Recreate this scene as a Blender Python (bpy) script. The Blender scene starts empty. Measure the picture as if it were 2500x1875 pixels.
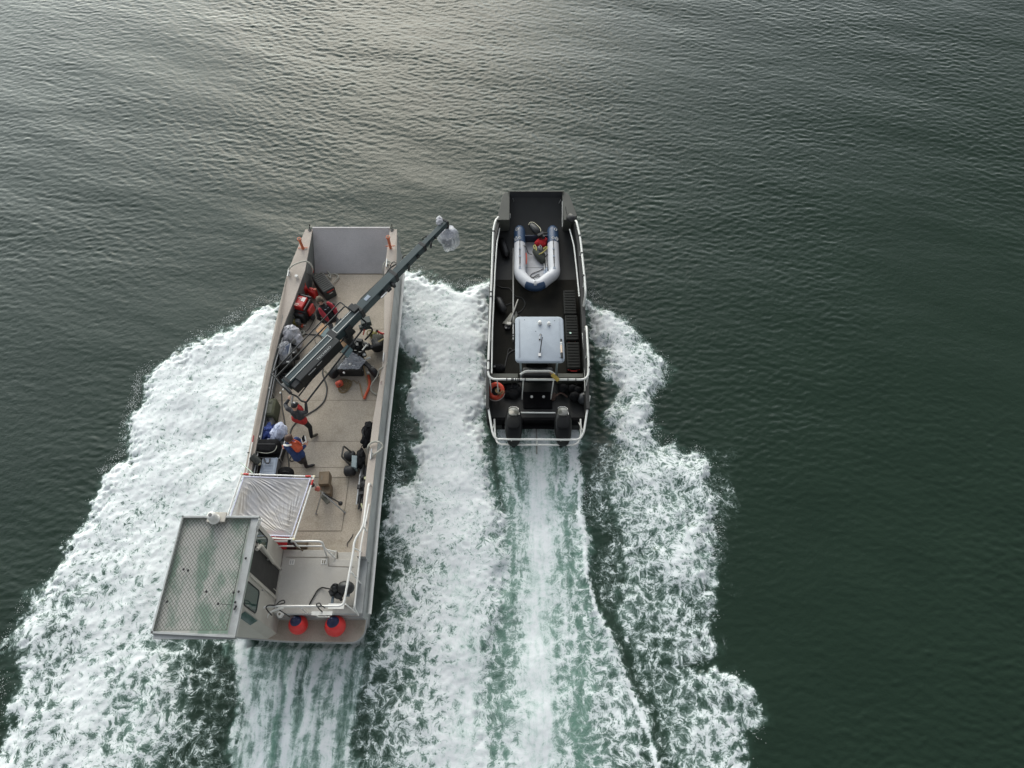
import bpy, bmesh, math, random
import numpy as np
from mathutils import Vector, Matrix
from math import radians as R, pi, sin, cos, tan
random.seed(7)
C = bpy.context.scene.collection
S = bpy.context.scene

# ------------------------------------------------------------ camera, sky, sun, exposure
CAM_H = 22.0; FPX = 1800.0; TILT = R(60)
cam = bpy.data.cameras.new('camera'); cam.lens = 36.0*FPX/2500.0; cam.sensor_width = 36.0
cam.clip_end = 9000.0; cam.clip_start = 0.5
camo = bpy.data.objects.new('camera', cam); C.objects.link(camo)
camo.location = (0, 0, CAM_H); camo.rotation_euler = (R(30), 0, 0)
S.camera = camo
SUN_EL = R(34); SUN_AZ = R(-10)          # low sun veiled by cloud, ahead and a little to the left
w = bpy.data.worlds.new('World'); S.world = w; w.use_nodes = True
nt = w.node_tree; nt.nodes.clear()
sky = nt.nodes.new('ShaderNodeTexSky'); sky.sky_type = 'NISHITA'; sky.sun_disc = False
sky.sun_elevation = SUN_EL; sky.sun_rotation = SUN_AZ
sky.air_density = 1.3; sky.dust_density = 0.5; sky.ozone_density = 1.5
hs = nt.nodes.new('ShaderNodeHueSaturation'); hs.inputs['Saturation'].default_value = 0.30
bg = nt.nodes.new('ShaderNodeBackground'); bg.inputs['Strength'].default_value = 0.11
wo = nt.nodes.new('ShaderNodeOutputWorld')
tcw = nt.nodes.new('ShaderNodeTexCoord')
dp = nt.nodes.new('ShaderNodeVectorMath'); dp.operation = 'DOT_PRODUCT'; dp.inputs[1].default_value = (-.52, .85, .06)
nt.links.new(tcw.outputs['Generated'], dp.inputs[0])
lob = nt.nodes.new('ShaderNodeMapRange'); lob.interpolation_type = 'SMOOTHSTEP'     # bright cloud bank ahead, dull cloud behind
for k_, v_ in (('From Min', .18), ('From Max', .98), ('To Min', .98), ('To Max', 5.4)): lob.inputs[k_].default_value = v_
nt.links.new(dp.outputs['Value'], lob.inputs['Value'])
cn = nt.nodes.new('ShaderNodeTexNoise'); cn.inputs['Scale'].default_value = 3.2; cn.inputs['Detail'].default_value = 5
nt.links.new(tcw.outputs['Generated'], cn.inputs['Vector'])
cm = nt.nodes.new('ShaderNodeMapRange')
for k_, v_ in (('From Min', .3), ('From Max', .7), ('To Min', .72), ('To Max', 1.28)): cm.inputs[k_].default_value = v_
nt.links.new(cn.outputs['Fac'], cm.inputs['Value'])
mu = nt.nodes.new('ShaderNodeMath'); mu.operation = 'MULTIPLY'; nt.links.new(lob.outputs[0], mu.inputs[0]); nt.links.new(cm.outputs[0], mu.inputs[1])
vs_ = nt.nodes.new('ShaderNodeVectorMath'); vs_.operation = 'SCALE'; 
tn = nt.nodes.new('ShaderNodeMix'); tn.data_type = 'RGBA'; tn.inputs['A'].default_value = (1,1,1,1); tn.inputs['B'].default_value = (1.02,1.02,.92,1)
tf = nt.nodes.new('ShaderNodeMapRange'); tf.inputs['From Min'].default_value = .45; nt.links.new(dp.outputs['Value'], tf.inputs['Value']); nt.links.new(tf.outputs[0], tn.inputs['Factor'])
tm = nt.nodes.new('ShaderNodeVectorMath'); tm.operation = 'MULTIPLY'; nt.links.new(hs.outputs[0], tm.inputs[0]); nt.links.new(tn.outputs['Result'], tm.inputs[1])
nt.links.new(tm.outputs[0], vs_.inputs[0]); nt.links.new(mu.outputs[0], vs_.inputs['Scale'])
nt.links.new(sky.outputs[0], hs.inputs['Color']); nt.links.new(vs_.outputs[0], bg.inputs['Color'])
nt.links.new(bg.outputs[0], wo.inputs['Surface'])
sl = bpy.data.lights.new('sun', 'SUN'); sl.energy = 0.40; sl.angle = R(22); sl.color = (1.0, 0.84, 0.62)
so = bpy.data.objects.new('sun', sl); C.objects.link(so)
so.rotation_euler = Vector((-sin(SUN_AZ+pi)*0 + sin(-SUN_AZ)*cos(SUN_EL), -cos(SUN_AZ)*cos(SUN_EL), -sin(SUN_EL))).to_track_quat('-Z', 'Y').to_euler()
so.location = (-10, 60, 40)
S.view_settings.view_transform = 'Standard'; S.view_settings.look = 'None'
S.view_settings.gamma = 1.0; S.view_settings.use_curve_mapping = False
S.view_settings.exposure = 0.12

# ------------------------------------------------------------ measuring: picture point + height -> place
def at(px, py, z=0.0):
    a = (px-1250.0)/FPX; b = (py-937.5)/FPX
    dx = a; dy = cos(TILT)-b*sin(TILT); dz = -sin(TILT)-b*cos(TILT)
    t = (CAM_H-z)/-dz
    return Vector((dx*t, dy*t, z))
def on_x(px, py, X):                      # the same, on the upright plane x = X
    a = (px-1250.0)/FPX; b = (py-937.5)/FPX
    t = X/a
    return Vector((X, (cos(TILT)-b*sin(TILT))*t, CAM_H+(-sin(TILT)-b*cos(TILT))*t))
ZR = {'1': (640,520,.22604), '2': (600,850,.22604), '3': (500,1130,.22604), '4': (360,1230,.27125),
      'r1': (1150,450,.15823), 'r2': (1150,680,.15823), 'r3': (1150,880,.15823), 'a': (660,650,.13562),
      'b': (780,780,.12055), 'c': (660,780,.12055), 'd': (600,980,.12055), 'e': (800,1000,.09644)}
def Q(k, x, y):
    o = ZR[k]; return (o[0]+x*o[2], o[1]+y*o[2])
def P(k, x, y, z): return at(*Q(k, x, y), z)

# ------------------------------------------------------------ materials
def nodes_of(name):
    m = bpy.data.materials.new(name); m.use_nodes = True
    t = m.node_tree; b = t.nodes['Principled BSDF']
    return m, t, b
MATS = {}
def mat(name, col, rough=0.5, metal=0.0, var=0.12, scale=6.0, bump=0.0, bscale=60.0, spec=0.5, fine=0.0, dirt=0.0, dcol=(0.05,0.045,0.04), trans=0.0, coat=0.0):
    if name in MATS: return MATS[name]
    m, t, b = nodes_of(name); N = t.nodes; L = t.links
    tc = N.new('ShaderNodeTexCoord'); src = tc.outputs['Object']
    n1 = N.new('ShaderNodeTexNoise'); n1.inputs['Scale'].default_value = scale; n1.inputs['Detail'].default_value = 6
    L.new(src, n1.inputs['Vector'])
    r = N.new('ShaderNodeMapRange'); r.inputs['From Min'].default_value = .3; r.inputs['From Max'].default_value = .7
    r.inputs['To Min'].default_value = 1-var; r.inputs['To Max'].default_value = 1+var
    L.new(n1.outputs['Fac'], r.inputs['Value'])
    mx = N.new('ShaderNodeMix'); mx.data_type = 'RGBA'; mx.blend_type = 'MULTIPLY'; mx.inputs['Factor'].default_value = 1
    mx.inputs['A'].default_value = (*col, 1); L.new(r.outputs[0], mx.inputs['B']); cur = mx.outputs['Result']
    if fine > 0:
        n2 = N.new('ShaderNodeTexNoise'); n2.inputs['Scale'].default_value = 55; n2.inputs['Detail'].default_value = 3
        L.new(src, n2.inputs['Vector'])
        r2 = N.new('ShaderNodeMapRange'); r2.inputs['From Min'].default_value = .3; r2.inputs['From Max'].default_value = .7
        r2.inputs['To Min'].default_value = 1-fine; r2.inputs['To Max'].default_value = 1+fine
        L.new(n2.outputs['Fac'], r2.inputs['Value'])
        m2 = N.new('ShaderNodeMix'); m2.data_type = 'RGBA'; m2.blend_type = 'MULTIPLY'; m2.inputs['Factor'].default_value = 1
        L.new(cur, m2.inputs['A']); L.new(r2.outputs[0], m2.inputs['B']); cur = m2.outputs['Result']
    if dirt > 0:
        n3 = N.new('ShaderNodeTexNoise'); n3.inputs['Scale'].default_value = 1.7; n3.inputs['Detail'].default_value = 9
        n3.inputs['Roughness'].default_value = .72
        L.new(src, n3.inputs['Vector'])
        r3 = N.new('ShaderNodeMapRange'); r3.inputs['From Min'].default_value = .52; r3.inputs['From Max'].default_value = .72
        r3.inputs['To Min'].default_value = 0; r3.inputs['To Max'].default_value = dirt
        L.new(n3.outputs['Fac'], r3.inputs['Value'])
        m3 = N.new('ShaderNodeMix'); m3.data_type = 'RGBA'; L.new(r3.outputs[0], m3.inputs['Factor'])
        L.new(cur, m3.inputs['A']); m3.inputs['B'].default_value = (*dcol, 1); cur = m3.outputs['Result']
    L.new(cur, b.inputs['Base Color'])
    b.inputs['Roughness'].default_value = rough; b.inputs['Metallic'].default_value = metal
    b.inputs['Specular IOR Level'].default_value = spec
    if coat: b.inputs['Coat Weight'].default_value = coat; b.inputs['Coat Roughness'].default_value = .1
    if trans: b.inputs['Transmission Weight'].default_value = trans
    if bump > 0:
        n4 = N.new('ShaderNodeTexNoise'); n4.inputs['Scale'].default_value = bscale; n4.inputs['Detail'].default_value = 3
        L.new(src, n4.inputs['Vector'])
        bp = N.new('ShaderNodeBump'); bp.inputs['Strength'].default_value = bump; bp.inputs['Distance'].default_value = .02
        L.new(n4.outputs['Fac'], bp.inputs['Height']); L.new(bp.outputs[0], b.inputs['Normal'])
    MATS[name] = m
    return m

# ------------------------------------------------------------ WATER
def smooth(a, b, x):
    t = np.clip((x-a)/(b-a), 0, 1); return t*t*(3-2*t)
rng = np.random.default_rng(11)
ST = 0.05
cx = np.arange(-27, 27+1e-6, ST); cy = np.arange(-3, 40+1e-6, ST)
def extend(c):
    g = []; d = ST; x = 0
    for i in range(60):
        d *= 1.22; x += d; g.append(x)
        if x > 4500: break
    g = np.array(g)
    return np.concatenate([c[0]-g[::-1], c, c[-1]+g]), len(g)
gx, ex = extend(cx); gy, ey = extend(cy)
NF = 1024
def spectral(flt, seed):
    r = np.random.default_rng(seed)
    f = np.fft.fft2(r.standard_normal((NF, NF)))
    k1 = np.fft.fftfreq(NF, ST)*2*pi
    KX, KY = np.meshgrid(k1, k1)
    a = flt(KX, KY); a[0, 0] = 0
    h = np.fft.ifft2(f*a).real
    return h/h.std()
def band(lmin, lmax, beta, sx=1.0, sy=1.0):
    def f(KX, KY):
        k = np.sqrt((KX*sx)**2+(KY*sy)**2)+1e-9
        return k**(-beta)*np.exp(-(2*pi/lmax/k)**2)*np.exp(-(k*lmin/2/pi)**2)
    return f
def wind(lp, deg, spread, beta):
    d = R(deg)
    def f(KX, KY):
        k = np.sqrt(KX**2+KY**2)+1e-9
        c = np.abs(KX*cos(d)+KY*sin(d))/k
        return k**(-beta)*np.exp(-(2*pi/lp/k)**2)*np.exp(-(k*.10/2/pi)**2)*(c**spread+.06)
    return f
def tile(a):
    iy = (np.arange(len(cy))) % NF; ix = (np.arange(len(cx))) % NF
    return a[np.ix_(iy, ix)]
X, Y = np.meshgrid(cx, cy)
X = X.astype(np.float32); Y = Y.astype(np.float32)
wv1 = tile(spectral(wind(.40, 64, 3, 2.2), 1)); wv2 = tile(spectral(wind(.29, 97, 4, 2.2), 2))
swell = tile(spectral(wind(6.0, 72, 8, 2.6), 3))
gust = tile(spectral(band(4.0, 20.0, 2.0), 4))          # patches of stronger and weaker ripple
churn = tile(spectral(band(.14, 1.3, 1.75), 5)); churn2 = tile(spectral(band(.10, .45, 1.2), 6))
wpx = tile(spectral(band(.3, 3.0, 2.0), 8)); wpy = tile(spectral(band(.3, 3.0, 2.0), 9))
wfx = tile(spectral(band(.1, .5, 1.4), 10)); wfy = tile(spectral(band(.1, .5, 1.4), 12))
mid = tile(spectral(band(.5, 4.0, 2.0), 13))
streak = tile(spectral(band(.10, 1.2, 1.2, 1.0, 7.0), 14))
def W(x, y): v = at(x*1.13020, y*1.13020, 0.0); return (v.x, v.y)     # photograph point (2212 wide) on the water
def sdist(poly, X, Y):                                   # signed distance, positive inside
    d2 = np.full(X.shape, 1e9, np.float32); ins = np.zeros(X.shape, bool)
    n = len(poly)
    for i in range(n):
        (ax, ay), (bx, by) = poly[i], poly[(i+1) % n]
        ex_, ey_ = bx-ax, by-ay; wx, wy = X-ax, Y-ay
        t = np.clip((wx*ex_+wy*ey_)/(ex_*ex_+ey_*ey_+1e-12), 0, 1)
        d2 = np.minimum(d2, (wx-ex_*t)**2+(wy-ey_*t)**2)
        c = ((ay <= Y) & (by > Y)) | ((by <= Y) & (ay > Y))
        xi = ax+(Y-ay)/(by-ay+1e-12)*ex_
        ins ^= c & (X < xi)
    d = np.sqrt(d2); return np.where(ins, d, -d)
def ldist(line, X, Y):                                   # distance to a polyline, with how far along (0..1) and side
    best = np.full(X.shape, 1e9, np.float32); al = np.zeros(X.shape, np.float32); sd = np.zeros(X.shape, np.float32)
    n = len(line)-1
    for i in range(n):
        (ax, ay), (bx, by) = line[i], line[i+1]
        ex_, ey_ = bx-ax, by-ay; wx, wy = X-ax, Y-ay
        t = np.clip((wx*ex_+wy*ey_)/(ex_*ex_+ey_*ey_+1e-12), 0, 1)
        d = np.sqrt((wx-ex_*t)**2+(wy-ey_*t)**2); k = d < best
        best = np.where(k, d, best); al = np.where(k, (i+t)/n, al)
        sd = np.where(k, np.sign(ex_*wy-ey_*wx), sd)
    return best, al, sd
PORT = [(612,650),(580,660),(540,672),(505,700),(455,728),(420,742),(385,785),(345,800),(312,812),(306,850),(298,885),(280,915),(283,950),(275,985),(250,1010),(226,1030),
        (215,1065),(197,1090),(190,1120),(152,1165),(140,1195),(118,1222),(108,1250),(62,1292),(50,1320),(28,1360),(20,1400),(16,1445),(22,1480),(8,1520),(24,1550),(-10,1610),(-40,1800),
        (330,1800),(350,1700),(370,1620),(420,1560),(400,1490),(420,1430),(455,1390),(560,1380),(620,1300),(640,1000)]
MIDW = [(850,588),(885,583),(915,588),(940,608),(985,618),(1030,612),(1062,612),(1070,700),(1062,800),(1050,860),(1046,920),(1052,960),(1062,1000),(1075,1060),(1092,1110),(1100,1200),(1105,1300),
        (1075,1400),(1062,1500),(1060,1659),(1065,1800),(740,1800),(760,1700),(770,1640),(800,1560),(780,1470),(815,1380),(822,1300),(840,1220),(820,1150),(835,1080),(880,1040),(890,985),(862,955),(905,925),(880,890),(868,850),(880,800),(858,740),(850,650)]
STBD = [(1250,622),(1285,640),(1312,672),(1345,690),(1372,718),(1388,745),(1410,752),(1442,775),(1445,800),(1440,832),(1412,862),(1405,900),(1420,935),(1430,958),(1455,950),(1475,985),(1505,965),(1530,985),
        (1550,1000),(1548,1040),(1560,1075),(1540,1110),(1556,1160),(1548,1200),(1545,1235),(1520,1262),(1548,1290),(1552,1330),(1530,1350),(1548,1400),(1500,1430),(1480,1450),(1520,1440),(1535,1432),(1550,1455),(1590,1450),(1612,1475),(1632,1530),(1645,1575),
        (1620,1590),(1625,1620),(1600,1640),(1640,1670),(1660,1800),(1480,1800),(1450,1700),(1420,1620),(1395,1540),(1370,1450),(1345,1390),(1335,1330),(1345,1260),(1325,1180),(1335,1100),(1310,1030),(1330,980),(1318,930),(1310,880),(1318,840),(1300,780),(1284,730),(1270,700),(1262,660)]
PROP = [(1075,866),(1258,866),(1252,958),(1252,1050),(1262,1150),(1275,1250),(1320,1350),(1360,1450),(1400,1550),(1425,1659),(1440,1800),(1010,1800),(1010,1659),(1025,1500),(1045,1380),(1070,1250),(1075,1130),(1072,1050),(1070,958)]
STERN = [(505,1378),(765,1378),(800,1330),(806,1420),(790,1500),(775,1600),(770,1700),(768,1800),(505,1800),(505,1659),(512,1550),(508,1450)]
CPTS = [ # x, y, foam density, air bubbles under the surface
 (600,680,.98,.6),(520,760,.95,.4),(430,800,.9,.3),(560,900,1,.6),(400,900,.95,.4),(480,1000,.95,.5),(340,960,.88,.3),(330,1080,.88,.3),(430,1120,.95,.5),(250,1140,.8,.2),(300,1230,.85,.3),(370,1300,.9,.4),
 (160,1260,.74,.2),(100,1370,.62,.1),(230,1370,.84,.4),(320,1450,.7,.3),(200,1490,.86,.4),(90,1480,.76,.2),(300,1560,.55,.5),(120,1600,.76,.2),(230,1640,.84,.3),(390,1430,.4,.1),(440,1400,.22,.1),(350,1600,.5,.3),(60,1700,.8,.2),(240,1750,.8,.2),
 (480,1430,.12,.0),(450,1530,.16,.0),(420,1620,.22,.0),(540,1150,.95,.5),
 (900,620,.98,.6),(1000,660,1,.7),(950,760,.98,.7),(1010,800,.98,.6),(930,880,.96,.6),(1000,940,.96,.7),(960,1040,.95,.7),(1020,1120,.94,.7),(920,1150,.84,.6),(1010,1250,.95,.8),(900,1280,.74,.4),(980,1380,.92,.7),(880,1400,.6,.3),(850,1330,.55,.3),
 (1010,1480,.95,.8),(930,1520,.72,.4),(870,1580,.5,.2),(1000,1600,.95,.9),(920,1650,.8,.6),(830,1500,.35,.1),(810,1600,.28,.1),(840,1230,.3,.1),(1080,1150,.7,.6),(1085,1350,.6,.6),(1075,1460,.5,.6),(1072,1560,.6,.7),(1000,1750,.95,.9),(850,1750,.6,.3),
 (1300,680,.95,.5),(1370,770,.9,.4),(1330,800,.95,.4),(1410,800,.84,.3),(1380,880,.86,.4),(1350,950,.72,.4),(1400,1000,.72,.3),(1440,1050,.78,.3),(1380,1080,.66,.3),(1500,1040,.68,.2),(1520,1130,.66,.2),(1450,1160,.85,.4),(1380,1180,.58,.2),(1490,1230,.8,.4),(1400,1260,.55,.2),(1520,1330,.6,.1),(1440,1320,.6,.2),(1470,1400,.58,.1),(1400,1390,.42,.1),
 (1420,1480,.36,.1),(1560,1490,.74,.2),(1480,1520,.55,.2),(1590,1560,.76,.2),(1520,1600,.78,.3),(1460,1580,.5,.2),(1560,1650,.8,.3),(1540,1750,.8,.3),
 (1165,1000,.74,.8),(1165,1080,.93,1),(1165,1180,.95,1),(1160,1300,.93,1),(1170,1420,.9,1),(1150,1550,.92,1),(1170,1650,.93,1),(1110,1000,.45,.9),(1112,1080,.4,1),(1115,1180,.45,.9),(1225,1000,.4,.9),(1222,1080,.45,1),(1228,1180,.5,1),(1245,1280,.6,.8),(1120,1300,.6,.9),(1115,1420,.62,.8),(1105,1550,.7,.9),
 (1240,1380,.5,1),(1280,1400,.64,.7),(1250,1480,.42,1),(1310,1500,.62,.4),(1250,1580,.38,1),(1330,1580,.56,.3),(1270,1650,.45,.8),(1360,1640,.55,.2),(1120,1650,.8,.9),(1170,1750,.9,1),(1300,1750,.5,.5),
 (540,1420,.75,.5),(600,1450,.72,.7),(700,1440,.7,.7),(550,1600,.85,.6),(640,1600,.78,.9),(720,1600,.78,.7),(620,1750,.8,.8)]
cpx = np.array([W(a, b) for a, b, _, _ in CPTS], np.float32); cpd = np.array([c for _, _, c, _ in CPTS]); cpa = np.array([c for *_, c in CPTS])
num = np.zeros(X.shape, np.float32); numa = np.zeros(X.shape, np.float32); den = np.full(X.shape, 1e-6, np.float32)
for (qx, qy), dd, aa in zip(cpx, cpd, cpa):
    wgt = 1.0/((X-qx)**2+(Y-qy)**2+.08)**2
    num += wgt*dd; numa += wgt*aa; den += wgt
dens0 = num/den; aer0 = numa/den
XW = X+wpx*.13+wfx*.05; YW = Y+wpy*.13+wfy*.05
milk = np.zeros(X.shape, np.float32); foam = np.zeros(X.shape, np.float32); aer = np.zeros(X.shape, np.float32); edge = np.zeros(X.shape, np.float32)
polys = {}
for nm, poly, s in (('port', PORT, .28), ('mid', MIDW, .22), ('stbd', STBD, .22), ('prop', PROP, .20), ('stern', STERN, .14)):
    pw = [W(*p) for p in poly]
    sd = sdist(pw, XW, YW); polys[nm] = (pw, sd)
    m = smooth(-.03, s, sd)
    foam = np.maximum(foam, m*dens0); aer = np.maximum(aer, smooth(-.25, .35, sd)*aer0)
    edge = np.maximum(edge, np.exp(-((sd-.12)/.14)**2)*(nm in ('port', 'stbd', 'mid')))
# loose lacing outside the thick foam: the dark lanes beside the hulls and between the wakes
for poly, a in (([(430,1390),(505,1390),(505,1800),(330,1800),(360,1600)], .17), ([(770,1330),(830,1300),(850,1400),(800,1600),(770,1800),(740,1800)], .17),
                ([(1255,960),(1330,960),(1345,1250),(1400,1500),(1450,1659),(1440,1800),(1400,1600),(1280,1250)], .24),
                ([(845,860),(890,860),(895,1000),(850,1200),(820,1200)], .10), ([(1045,880),(1075,900),(1085,1200),(1060,1100)], .14),
                ([(1480,960),(1590,960),(1600,1300),(1560,1420),(1500,1300)], .07)):
    sd = sdist([W(*p) for p in poly], XW, YW)
    foam = np.maximum(foam, smooth(-.2, .4, sd)*a*(1+.5*mid))
def jet(line, wd, amp, grow=0.0, a=0.0, mk=0.0):
    global foam, aer, milk
    d, al, sd = ldist([W(*p) for p in line], X+wpx*.03+wfx*.02, Y)
    prof = np.exp(-(d/(wd*(1+grow*al)))**2)
    foam = np.maximum(foam, prof*(amp+.09*streak)); aer = np.maximum(aer, prof*a); milk = np.maximum(milk, prof*mk)
    return d, al, sd
def lane(line, wd, amt, a=None):                         # a lane of smooth water through the foam
    global foam, aer
    d, al, sd = ldist([W(*p) for p in line], X+wpx*.04+wfx*.02, Y)
    k = np.exp(-(d/wd)**2)
    foam = foam*(1-amt*k)
    if a is not None: aer = aer*(1-k)+a*k
sb = polys['stern'][1]; pb = polys['prop'][1]
ins_ = smooth(-.05, .25, sb)
foam = np.where(sb > -.05, foam*.70+.15*streak*ins_, foam); aer = np.maximum(aer, ins_*(.55+.25*streak)); milk = np.maximum(milk, ins_*.75)
jet([(520,1380),(530,1480),(555,1600),(562,1700),(565,1800)], .17, 1.0, .9, .4, .25)
jet([(556,1380),(560,1500),(572,1659),(575,1800)], .10, .72, .6, .4, .7); jet([(578,1380),(590,1500),(600,1659)], .09, .66, .6, .5, .7)
jet([(648,1380),(630,1480),(615,1600),(605,1800)], .11, 1.0, .8, .7, .3); jet([(700,1380),(675,1480),(655,1600),(640,1800)], .11, .98, .8, .6, .3)
jet([(770,1360),(735,1460),(705,1600),(695,1800)], .16, 1.0, .6, .4, .25); jet([(738,1380),(705,1480),(690,1560)], .07, .66, .5, .5, .7)
lane([(612,1385),(610,1500),(590,1640)], .08, .70, 1.0); lane([(672,1385),(650,1480),(640,1560)], .06, .65, .45); lane([(722,1385),(700,1450)], .05, .6, .8)
lane([(590,1560),(585,1700)], .10, .55, 1.0); lane([(660,1600),(645,1750)], .12, .5, 1.0); lane([(755,1460),(738,1560),(730,1700)], .10, .65, .6)
inp = smooth(-.05, .4, pb); foam = np.where(pb > -.05, foam+.07*streak*inp, foam)
lane([(1100,960),(1108,1010),(1125,1060)], .06, .9, .25); lane([(1190,965),(1192,1005),(1205,1060)], .10, .9, .8); lane([(1226,965),(1222,1010)], .06, .9, .2)
lane([(1118,965),(1122,1010),(1140,1070)], .09, .8, .8)
lane([(1105,1060),(1108,1180),(1105,1300),(1100,1420)], .13, .38, .8); lane([(1225,1040),(1228,1150),(1240,1260),(1255,1400),(1262,1520),(1262,1659)], .17, .38, .85)
jet([(1166,868),(1165,960),(1165,1060),(1166,1200),(1160,1400),(1162,1659),(1165,1800)], .34, 1.0, 1.5, 1.0, .9)
d_, al_, sd_ = ldist([W(*q_) for q_ in [(1165,960),(1166,1200),(1160,1400),(1162,1800)]], X, Y); milk = np.maximum(milk, np.exp(-(d_/(.75+.9*al_))**2)*inp*(.85-.45*al_))
jet([(1245,868),(1238,960),(1232,1030),(1222,1080)], .15, .86, .2, .6, .5); jet([(1088,868),(1082,960),(1100,1040),(1130,1090)], .11, .8, .2, .6, .5); jet([(1208,965),(1205,1020),(1200,1080)], .06, .8, .2, .8, .5)
rd, ra, rs = jet([(1246,975),(1254,1100),(1264,1240),(1292,1330),(1335,1425),(1372,1520),(1405,1600),(1430,1700),(1450,1800)], .085, .78, .3, .3)
r2, rb, rt = jet([(1250,1120),(1268,1260),(1300,1350),(1340,1470),(1362,1560),(1385,1659),(1400,1800)], .08, .80, .4, .4)
lane([(1275,1250),(1312,1350),(1352,1465),(1382,1560),(1405,1659)], .075, .6, .1)
jet([(1440,1030),(1470,1100),(1490,1180),(1500,1235),(1540,1260)], .12, 1.0, .2, .4, .4); jet([(1012,1360),(1000,1420),(985,1480),(1010,1540)], .14, 1.0, .3, .8, .6)
jet([(1325,990),(1345,1120),(1352,1230)], .05, .5, .3, .1); jet([(100,1400),(60,1560),(20,1600)], .1, .95, .5, .2)
jet([(360,1180),(330,1240),(260,1290)], .14, 1.0, .2, .4, .4); jet([(300,1420),(250,1500),(200,1560)], .16, 1.0, .4, .5, .5); jet([(985,1250),(1010,1380),(1020,1520),(990,1659)], .42, 1.0, .3, .9, .7)
for nm in ('port', 'stbd'):
    sd = polys[nm][1]; foam = foam+.22*np.exp(-((sd-.10)/.07)**2)*smooth(12, 7, Y)*(.6+.5*mid)
foam = np.where(polys['stbd'][1] > -.1, foam*.77, foam)
lane([(1272,1000),(1288,1150),(1300,1280),(1335,1380),(1378,1470),(1414,1560),(1446,1650),(1480,1760)], .20, .5, .05)
lane([(1262,1240),(1290,1320),(1330,1410),(1366,1500),(1398,1600),(1425,1700)], .05, .35, .1)
jet([(1244,975),(1252,1100),(1262,1240),(1290,1328),(1333,1423),(1370,1518),(1403,1598),(1430,1700),(1450,1800)], .06, 1.1, .6, .3)
milk = np.maximum(milk, .22*smooth(.75, .98, foam))
lane([(1100,1290),(1085,1380),(1072,1450),(1078,1560),(1070,1659)], .17, .42); lane([(1062,880),(1070,1000),(1088,1100)], .12, .8, .1)
lane([(878,850),(868,930),(880,990)], .10, .85, .1); lane([(850,860),(846,960),(842,1080)], .10, .7, .1)
plume = tile(spectral(band(.25, 2.2, 1.9), 31))
foam = np.clip(foam+.085*plume*smooth(.25, .6, foam), 0, 1.0)
cover = smooth(.15, .7, foam)
# heights
calm = 1-.75*cover
h = (wv1*.0035+wv2*.0026)*(1+.38*gust)*calm + swell*.012*(1-.5*cover)
bow = np.zeros(X.shape, np.float32)
for nm in ('port', 'mid', 'stbd'):
    sd = polys[nm][1]; bow = np.maximum(bow, smooth(0, .55, sd)*(smooth(-2.0, 9.0, Y)*.17+.03))
h += bow*cover + ((np.abs(churn)-.7)*.008+churn2*.006)*cover*(1-.72*milk) + mid*.028*cover
h += np.exp(-(rd/.20)**2)*.16*smooth(.05, .3, ra) + np.exp(-(r2/.16)**2)*.10
h -= np.exp(-(((X-2.75)/.35)**2))*smooth(8, 12, Y)*(1-smooth(15, 17, Y))*.12
# hollow under the hulls so no wave comes through a deck
for x0, x1, y0, y1 in ((-7.6, -4.2, 4.0, 16.6), (-.75, 2.45, 11.15, 19.5)):
    ins = smooth(-.05, .2, np.minimum(np.minimum(X-x0, x1-X), np.minimum(Y-y0, y1-Y)))
    h = h*(1-ins)-.35*ins
NX, NY = len(gx), len(gy)
Hm = np.zeros((NY, NX), np.float32); Hm[ey:ey+len(cy), ex:ex+len(cx)] = h
win = np.minimum.outer(smooth(0, 40, np.minimum(np.arange(len(cy)), np.arange(len(cy))[::-1]).astype(float)), smooth(0, 40, np.minimum(np.arange(len(cx)), np.arange(len(cx))[::-1]).astype(float)))
Hm[ey:ey+len(cy), ex:ex+len(cx)] *= win
Fm = np.zeros((NY, NX), np.float32); Fm[ey:ey+len(cy), ex:ex+len(cx)] = foam*win
Am = np.zeros((NY, NX), np.float32); Am[ey:ey+len(cy), ex:ex+len(cx)] = aer*win
GX, GY = np.meshgrid(gx, gy)
co = np.stack([GX, GY, Hm], -1).astype(np.float32).reshape(-1)
me = bpy.data.meshes.new('water')
idx = np.arange(NX*NY).reshape(NY, NX)
q = np.stack([idx[:-1, :-1], idx[:-1, 1:], idx[1:, 1:], idx[1:, :-1]], -1).reshape(-1).astype(np.int32)
nq = len(q)//4
me.vertices.add(NX*NY); me.vertices.foreach_set('co', co)
me.loops.add(len(q)); me.loops.foreach_set('vertex_index', q)
me.polygons.add(nq); me.polygons.foreach_set('loop_start', np.arange(0, nq*4, 4, dtype=np.int32))
me.update(calc_edges=True)
me.polygons.foreach_set('use_smooth', np.ones(nq, bool))
Mm = np.zeros((NY, NX), np.float32); Mm[ey:ey+len(cy), ex:ex+len(cx)] = milk*win
for nm, arr in (('foam', Fm), ('air', Am), ('milk', Mm)):
    a = me.attributes.new(nm, 'FLOAT', 'POINT'); a.data.foreach_set('value', arr.reshape(-1))
water = bpy.data.objects.new('water', me); C.objects.link(water); water['kind'] = 'structure'
water['label'] = 'dark green rippled sea water streaked with white boat wakes'

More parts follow.
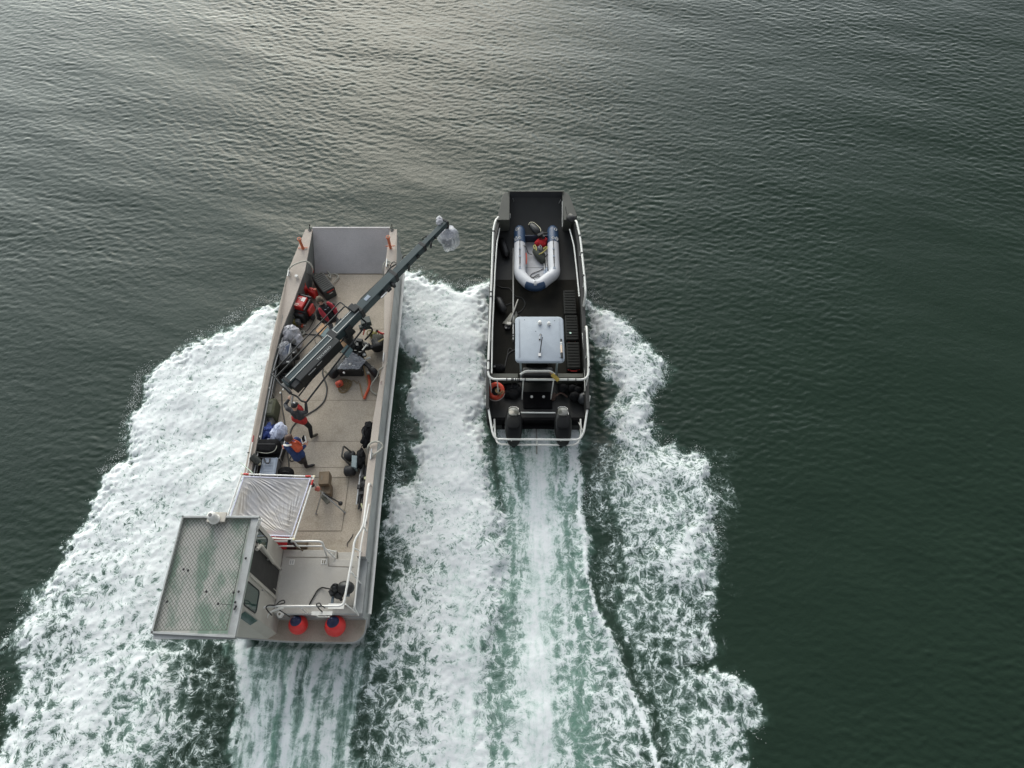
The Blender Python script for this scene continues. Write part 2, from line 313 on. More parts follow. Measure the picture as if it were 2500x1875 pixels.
def water_mat():
    m, t, b = nodes_of('sea_water'); N = t.nodes; L = t.links
    def new(k, **kw):
        n = N.new(k)
        for a, v in kw.items(): setattr(n, a, v)
        return n
    def M(op, a, b_=None, c=None, clamp=False):
        n = new('ShaderNodeMath', operation=op, use_clamp=clamp)
        for i, v in enumerate((a, b_, c)):
            if v is None: continue
            if isinstance(v, (int, float)): n.inputs[i].default_value = v
            else: L.new(v, n.inputs[i])
        return n.outputs[0]
    def SS(a, b_, v):
        n = new('ShaderNodeMapRange', interpolation_type='SMOOTHSTEP')
        for k, x in (('From Min', a), ('From Max', b_), ('Value', v)):
            if isinstance(x, (int, float)): n.inputs[k].default_value = x
            else: L.new(x, n.inputs[k])
        return n.outputs[0]
    def noise(vec, sc, det=4, rough=.55, dist=0.0):
        n = new('ShaderNodeTexNoise', noise_dimensions='2D'); n.inputs['Scale'].default_value = sc
        n.inputs['Detail'].default_value = det; n.inputs['Roughness'].default_value = rough; n.inputs['Distortion'].default_value = dist
        L.new(vec, n.inputs['Vector']); return n
    g = new('ShaderNodeNewGeometry'); pos = g.outputs['Position']
    fa = new('ShaderNodeAttribute', attribute_name='foam'); aa = new('ShaderNodeAttribute', attribute_name='air')
    F = fa.outputs['Fac']; A = aa.outputs['Fac']; K = new('ShaderNodeAttribute', attribute_name='milk').outputs['Fac']
    def warp(vec, sc, amp, det=3):
        n = noise(vec, sc, det)
        v1 = new('ShaderNodeVectorMath', operation='SUBTRACT'); L.new(n.outputs['Color'], v1.inputs[0]); v1.inputs[1].default_value = (.5, .5, .5)
        v2 = new('ShaderNodeVectorMath', operation='SCALE'); L.new(v1.outputs[0], v2.inputs[0]); v2.inputs['Scale'].default_value = amp
        v3 = new('ShaderNodeVectorMath', operation='ADD'); L.new(vec, v3.inputs[0]); L.new(v2.outputs[0], v3.inputs[1])
        return v3.outputs[0]
    wv = warp(warp(pos, 1.1, .55), 5.0, .16)
    def vor(vec, sc):
        n = new('ShaderNodeTexVoronoi', voronoi_dimensions='2D', feature='DISTANCE_TO_EDGE'); n.inputs['Scale'].default_value = sc
        L.new(vec, n.inputs['Vector']); return n.outputs['Distance']
    e1 = vor(wv, 2.6); e2 = vor(wv, 6.5); e3 = vor(wv, 15.0)
    n1 = noise(wv, 4.0, 6, .62).outputs['Fac']; n2 = noise(wv, 22.0, 4, .6).outputs['Fac']; nb = noise(pos, .9, 3).outputs['Fac']
    # pattern: 0 on the foam threads, about 1 in the middle of the holes
    n3 = noise(wv, 9.0, 6, .68, .6).outputs['Fac']
    sp = new('ShaderNodeSeparateXYZ'); L.new(pos, sp.inputs[0])
    old = SS(11.0, 3.0, sp.outputs['Y'])                           # foam further astern is older: wider cells
    p = M('ADD', M('MULTIPLY', e1, M('ADD', .55, M('MULTIPLY', old, 1.0))), M('MULTIPLY', e2, M('SUBTRACT', 1.05, M('MULTIPLY', old, .35))))
    p = M('ADD', p, M('MULTIPLY', e3, .70))
    def ridge(v): return M('MULTIPLY', M('ABSOLUTE', M('SUBTRACT', v, .5)), 2.0)      # 0 along curling lines
    n4 = noise(wv, 7.0, 4, .6, 1.2).outputs['Fac']; n5 = noise(wv, 17.0, 3, .6, .8).outputs['Fac']
    p = M('ADD', p, M('MULTIPLY', M('SUBTRACT', n1, .5), 1.15))
    p = M('ADD', p, M('MULTIPLY', M('SUBTRACT', n3, .5), .85))
    p = M('ADD', p, M('MULTIPLY', M('SUBTRACT', ridge(n4), .22), 1.0))
    p = M('ADD', p, M('MULTIPLY', M('SUBTRACT', ridge(n5), .22), .75))
    sq = new('ShaderNodeSeparateXYZ'); L.new(warp(pos, .8, .22), sq.inputs[0])
    fan = M('ADD', 1.0, M('MULTIPLY', M('MULTIPLY', M('MAXIMUM', M('SUBTRACT', 11.0, sq.outputs['Y']), 0.0), .13), M('GREATER_THAN', sq.outputs['X'], -2.5)))
    cb = new('ShaderNodeCombineXYZ'); L.new(M('DIVIDE', M('SUBTRACT', sq.outputs['X'], .85), fan), cb.inputs[0]); L.new(sq.outputs['Y'], cb.inputs[1])
    sm = new('ShaderNodeMapping'); sm.inputs['Scale'].default_value = (1.0, .085, 1); L.new(cb.outputs[0], sm.inputs['Vector'])
    ns = noise(sm.outputs[0], 11.0, 6, .65).outputs['Fac']         # long streaks in the jets
    p = M('ADD', p, M('MULTIPLY', M('MULTIPLY', M('SUBTRACT', ns, .5), K), 2.8))
    p = M('ADD', p, M('MULTIPLY', M('SUBTRACT', n2, .5), .7))
    p = M('ADD', p, M('MULTIPLY', M('SUBTRACT', nb, .5), .5))
    p = M('ADD', p, .15)
    p = M('ADD', M('MULTIPLY', p, M('SUBTRACT', 1.0, M('MULTIPLY', K, .62))), M('MULTIPLY', K, .30))    # stirred up water: smoother, cloudy
    d = M('SUBTRACT', M('MULTIPLY', F, 1.11), p)
    hard = SS(-.06, .24, d)                   # foam threads and patches
    soft = M('MULTIPLY', SS(-.60, .35, d), M('ADD', .34, M('MULTIPLY', K, .50)))     # milky bubbles between them
    f = M('MAXIMUM', hard, soft)
    f = M('MULTIPLY', f, SS(.02, .12, F))
    veil = M('MULTIPLY', SS(-.7, .25, d), SS(.05, .4, F))          # thin bubbles just under the surface
    deepn = noise(pos, .35, 3).outputs['Fac']
    deep = new('ShaderNodeMix', data_type='RGBA'); L.new(deepn, deep.inputs['Factor'])
    deep.inputs['A'].default_value = (.0118, .0255, .0155, 1); deep.inputs['B'].default_value = (.0160, .0325, .0200, 1)
    c1 = new('ShaderNodeMix', data_type='RGBA'); L.new(deep.outputs['Result'], c1.inputs['A']); c1.inputs['B'].default_value = (.165, .30, .235, 1)
    an = noise(wv, 2.0, 5, .6).outputs['Fac']
    L.new(M('MULTIPLY', A, M('ADD', .35, M('MULTIPLY', an, .75)), clamp=True), c1.inputs['Factor'])
    c2 = new('ShaderNodeMix', data_type='RGBA'); L.new(c1.outputs['Result'], c2.inputs['A']); c2.inputs['B'].default_value = (.22, .29, .26, 1)
    L.new(M('MULTIPLY', veil, .38), c2.inputs['Factor'])
    L.new(c2.outputs['Result'], b.inputs['Base Color'])
    b.inputs['Roughness'].default_value = .24; b.inputs['IOR'].default_value = 1.333
    # ripples too fine for the mesh
    r1 = noise(warp(pos, .8, .5), 7.0, 5, .6); r2 = noise(pos, 2.4, 4, .55)
    mp = new('ShaderNodeMapping'); mp.inputs['Rotation'].default_value = (0, 0, R(26)); mp.inputs['Scale'].default_value = (.55, 1.25, 1)
    L.new(pos, mp.inputs['Vector']); L.new(mp.outputs[0], r2.inputs['Vector'])
    hgt = M('ADD', M('MULTIPLY', r1.outputs['Fac'], .011), M('MULTIPLY', r2.outputs['Fac'], .015))
    bp = new('ShaderNodeBump'); bp.inputs['Strength'].default_value = .85; bp.inputs['Distance'].default_value = 1.0
    L.new(hgt, bp.inputs['Height']); L.new(bp.outputs[0], b.inputs['Normal'])
    fo = new('ShaderNodeBsdfPrincipled')
    fc = new('ShaderNodeMix', data_type='RGBA'); fc.inputs['A'].default_value = (.33, .445, .405, 1); fc.inputs['B'].default_value = (.76, .785, .78, 1)
    L.new(SS(-.30, .62, d), fc.inputs['Factor'])
    ft = new('ShaderNodeMix', data_type='RGBA'); L.new(fc.outputs['Result'], ft.inputs['A']); ft.inputs['B'].default_value = (.47, .60, .54, 1)
    L.new(M('MULTIPLY', M('MULTIPLY', A, SS(.9, .15, d)), M('ADD', .22, M('MULTIPLY', K, .42)), clamp=True), ft.inputs['Factor'])
    L.new(ft.outputs['Result'], fo.inputs['Base Color']); fo.inputs['Roughness'].default_value = .75; fo.inputs['Specular IOR Level'].default_value = .2
    fb = new('ShaderNodeBump'); fb.inputs['Strength'].default_value = .22; fb.inputs['Distance'].default_value = 1.0
    fh = M('MULTIPLY', M('SUBTRACT', 1.0, M('MULTIPLY', K, .6)), M('ADD', M('MULTIPLY', n1, .10), M('ADD', M('MULTIPLY', n2, .035), M('MULTIPLY', SS(-.2, .5, d), .05))))
    L.new(fh, fb.inputs['Height']); L.new(fb.outputs[0], fo.inputs['Normal'])
    ms = new('ShaderNodeMixShader'); L.new(f, ms.inputs[0]); L.new(b.outputs[0], ms.inputs[1]); L.new(fo.outputs[0], ms.inputs[2])
    L.new(ms.outputs[0], N['Material Output'].inputs['Surface'])
    return m
me.materials.append(water_mat())

# ------------------------------------------------------------ mesh building
EACH = {'rail_post','rail_stanchion','net_knot','rail_lashing','boom_collar','boom_fitting','deck_seam','aft_deck_seam','door_handle','wiper_arm','bolt','cowl_stripe','guard_post','drive_box','bright_fitting','white_label','control_knob','frame_corner','red_tape','tie_cord','tag','clamp','latch','ramp_stay','canopy_rib','canopy_leg','stand','floor_seam','wheel','hose','bulwark_stringer','track_plate','carriage_track','rail_shelf','yoke','lid_rib','door_frame','cross_tube','grip_band','socket','edge_strip','case_edge','cap_patch','vest_buckle','coats','bags','fitting','grab_line','bright_clamp','cord','pump_body','motor_leg','strap','knob','mount','maker_mark','frame','tablet_edge','side_line','lamp','hook','remote_head','clamp_bracket','rope_loops','cable_loops','rope_line','cable_line','piece'}
class MB:
    def __init__(s): s.v = []; s.f = []; s.m = []; s.cur = 0; s.st = []
    def add(s, vs, fs):
        n = len(s.v); s.st.append((n, len(s.f))); s.v += [tuple(v) for v in vs]; s.f += [tuple(i+n for i in f) for f in fs]; s.m += [s.cur]*len(fs); return s
    def slot(s, i): s.cur = i; return s
    def box(s, c, d, rot=None, taper=1.0):
        x, y, z = d[0]/2, d[1]/2, d[2]/2; vs = []
        for sz in (-1, 1):
            k = taper if sz > 0 else 1
            for sx, sy in ((-1,-1),(1,-1),(1,1),(-1,1)):
                p = Vector((sx*x*k, sy*y*k, sz*z))
                if rot is not None: p = rot @ p
                vs.append(p+Vector(c))
        return s.add(vs, [(3,2,1,0),(4,5,6,7),(0,1,5,4),(1,2,6,5),(2,3,7,6),(3,0,4,7)])
    def rbox(s, c, d, r, rot=None, seg=4, top=None):
        """box with rounded upright edges and a chamfered lid"""
        x, y = d[0]/2, d[1]/2; ring = []
        for (qx, qy, a0) in ((x-r,y-r,0),(-x+r,y-r,90),(-x+r,-y+r,180),(x-r,-y+r,270)):
            for i in range(seg+1):
                a = R(a0+90*i/seg); ring.append((qx+r*cos(a), qy+r*sin(a)))
        ch = top if top is not None else min(r*.5, d[2]*.25)
        lv = [(-d[2]/2, 1, 0), (d[2]/2-ch, 1, 0), (d[2]/2-ch*.3, 1, ch*.35), (d[2]/2, 1, ch)]
        vs = []; n = len(ring)
        for z, k, ins in lv:
            for (a, b) in ring:
                L_ = math.hypot(a, b)+1e-9
                p = Vector((a-math.copysign(min(ins, abs(a)), a), b-math.copysign(min(ins, abs(b)), b), z))
                if rot is not None: p = rot @ p
                vs.append(p+Vector(c))
        fs = [tuple(reversed(range(n)))]
        for k in range(len(lv)-1):
            for i in range(n): fs.append((k*n+i, k*n+(i+1) % n, (k+1)*n+(i+1) % n, (k+1)*n+i))
        fs.append(tuple(range((len(lv)-1)*n, len(lv)*n)))
        return s.add(vs, fs)
    def prism(s, poly, z0, z1):
        n = len(poly)
        a = sum(poly[i][0]*poly[(i+1) % n][1]-poly[(i+1) % n][0]*poly[i][1] for i in range(n))
        if a < 0: poly = poly[::-1]
        g = lambda z, i: z(poly[i][0], poly[i][1]) if callable(z) else z
        vs = [(p[0], p[1], g(z0, i)) for i, p in enumerate(poly)]+[(p[0], p[1], g(z1, i)) for i, p in enumerate(poly)]
        fs = [tuple(reversed(range(n))), tuple(range(n, 2*n))]+[(i, (i+1) % n, n+(i+1) % n, n+i) for i in range(n)]
        return s.add(vs, fs)
    def loft(s, rings, closed=True, caps=True):
        n = len(rings[0]); vs = [p for r_ in rings for p in r_]; fs = []
        for k in range(len(rings)-1):
            for i in range(n if closed else n-1):
                fs.append((k*n+i, k*n+(i+1) % n, (k+1)*n+(i+1) % n, (k+1)*n+i))
        if caps and closed: fs += [tuple(reversed(range(n))), tuple(range((len(rings)-1)*n, len(rings)*n))]
        return s.add(vs, fs)
    def tube(s, pts, r, n=8, closed=False, caps=True):
        pts = [Vector(p) for p in pts]; m = len(pts); rings = []
        rr = r if isinstance(r, (list, tuple)) else [r]*m
        up = None
        for i in range(m):
            if closed: t = pts[(i+1) % m]-pts[i-1]
            else: t = pts[min(i+1, m-1)]-pts[max(i-1, 0)]
            if t.length < 1e-9: t = Vector((0,0,1))
            t.normalize()
            if up is None: up = Vector((0,0,1)) if abs(t.z) < .9 else Vector((1,0,0))
            a = t.cross(up)
            if a.length < 1e-4: a = t.cross(Vector((1,0,.3)))
            a.normalize(); b = a.cross(t); b.normalize(); up = b
            rings.append([pts[i]+(a*cos(2*pi*j/n)+b*sin(2*pi*j/n))*rr[i] for j in range(n)])
        if closed: rings.append(rings[0]); return s.loft(rings, caps=False)
        return s.loft(rings, caps=caps)
    def cyl(s, p0, p1, r0, r1=None, n=14): return s.tube([p0, p1], [r0, r0 if r1 is None else r1], n)
    def lathe(s, prof, c, n=24, axis=None):
        q = Vector((0,0,1)).rotation_difference(Vector(axis)) if axis is not None else None; rings = []
        for r_, z in prof:
            ring = []
            for j in range(n):
                p = Vector((r_*cos(2*pi*j/n), r_*sin(2*pi*j/n), z))
                if q: p = q @ p
                ring.append(p+Vector(c))
            rings.append(ring)
        return s.loft(rings)
    def ell(s, c, r, rot=None, n=14, m=9):
        rings = []
        for k in range(m):
            th = -pi/2+pi*(k+.02)/(m-.96) if 0 else -pi/2+pi*(.01+.98*k/(m-1))
            ring = []
            for j in range(n):
                p = Vector((r[0]*cos(th)*cos(2*pi*j/n), r[1]*cos(th)*sin(2*pi*j/n), r[2]*sin(th)))
                if rot is not None: p = rot @ p
                ring.append(p+Vector(c))
            rings.append(ring)
        return s.loft(rings)
    def quad(s, a, b, c, d, th=.01):
        a, b, c, d = map(Vector, (a, b, c, d)); nrm = (b-a).cross(d-a).normalized()*th
        vs = [a-nrm, b-nrm, c-nrm, d-nrm, a, b, c, d]
        return s.add(vs, [(3,2,1,0),(4,5,6,7),(0,1,5,4),(1,2,6,5),(2,3,7,6),(3,0,4,7)])
    def build(s, name, mats, parent=None, bevel=0.0, seg=2, angle=38, sub=0):
        if name in EACH and len(s.st) > 1:                   # every separate piece is a part of its own
            for k, (v0, f0) in enumerate(s.st):
                v1, f1 = s.st[k+1] if k+1 < len(s.st) else (len(s.v), len(s.f))
                q = MB(); q.cur = 0; q.v = s.v[v0:v1]; q.f = [tuple(i-v0 for i in f) for f in s.f[f0:f1]]; q.m = s.m[f0:f1]; q.st = [(0, 0)]
                o = q.build(name, mats, parent, bevel, seg, angle, sub)
            return o
        me = bpy.data.meshes.new(name); me.from_pydata(s.v, [], s.f); 
        if not isinstance(mats, (list, tuple)): mats = [mats]
        for m_ in mats: me.materials.append(m_)
        me.polygons.foreach_set('material_index', s.m)
        me.polygons.foreach_set('use_smooth', [True]*len(s.f)); me.update(); me.validate()
        b_ = bmesh.new(); b_.from_mesh(me); bmesh.ops.recalc_face_normals(b_, faces=b_.faces); b_.to_mesh(me); b_.free()
        me.set_sharp_from_angle(angle=R(angle))
        o = bpy.data.objects.new(name, me); C.objects.link(o)
        if parent is not None: attach(o, parent)
        if bevel > 0:
            k = o.modifiers.new('bevel', 'BEVEL'); k.width = bevel; k.segments = seg; k.limit_method = 'ANGLE'; k.angle_limit = R(35)
            k.harden_normals = False
        if sub:
            k = o.modifiers.new('sub', 'SUBSURF'); k.levels = sub; k.render_levels = sub
        return o
def world_of(o):
    m = o.matrix_basis.copy()
    while o.parent is not None: m = o.parent.matrix_basis @ o.matrix_parent_inverse @ m; o = o.parent
    return m
def attach(o, parent):
    o.parent = parent; o.matrix_parent_inverse = world_of(parent).inverted()
def tag(o, label, cat, group=None):
    o['label'] = label; o['category'] = cat
    if group: o['group'] = group
    return o
def thing(name, label, cat, loc, group=None, rz=0.0):
    o = bpy.data.objects.new(name, None); C.objects.link(o); o.location = loc; o.rotation_euler = (0, 0, rz)
    o.empty_display_size = .2
    return tag(o, label, cat, group)
def kids(o): return [c for c in C.objects if c.parent == o]
def copy_tree(o, parent=None):
    c = o.copy(); C.objects.link(c)
    if parent is not None: c.parent = parent; c.matrix_parent_inverse = o.matrix_parent_inverse.copy()
    for ch in kids(o): copy_tree(ch, c)
    return c
def curve(pts, n=6, closed=False):
    """smooth line through the points"""
    p = [Vector(q) for q in pts]; out = []; m = len(p)
    for i in range(m if closed else m-1):
        a = p[i-1] if (i > 0 or closed) else p[0]; b = p[i]; c = p[(i+1) % m]; d = p[(i+2) % m] if (i+2 < m or closed) else p[-1]
        for j in range(n):
            t = j/n
            out.append(.5*((2*b)+(c-a)*t+(2*a-5*b+4*c-d)*t*t+(3*b-a-3*c+d)*t**3))
    if not closed: out.append(p[-1])
    return out
def fillet(pts, r, n=5):
    """pipe run with bent corners"""
    p = [Vector(q) for q in pts]; out = [p[0]]
    for i in range(1, len(p)-1):
        a = (p[i-1]-p[i]); b = (p[i+1]-p[i]); k = min(r, a.length*.48, b.length*.48)
        s_, e_ = p[i]+a.normalized()*k, p[i]+b.normalized()*k
        for j in range(n+1):
            t = j/n; out.append(s_*(1-t)**2+p[i]*2*t*(1-t)+e_*t*t)
    out.append(p[-1]); return out
def frame_of(origin, xdir, up=(0,0,1)):
    x = Vector(xdir).normalized(); z = Vector(up); y = z.cross(x).normalized(); z = x.cross(y).normalized()
    return Matrix((x, y, z)).transposed()
def text_mesh(txt, size, name, m, loc, rot, parent, depth=.002, sx=1.0):
    cu = bpy.data.curves.new(name, 'FONT'); cu.body = txt; cu.size = size; cu.extrude = depth; cu.align_x = 'CENTER'; cu.align_y = 'CENTER'
    tmp = bpy.data.objects.new('tmp_text', cu); C.objects.link(tmp)
    dg = bpy.context.evaluated_depsgraph_get(); me = bpy.data.meshes.new_from_object(tmp.evaluated_get(dg))
    bpy.data.objects.remove(tmp); me.name = name
    me.transform(Matrix.Translation(loc) @ rot.to_4x4() @ Matrix.Diagonal((sx, 1, 1, 1))); me.materials.clear(); me.materials.append(m)
    o = bpy.data.objects.new(name, me); C.objects.link(o)
    if parent is not None: attach(o, parent)
    return o
def crumple(name, corners, m, parent=None, n=16, amp=.05, sag=0.0, seed=0, freq=6.0, base=None, th=.004):
    """a limp sheet between four corners, folded and dented"""
    a, b, c, d = [Vector(q) for q in corners]; rnd = random.Random(seed); ph = [(rnd.uniform(0,6.3), rnd.uniform(-1,1), rnd.uniform(-1,1), rnd.uniform(.5,1.6)) for _ in range(9)]
    mb = MB(); vs = []
    for i in range(n+1):
        for j in range(n+1):
            u, v = i/n, j/n
            p = a*(1-u)*(1-v)+b*u*(1-v)+c*u*v+d*(1-u)*v
            k = sum(abs(sin(freq*s_*(x_*u*2+y_*v*2)+q_))-.6 for q_, x_, y_, s_ in ph)/4
            e = min(1, 6*min(u, 1-u, v, 1-v)+.35)
            p = p+Vector((0,0,k*amp*e-sag*(1-4*(u-.5)**2)*(1-4*(v-.5)**2)+ (base(u, v) if base else 0)))
            p += Vector((rnd.uniform(-1,1), rnd.uniform(-1,1), rnd.uniform(-1,1)))*amp*.16
            vs.append(p)
    fs = [(i*(n+1)+j, (i+1)*(n+1)+j, (i+1)*(n+1)+j+1, i*(n+1)+j+1) for i in range(n) for j in range(n)]
    mb.add(vs, fs); o = mb.build(name, m, parent, angle=70)
    k = o.modifiers.new('thick', 'SOLIDIFY'); k.thickness = th
    return o
def coil(mb, c, r, turns, wire, n=22, jit=.15, seed=1, tilt=None):
    rnd = random.Random(seed); pts = []
    for i in range(int(turns*n)+1):
        a = 2*pi*i/n; k = 1+jit*sin(a*.37+seed)+jit*.5*sin(a*1.7)
        p = Vector((r*k*cos(a), r*k*sin(a)*(1-.15*jit), wire*(1+.8*i/n)))
        if tilt is not None: p = tilt @ p
        pts.append(Vector(c)+p)
    mb.tube(pts, wire, 6)

# ------------------------------------------------------------ paints
tan_deck = mat('tan_nonskid', (.42,.365,.295), .85, var=.12, scale=1.1, bump=.25, bscale=130, fine=.24, dirt=.45, dcol=(.20,.165,.11), spec=.25)
tan_gun = mat('tan_gunwale', (.50,.44,.38), .8, var=.07, scale=1.6, bump=.2, bscale=130, fine=.14, dirt=.18, dcol=(.30,.24,.19), spec=.25)
aft_deck_m = mat('pale_nonskid', (.50,.475,.43), .8, var=.07, scale=1.2, bump=.2, bscale=130, fine=.16, dirt=.22, dcol=(.30,.26,.20), spec=.25)
alu = mat('weathered_aluminium', (.37,.38,.37), .55, .25, var=.16, scale=2.2, fine=.08, dirt=.35, dcol=(.19,.19,.175))
alu_ramp = mat('ramp_plate', (.50,.48,.47), .75, .05, var=.08, scale=1.2, fine=.14, bump=.12, bscale=120, dirt=.28, dcol=(.27,.26,.26))
alu_dark = mat('shaded_side_plate', (.20,.205,.19), .6, .2, var=.18, scale=2.0, dirt=.4, dcol=(.09,.085,.07))  # darker copy of the aluminium, side shade put into its colour
white = mat('white_pipe_paint', (.74,.73,.69), .35, var=.06, scale=8, dirt=.12, dcol=(.45,.40,.33))
cream = mat('wheelhouse_paint', (.47,.44,.385), .6, var=.06, scale=2, dirt=.22, dcol=(.36,.32,.25), fine=.05)
seam = mat('deck_seam', (.18,.155,.115), .9)
black = mat('black_rubber', (.014,.014,.015), .6, var=.3, scale=9)
blackp = mat('black_plastic', (.019,.020,.020), .42, var=.25, scale=7, bump=.1, bscale=80)
blackc = mat('black_cloth', (.016,.016,.017), .95, var=.35, scale=14, bump=.6, bscale=40, spec=.1)
steel = mat('bare_steel', (.45,.45,.44), .38, .8, var=.15, scale=9)
orange = mat('orange_paint', (.52,.13,.055), .5, var=.2, scale=8, dirt=.35, dcol=(.25,.07,.03))
red = mat('red_plastic', (.50,.028,.022), .38, var=.12, scale=6, dirt=.2, dcol=(.22,.02,.02))
redcloth = mat('red_cloth', (.46,.03,.035), .9, var=.18, scale=16, bump=.5, bscale=40, spec=.15)
buoy_red = mat('buoy_red', (.70,.035,.032), .38, var=.08, scale=5, dirt=.15, dcol=(.5,.1,.06))
buoy_blue = mat('buoy_navy', (.015,.022,.07), .4, var=.2, scale=6)
teal = mat('crane_teal', (.026,.046,.050), .5, .1, var=.12, scale=3.5, fine=.06, dirt=.2, dcol=(.03,.045,.05))
teal_d = mat('crane_dark', (.011,.013,.014), .55, .1, var=.2, scale=5)
tealbox = mat('grey_teal_box', (.11,.17,.18), .55, var=.1, scale=6)
wood = mat('plywood', (.42,.25,.13), .65, var=.18, scale=9)
woodd = mat('apple_box_wood', (.16,.115,.07), .7, var=.2, scale=7, dirt=.3, dcol=(.08,.06,.04))
glass = mat('tinted_glass', (.035,.075,.062), .08, var=.2, scale=3, spec=.8)
door_shade = mat('doorway_shade', (.035,.033,.03), .8, var=.2)
green_net = mat('net_cord', (.10,.11,.09), .9, var=.15)
greyp = mat('grey_plastic', (.30,.35,.42), .5, var=.08, scale=5, fine=.05)
greyd = mat('grey_case', (.16,.16,.155), .6, var=.15, scale=6)
blue = mat('blue_tarp', (.02,.045,.19), .7, var=.3, scale=10, bump=.6, bscale=25)
palebag = mat('pale_bag', (.55,.60,.74), .55, var=.15, scale=12, bump=.7, bscale=25)
olive = mat('olive_canvas', (.075,.078,.045), .85, var=.2, scale=8, bump=.3, bscale=60)
rope_w = mat('pale_rope', (.44,.43,.37), .9, var=.15, scale=30, bump=.5, bscale=90)
rope_y = mat('yellow_rope', (.40,.33,.10), .9, var=.2, scale=30, bump=.5, bscale=90)
rope_t = mat('tan_rope', (.25,.18,.09), .9, var=.25, scale=30, bump=.5, bscale=90)
cable = mat('black_cable', (.018,.018,.017), .55, var=.2)
greycable = mat('grey_cable', (.06,.06,.055), .6, var=.2)
orange_hose = mat('orange_hose', (.56,.09,.035), .7, var=.15, scale=12)
yellow = mat('yellow_foam', (.48,.34,.07), .85, var=.2, scale=12)
paper = mat('white_paper', (.75,.74,.70), .7, var=.05)
def roof_mat():
    m, t, b = nodes_of('roof_paint'); N = t.nodes; L = t.links
    tc = N.new('ShaderNodeTexCoord')
    n = N.new('ShaderNodeTexNoise'); n.inputs['Scale'].default_value = 1.15; n.inputs['Detail'].default_value = 7; n.inputs['Roughness'].default_value = .62
    mp = N.new('ShaderNodeMapping'); mp.inputs['Scale'].default_value = (1.7, .8, 1); mp.inputs['Location'].default_value = (3.3, 1.2, 0)
    L.new(tc.outputs['Object'], mp.inputs['Vector']); L.new(mp.outputs[0], n.inputs['Vector'])
    r = N.new('ShaderNodeValToRGB'); r.color_ramp.elements[0].position = .46; r.color_ramp.elements[0].color = (.54,.53,.49,1)
    r.color_ramp.elements[1].position = .60; r.color_ramp.elements[1].color = (.23,.315,.25,1)
    L.new(n.outputs['Fac'], r.inputs['Fac']); L.new(r.outputs[0], b.inputs['Base Color']); b.inputs['Roughness'].default_value = .75
    return m
roofm = roof_mat()
def film_mat(name, col, alpha, rough=.3, bump=.5, bs=14):
    m = mat(name, col, rough, var=.15, scale=9, bump=bump, bscale=bs); m.node_tree.nodes['Principled BSDF'].inputs['Alpha'].default_value = alpha
    return m
film = film_mat('clear_plastic', (.60,.62,.66), .40, .18)
film2 = film_mat('milky_plastic', (.62,.62,.66), .66, .3)
def silk_mat():
    m, t, b = nodes_of('silk_fabric'); N = t.nodes; L = t.links
    tc = N.new('ShaderNodeTexCoord'); n = N.new('ShaderNodeTexNoise'); n.inputs['Scale'].default_value = 1.3; n.inputs['Detail'].default_value = 4
    L.new(tc.outputs['Object'], n.inputs['Vector'])
    r = N.new('ShaderNodeValToRGB'); r.color_ramp.elements[0].position = .35; r.color_ramp.elements[0].color = (.30,.28,.25,1)
    r.color_ramp.elements[1].position = .68; r.color_ramp.elements[1].color = (.34,.34,.36,1)
    L.new(n.outputs['Fac'], r.inputs['Fac']); L.new(r.outputs[0], b.inputs['Base Color'])
    b.inputs['Roughness'].default_value = .42; b.inputs['Metallic'].default_value = .35; b.inputs['Alpha'].default_value = .82
    return m
silk = silk_mat()

# ------------------------------------------------------------ LANDING CRAFT (pale aluminium work boat on the left)
DK = 1.30
lc = thing('landing_craft', 'tan aluminium landing craft with a flat bow ramp and a small aft wheelhouse', 'boat', (-5.95, 10.5, 0))
PO = [(-7.24,17.62),(-7.62,15.85),(-7.72,14.8),(-7.86,12.3),(-7.88,9.0),(-7.88,6.2),(-7.86,4.3)]
PI_ = [(-6.99,17.62),(-7.04,15.88),(-7.27,14.75),(-7.58,13.45),(-7.66,12.4),(-7.68,9.0),(-7.68,6.36)]
SO = [(-4.03,17.62),(-3.95,16.2),(-3.97,14.3),(-4.0,12.2),(-4.03,10.5),(-4.06,8.0),(-4.06,4.72)]
SI = [(-4.28,17.62),(-4.34,15.9),(-4.17,13.45),(-4.14,12.2),(-4.25,10.4),(-4.29,8.4),(-4.30,6.08)]
def sheer(y): t = max(0, min(1, (y-12.5)/5.1)); return 1.90+.42*t*t*(3-2*t)
m = MB()
rings = []
for y, f in ((4.56,.07),(4.60,.06),(8,.03),(12,.03),(14.5,.03),(16.0,.10),(17.0,.18),(17.58,.24)):
    xp = np.interp(y, [p[1] for p in PO[::-1]], [p[0] for p in PO[::-1]])+.02
    xs = np.interp(y, [p[1] for p in SO[::-1]], [p[0] for p in SO[::-1]])-.02
    zb = -.55 if y < 15 else -.55+1.75*((y-15)/2.58)**1.6
    zt = 1.26
    rings.append([(xp, y, zt),(xp-.03, y, .98 if zt > 1 else .8),(xp+f*.6, y, zb*.4+.3),(xp+f+.15, y, zb),(xs-f-.15, y, zb),(xs-f*.6, y, zb*.4+.3),(xs+.03, y, .98 if zt > 1 else .8),(xs, y, zt)])
m.loft(rings)
m.build('hull', alu, lc, bevel=.015, angle=30)
for out, inn in ((PO[:6]+[(-7.88,6.36)], PI_), (SO[:6]+[(-4.06,6.08)], SI)):
    m = MB(); poly = out+inn[::-1]
    shr = [(x+(.012 if x < -7 else -.012 if x > -4.2 else 0), y) for x, y in poly]
    m.prism(shr, 1.18, lambda x, y: sheer(y)-.02)
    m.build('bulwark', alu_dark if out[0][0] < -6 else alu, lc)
    m = MB(); m.prism(poly, lambda x, y: sheer(y)-.018, lambda x, y: sheer(y)+.012); m.build('gunwale_plate', tan_gun, lc, bevel=.006)
m = MB()
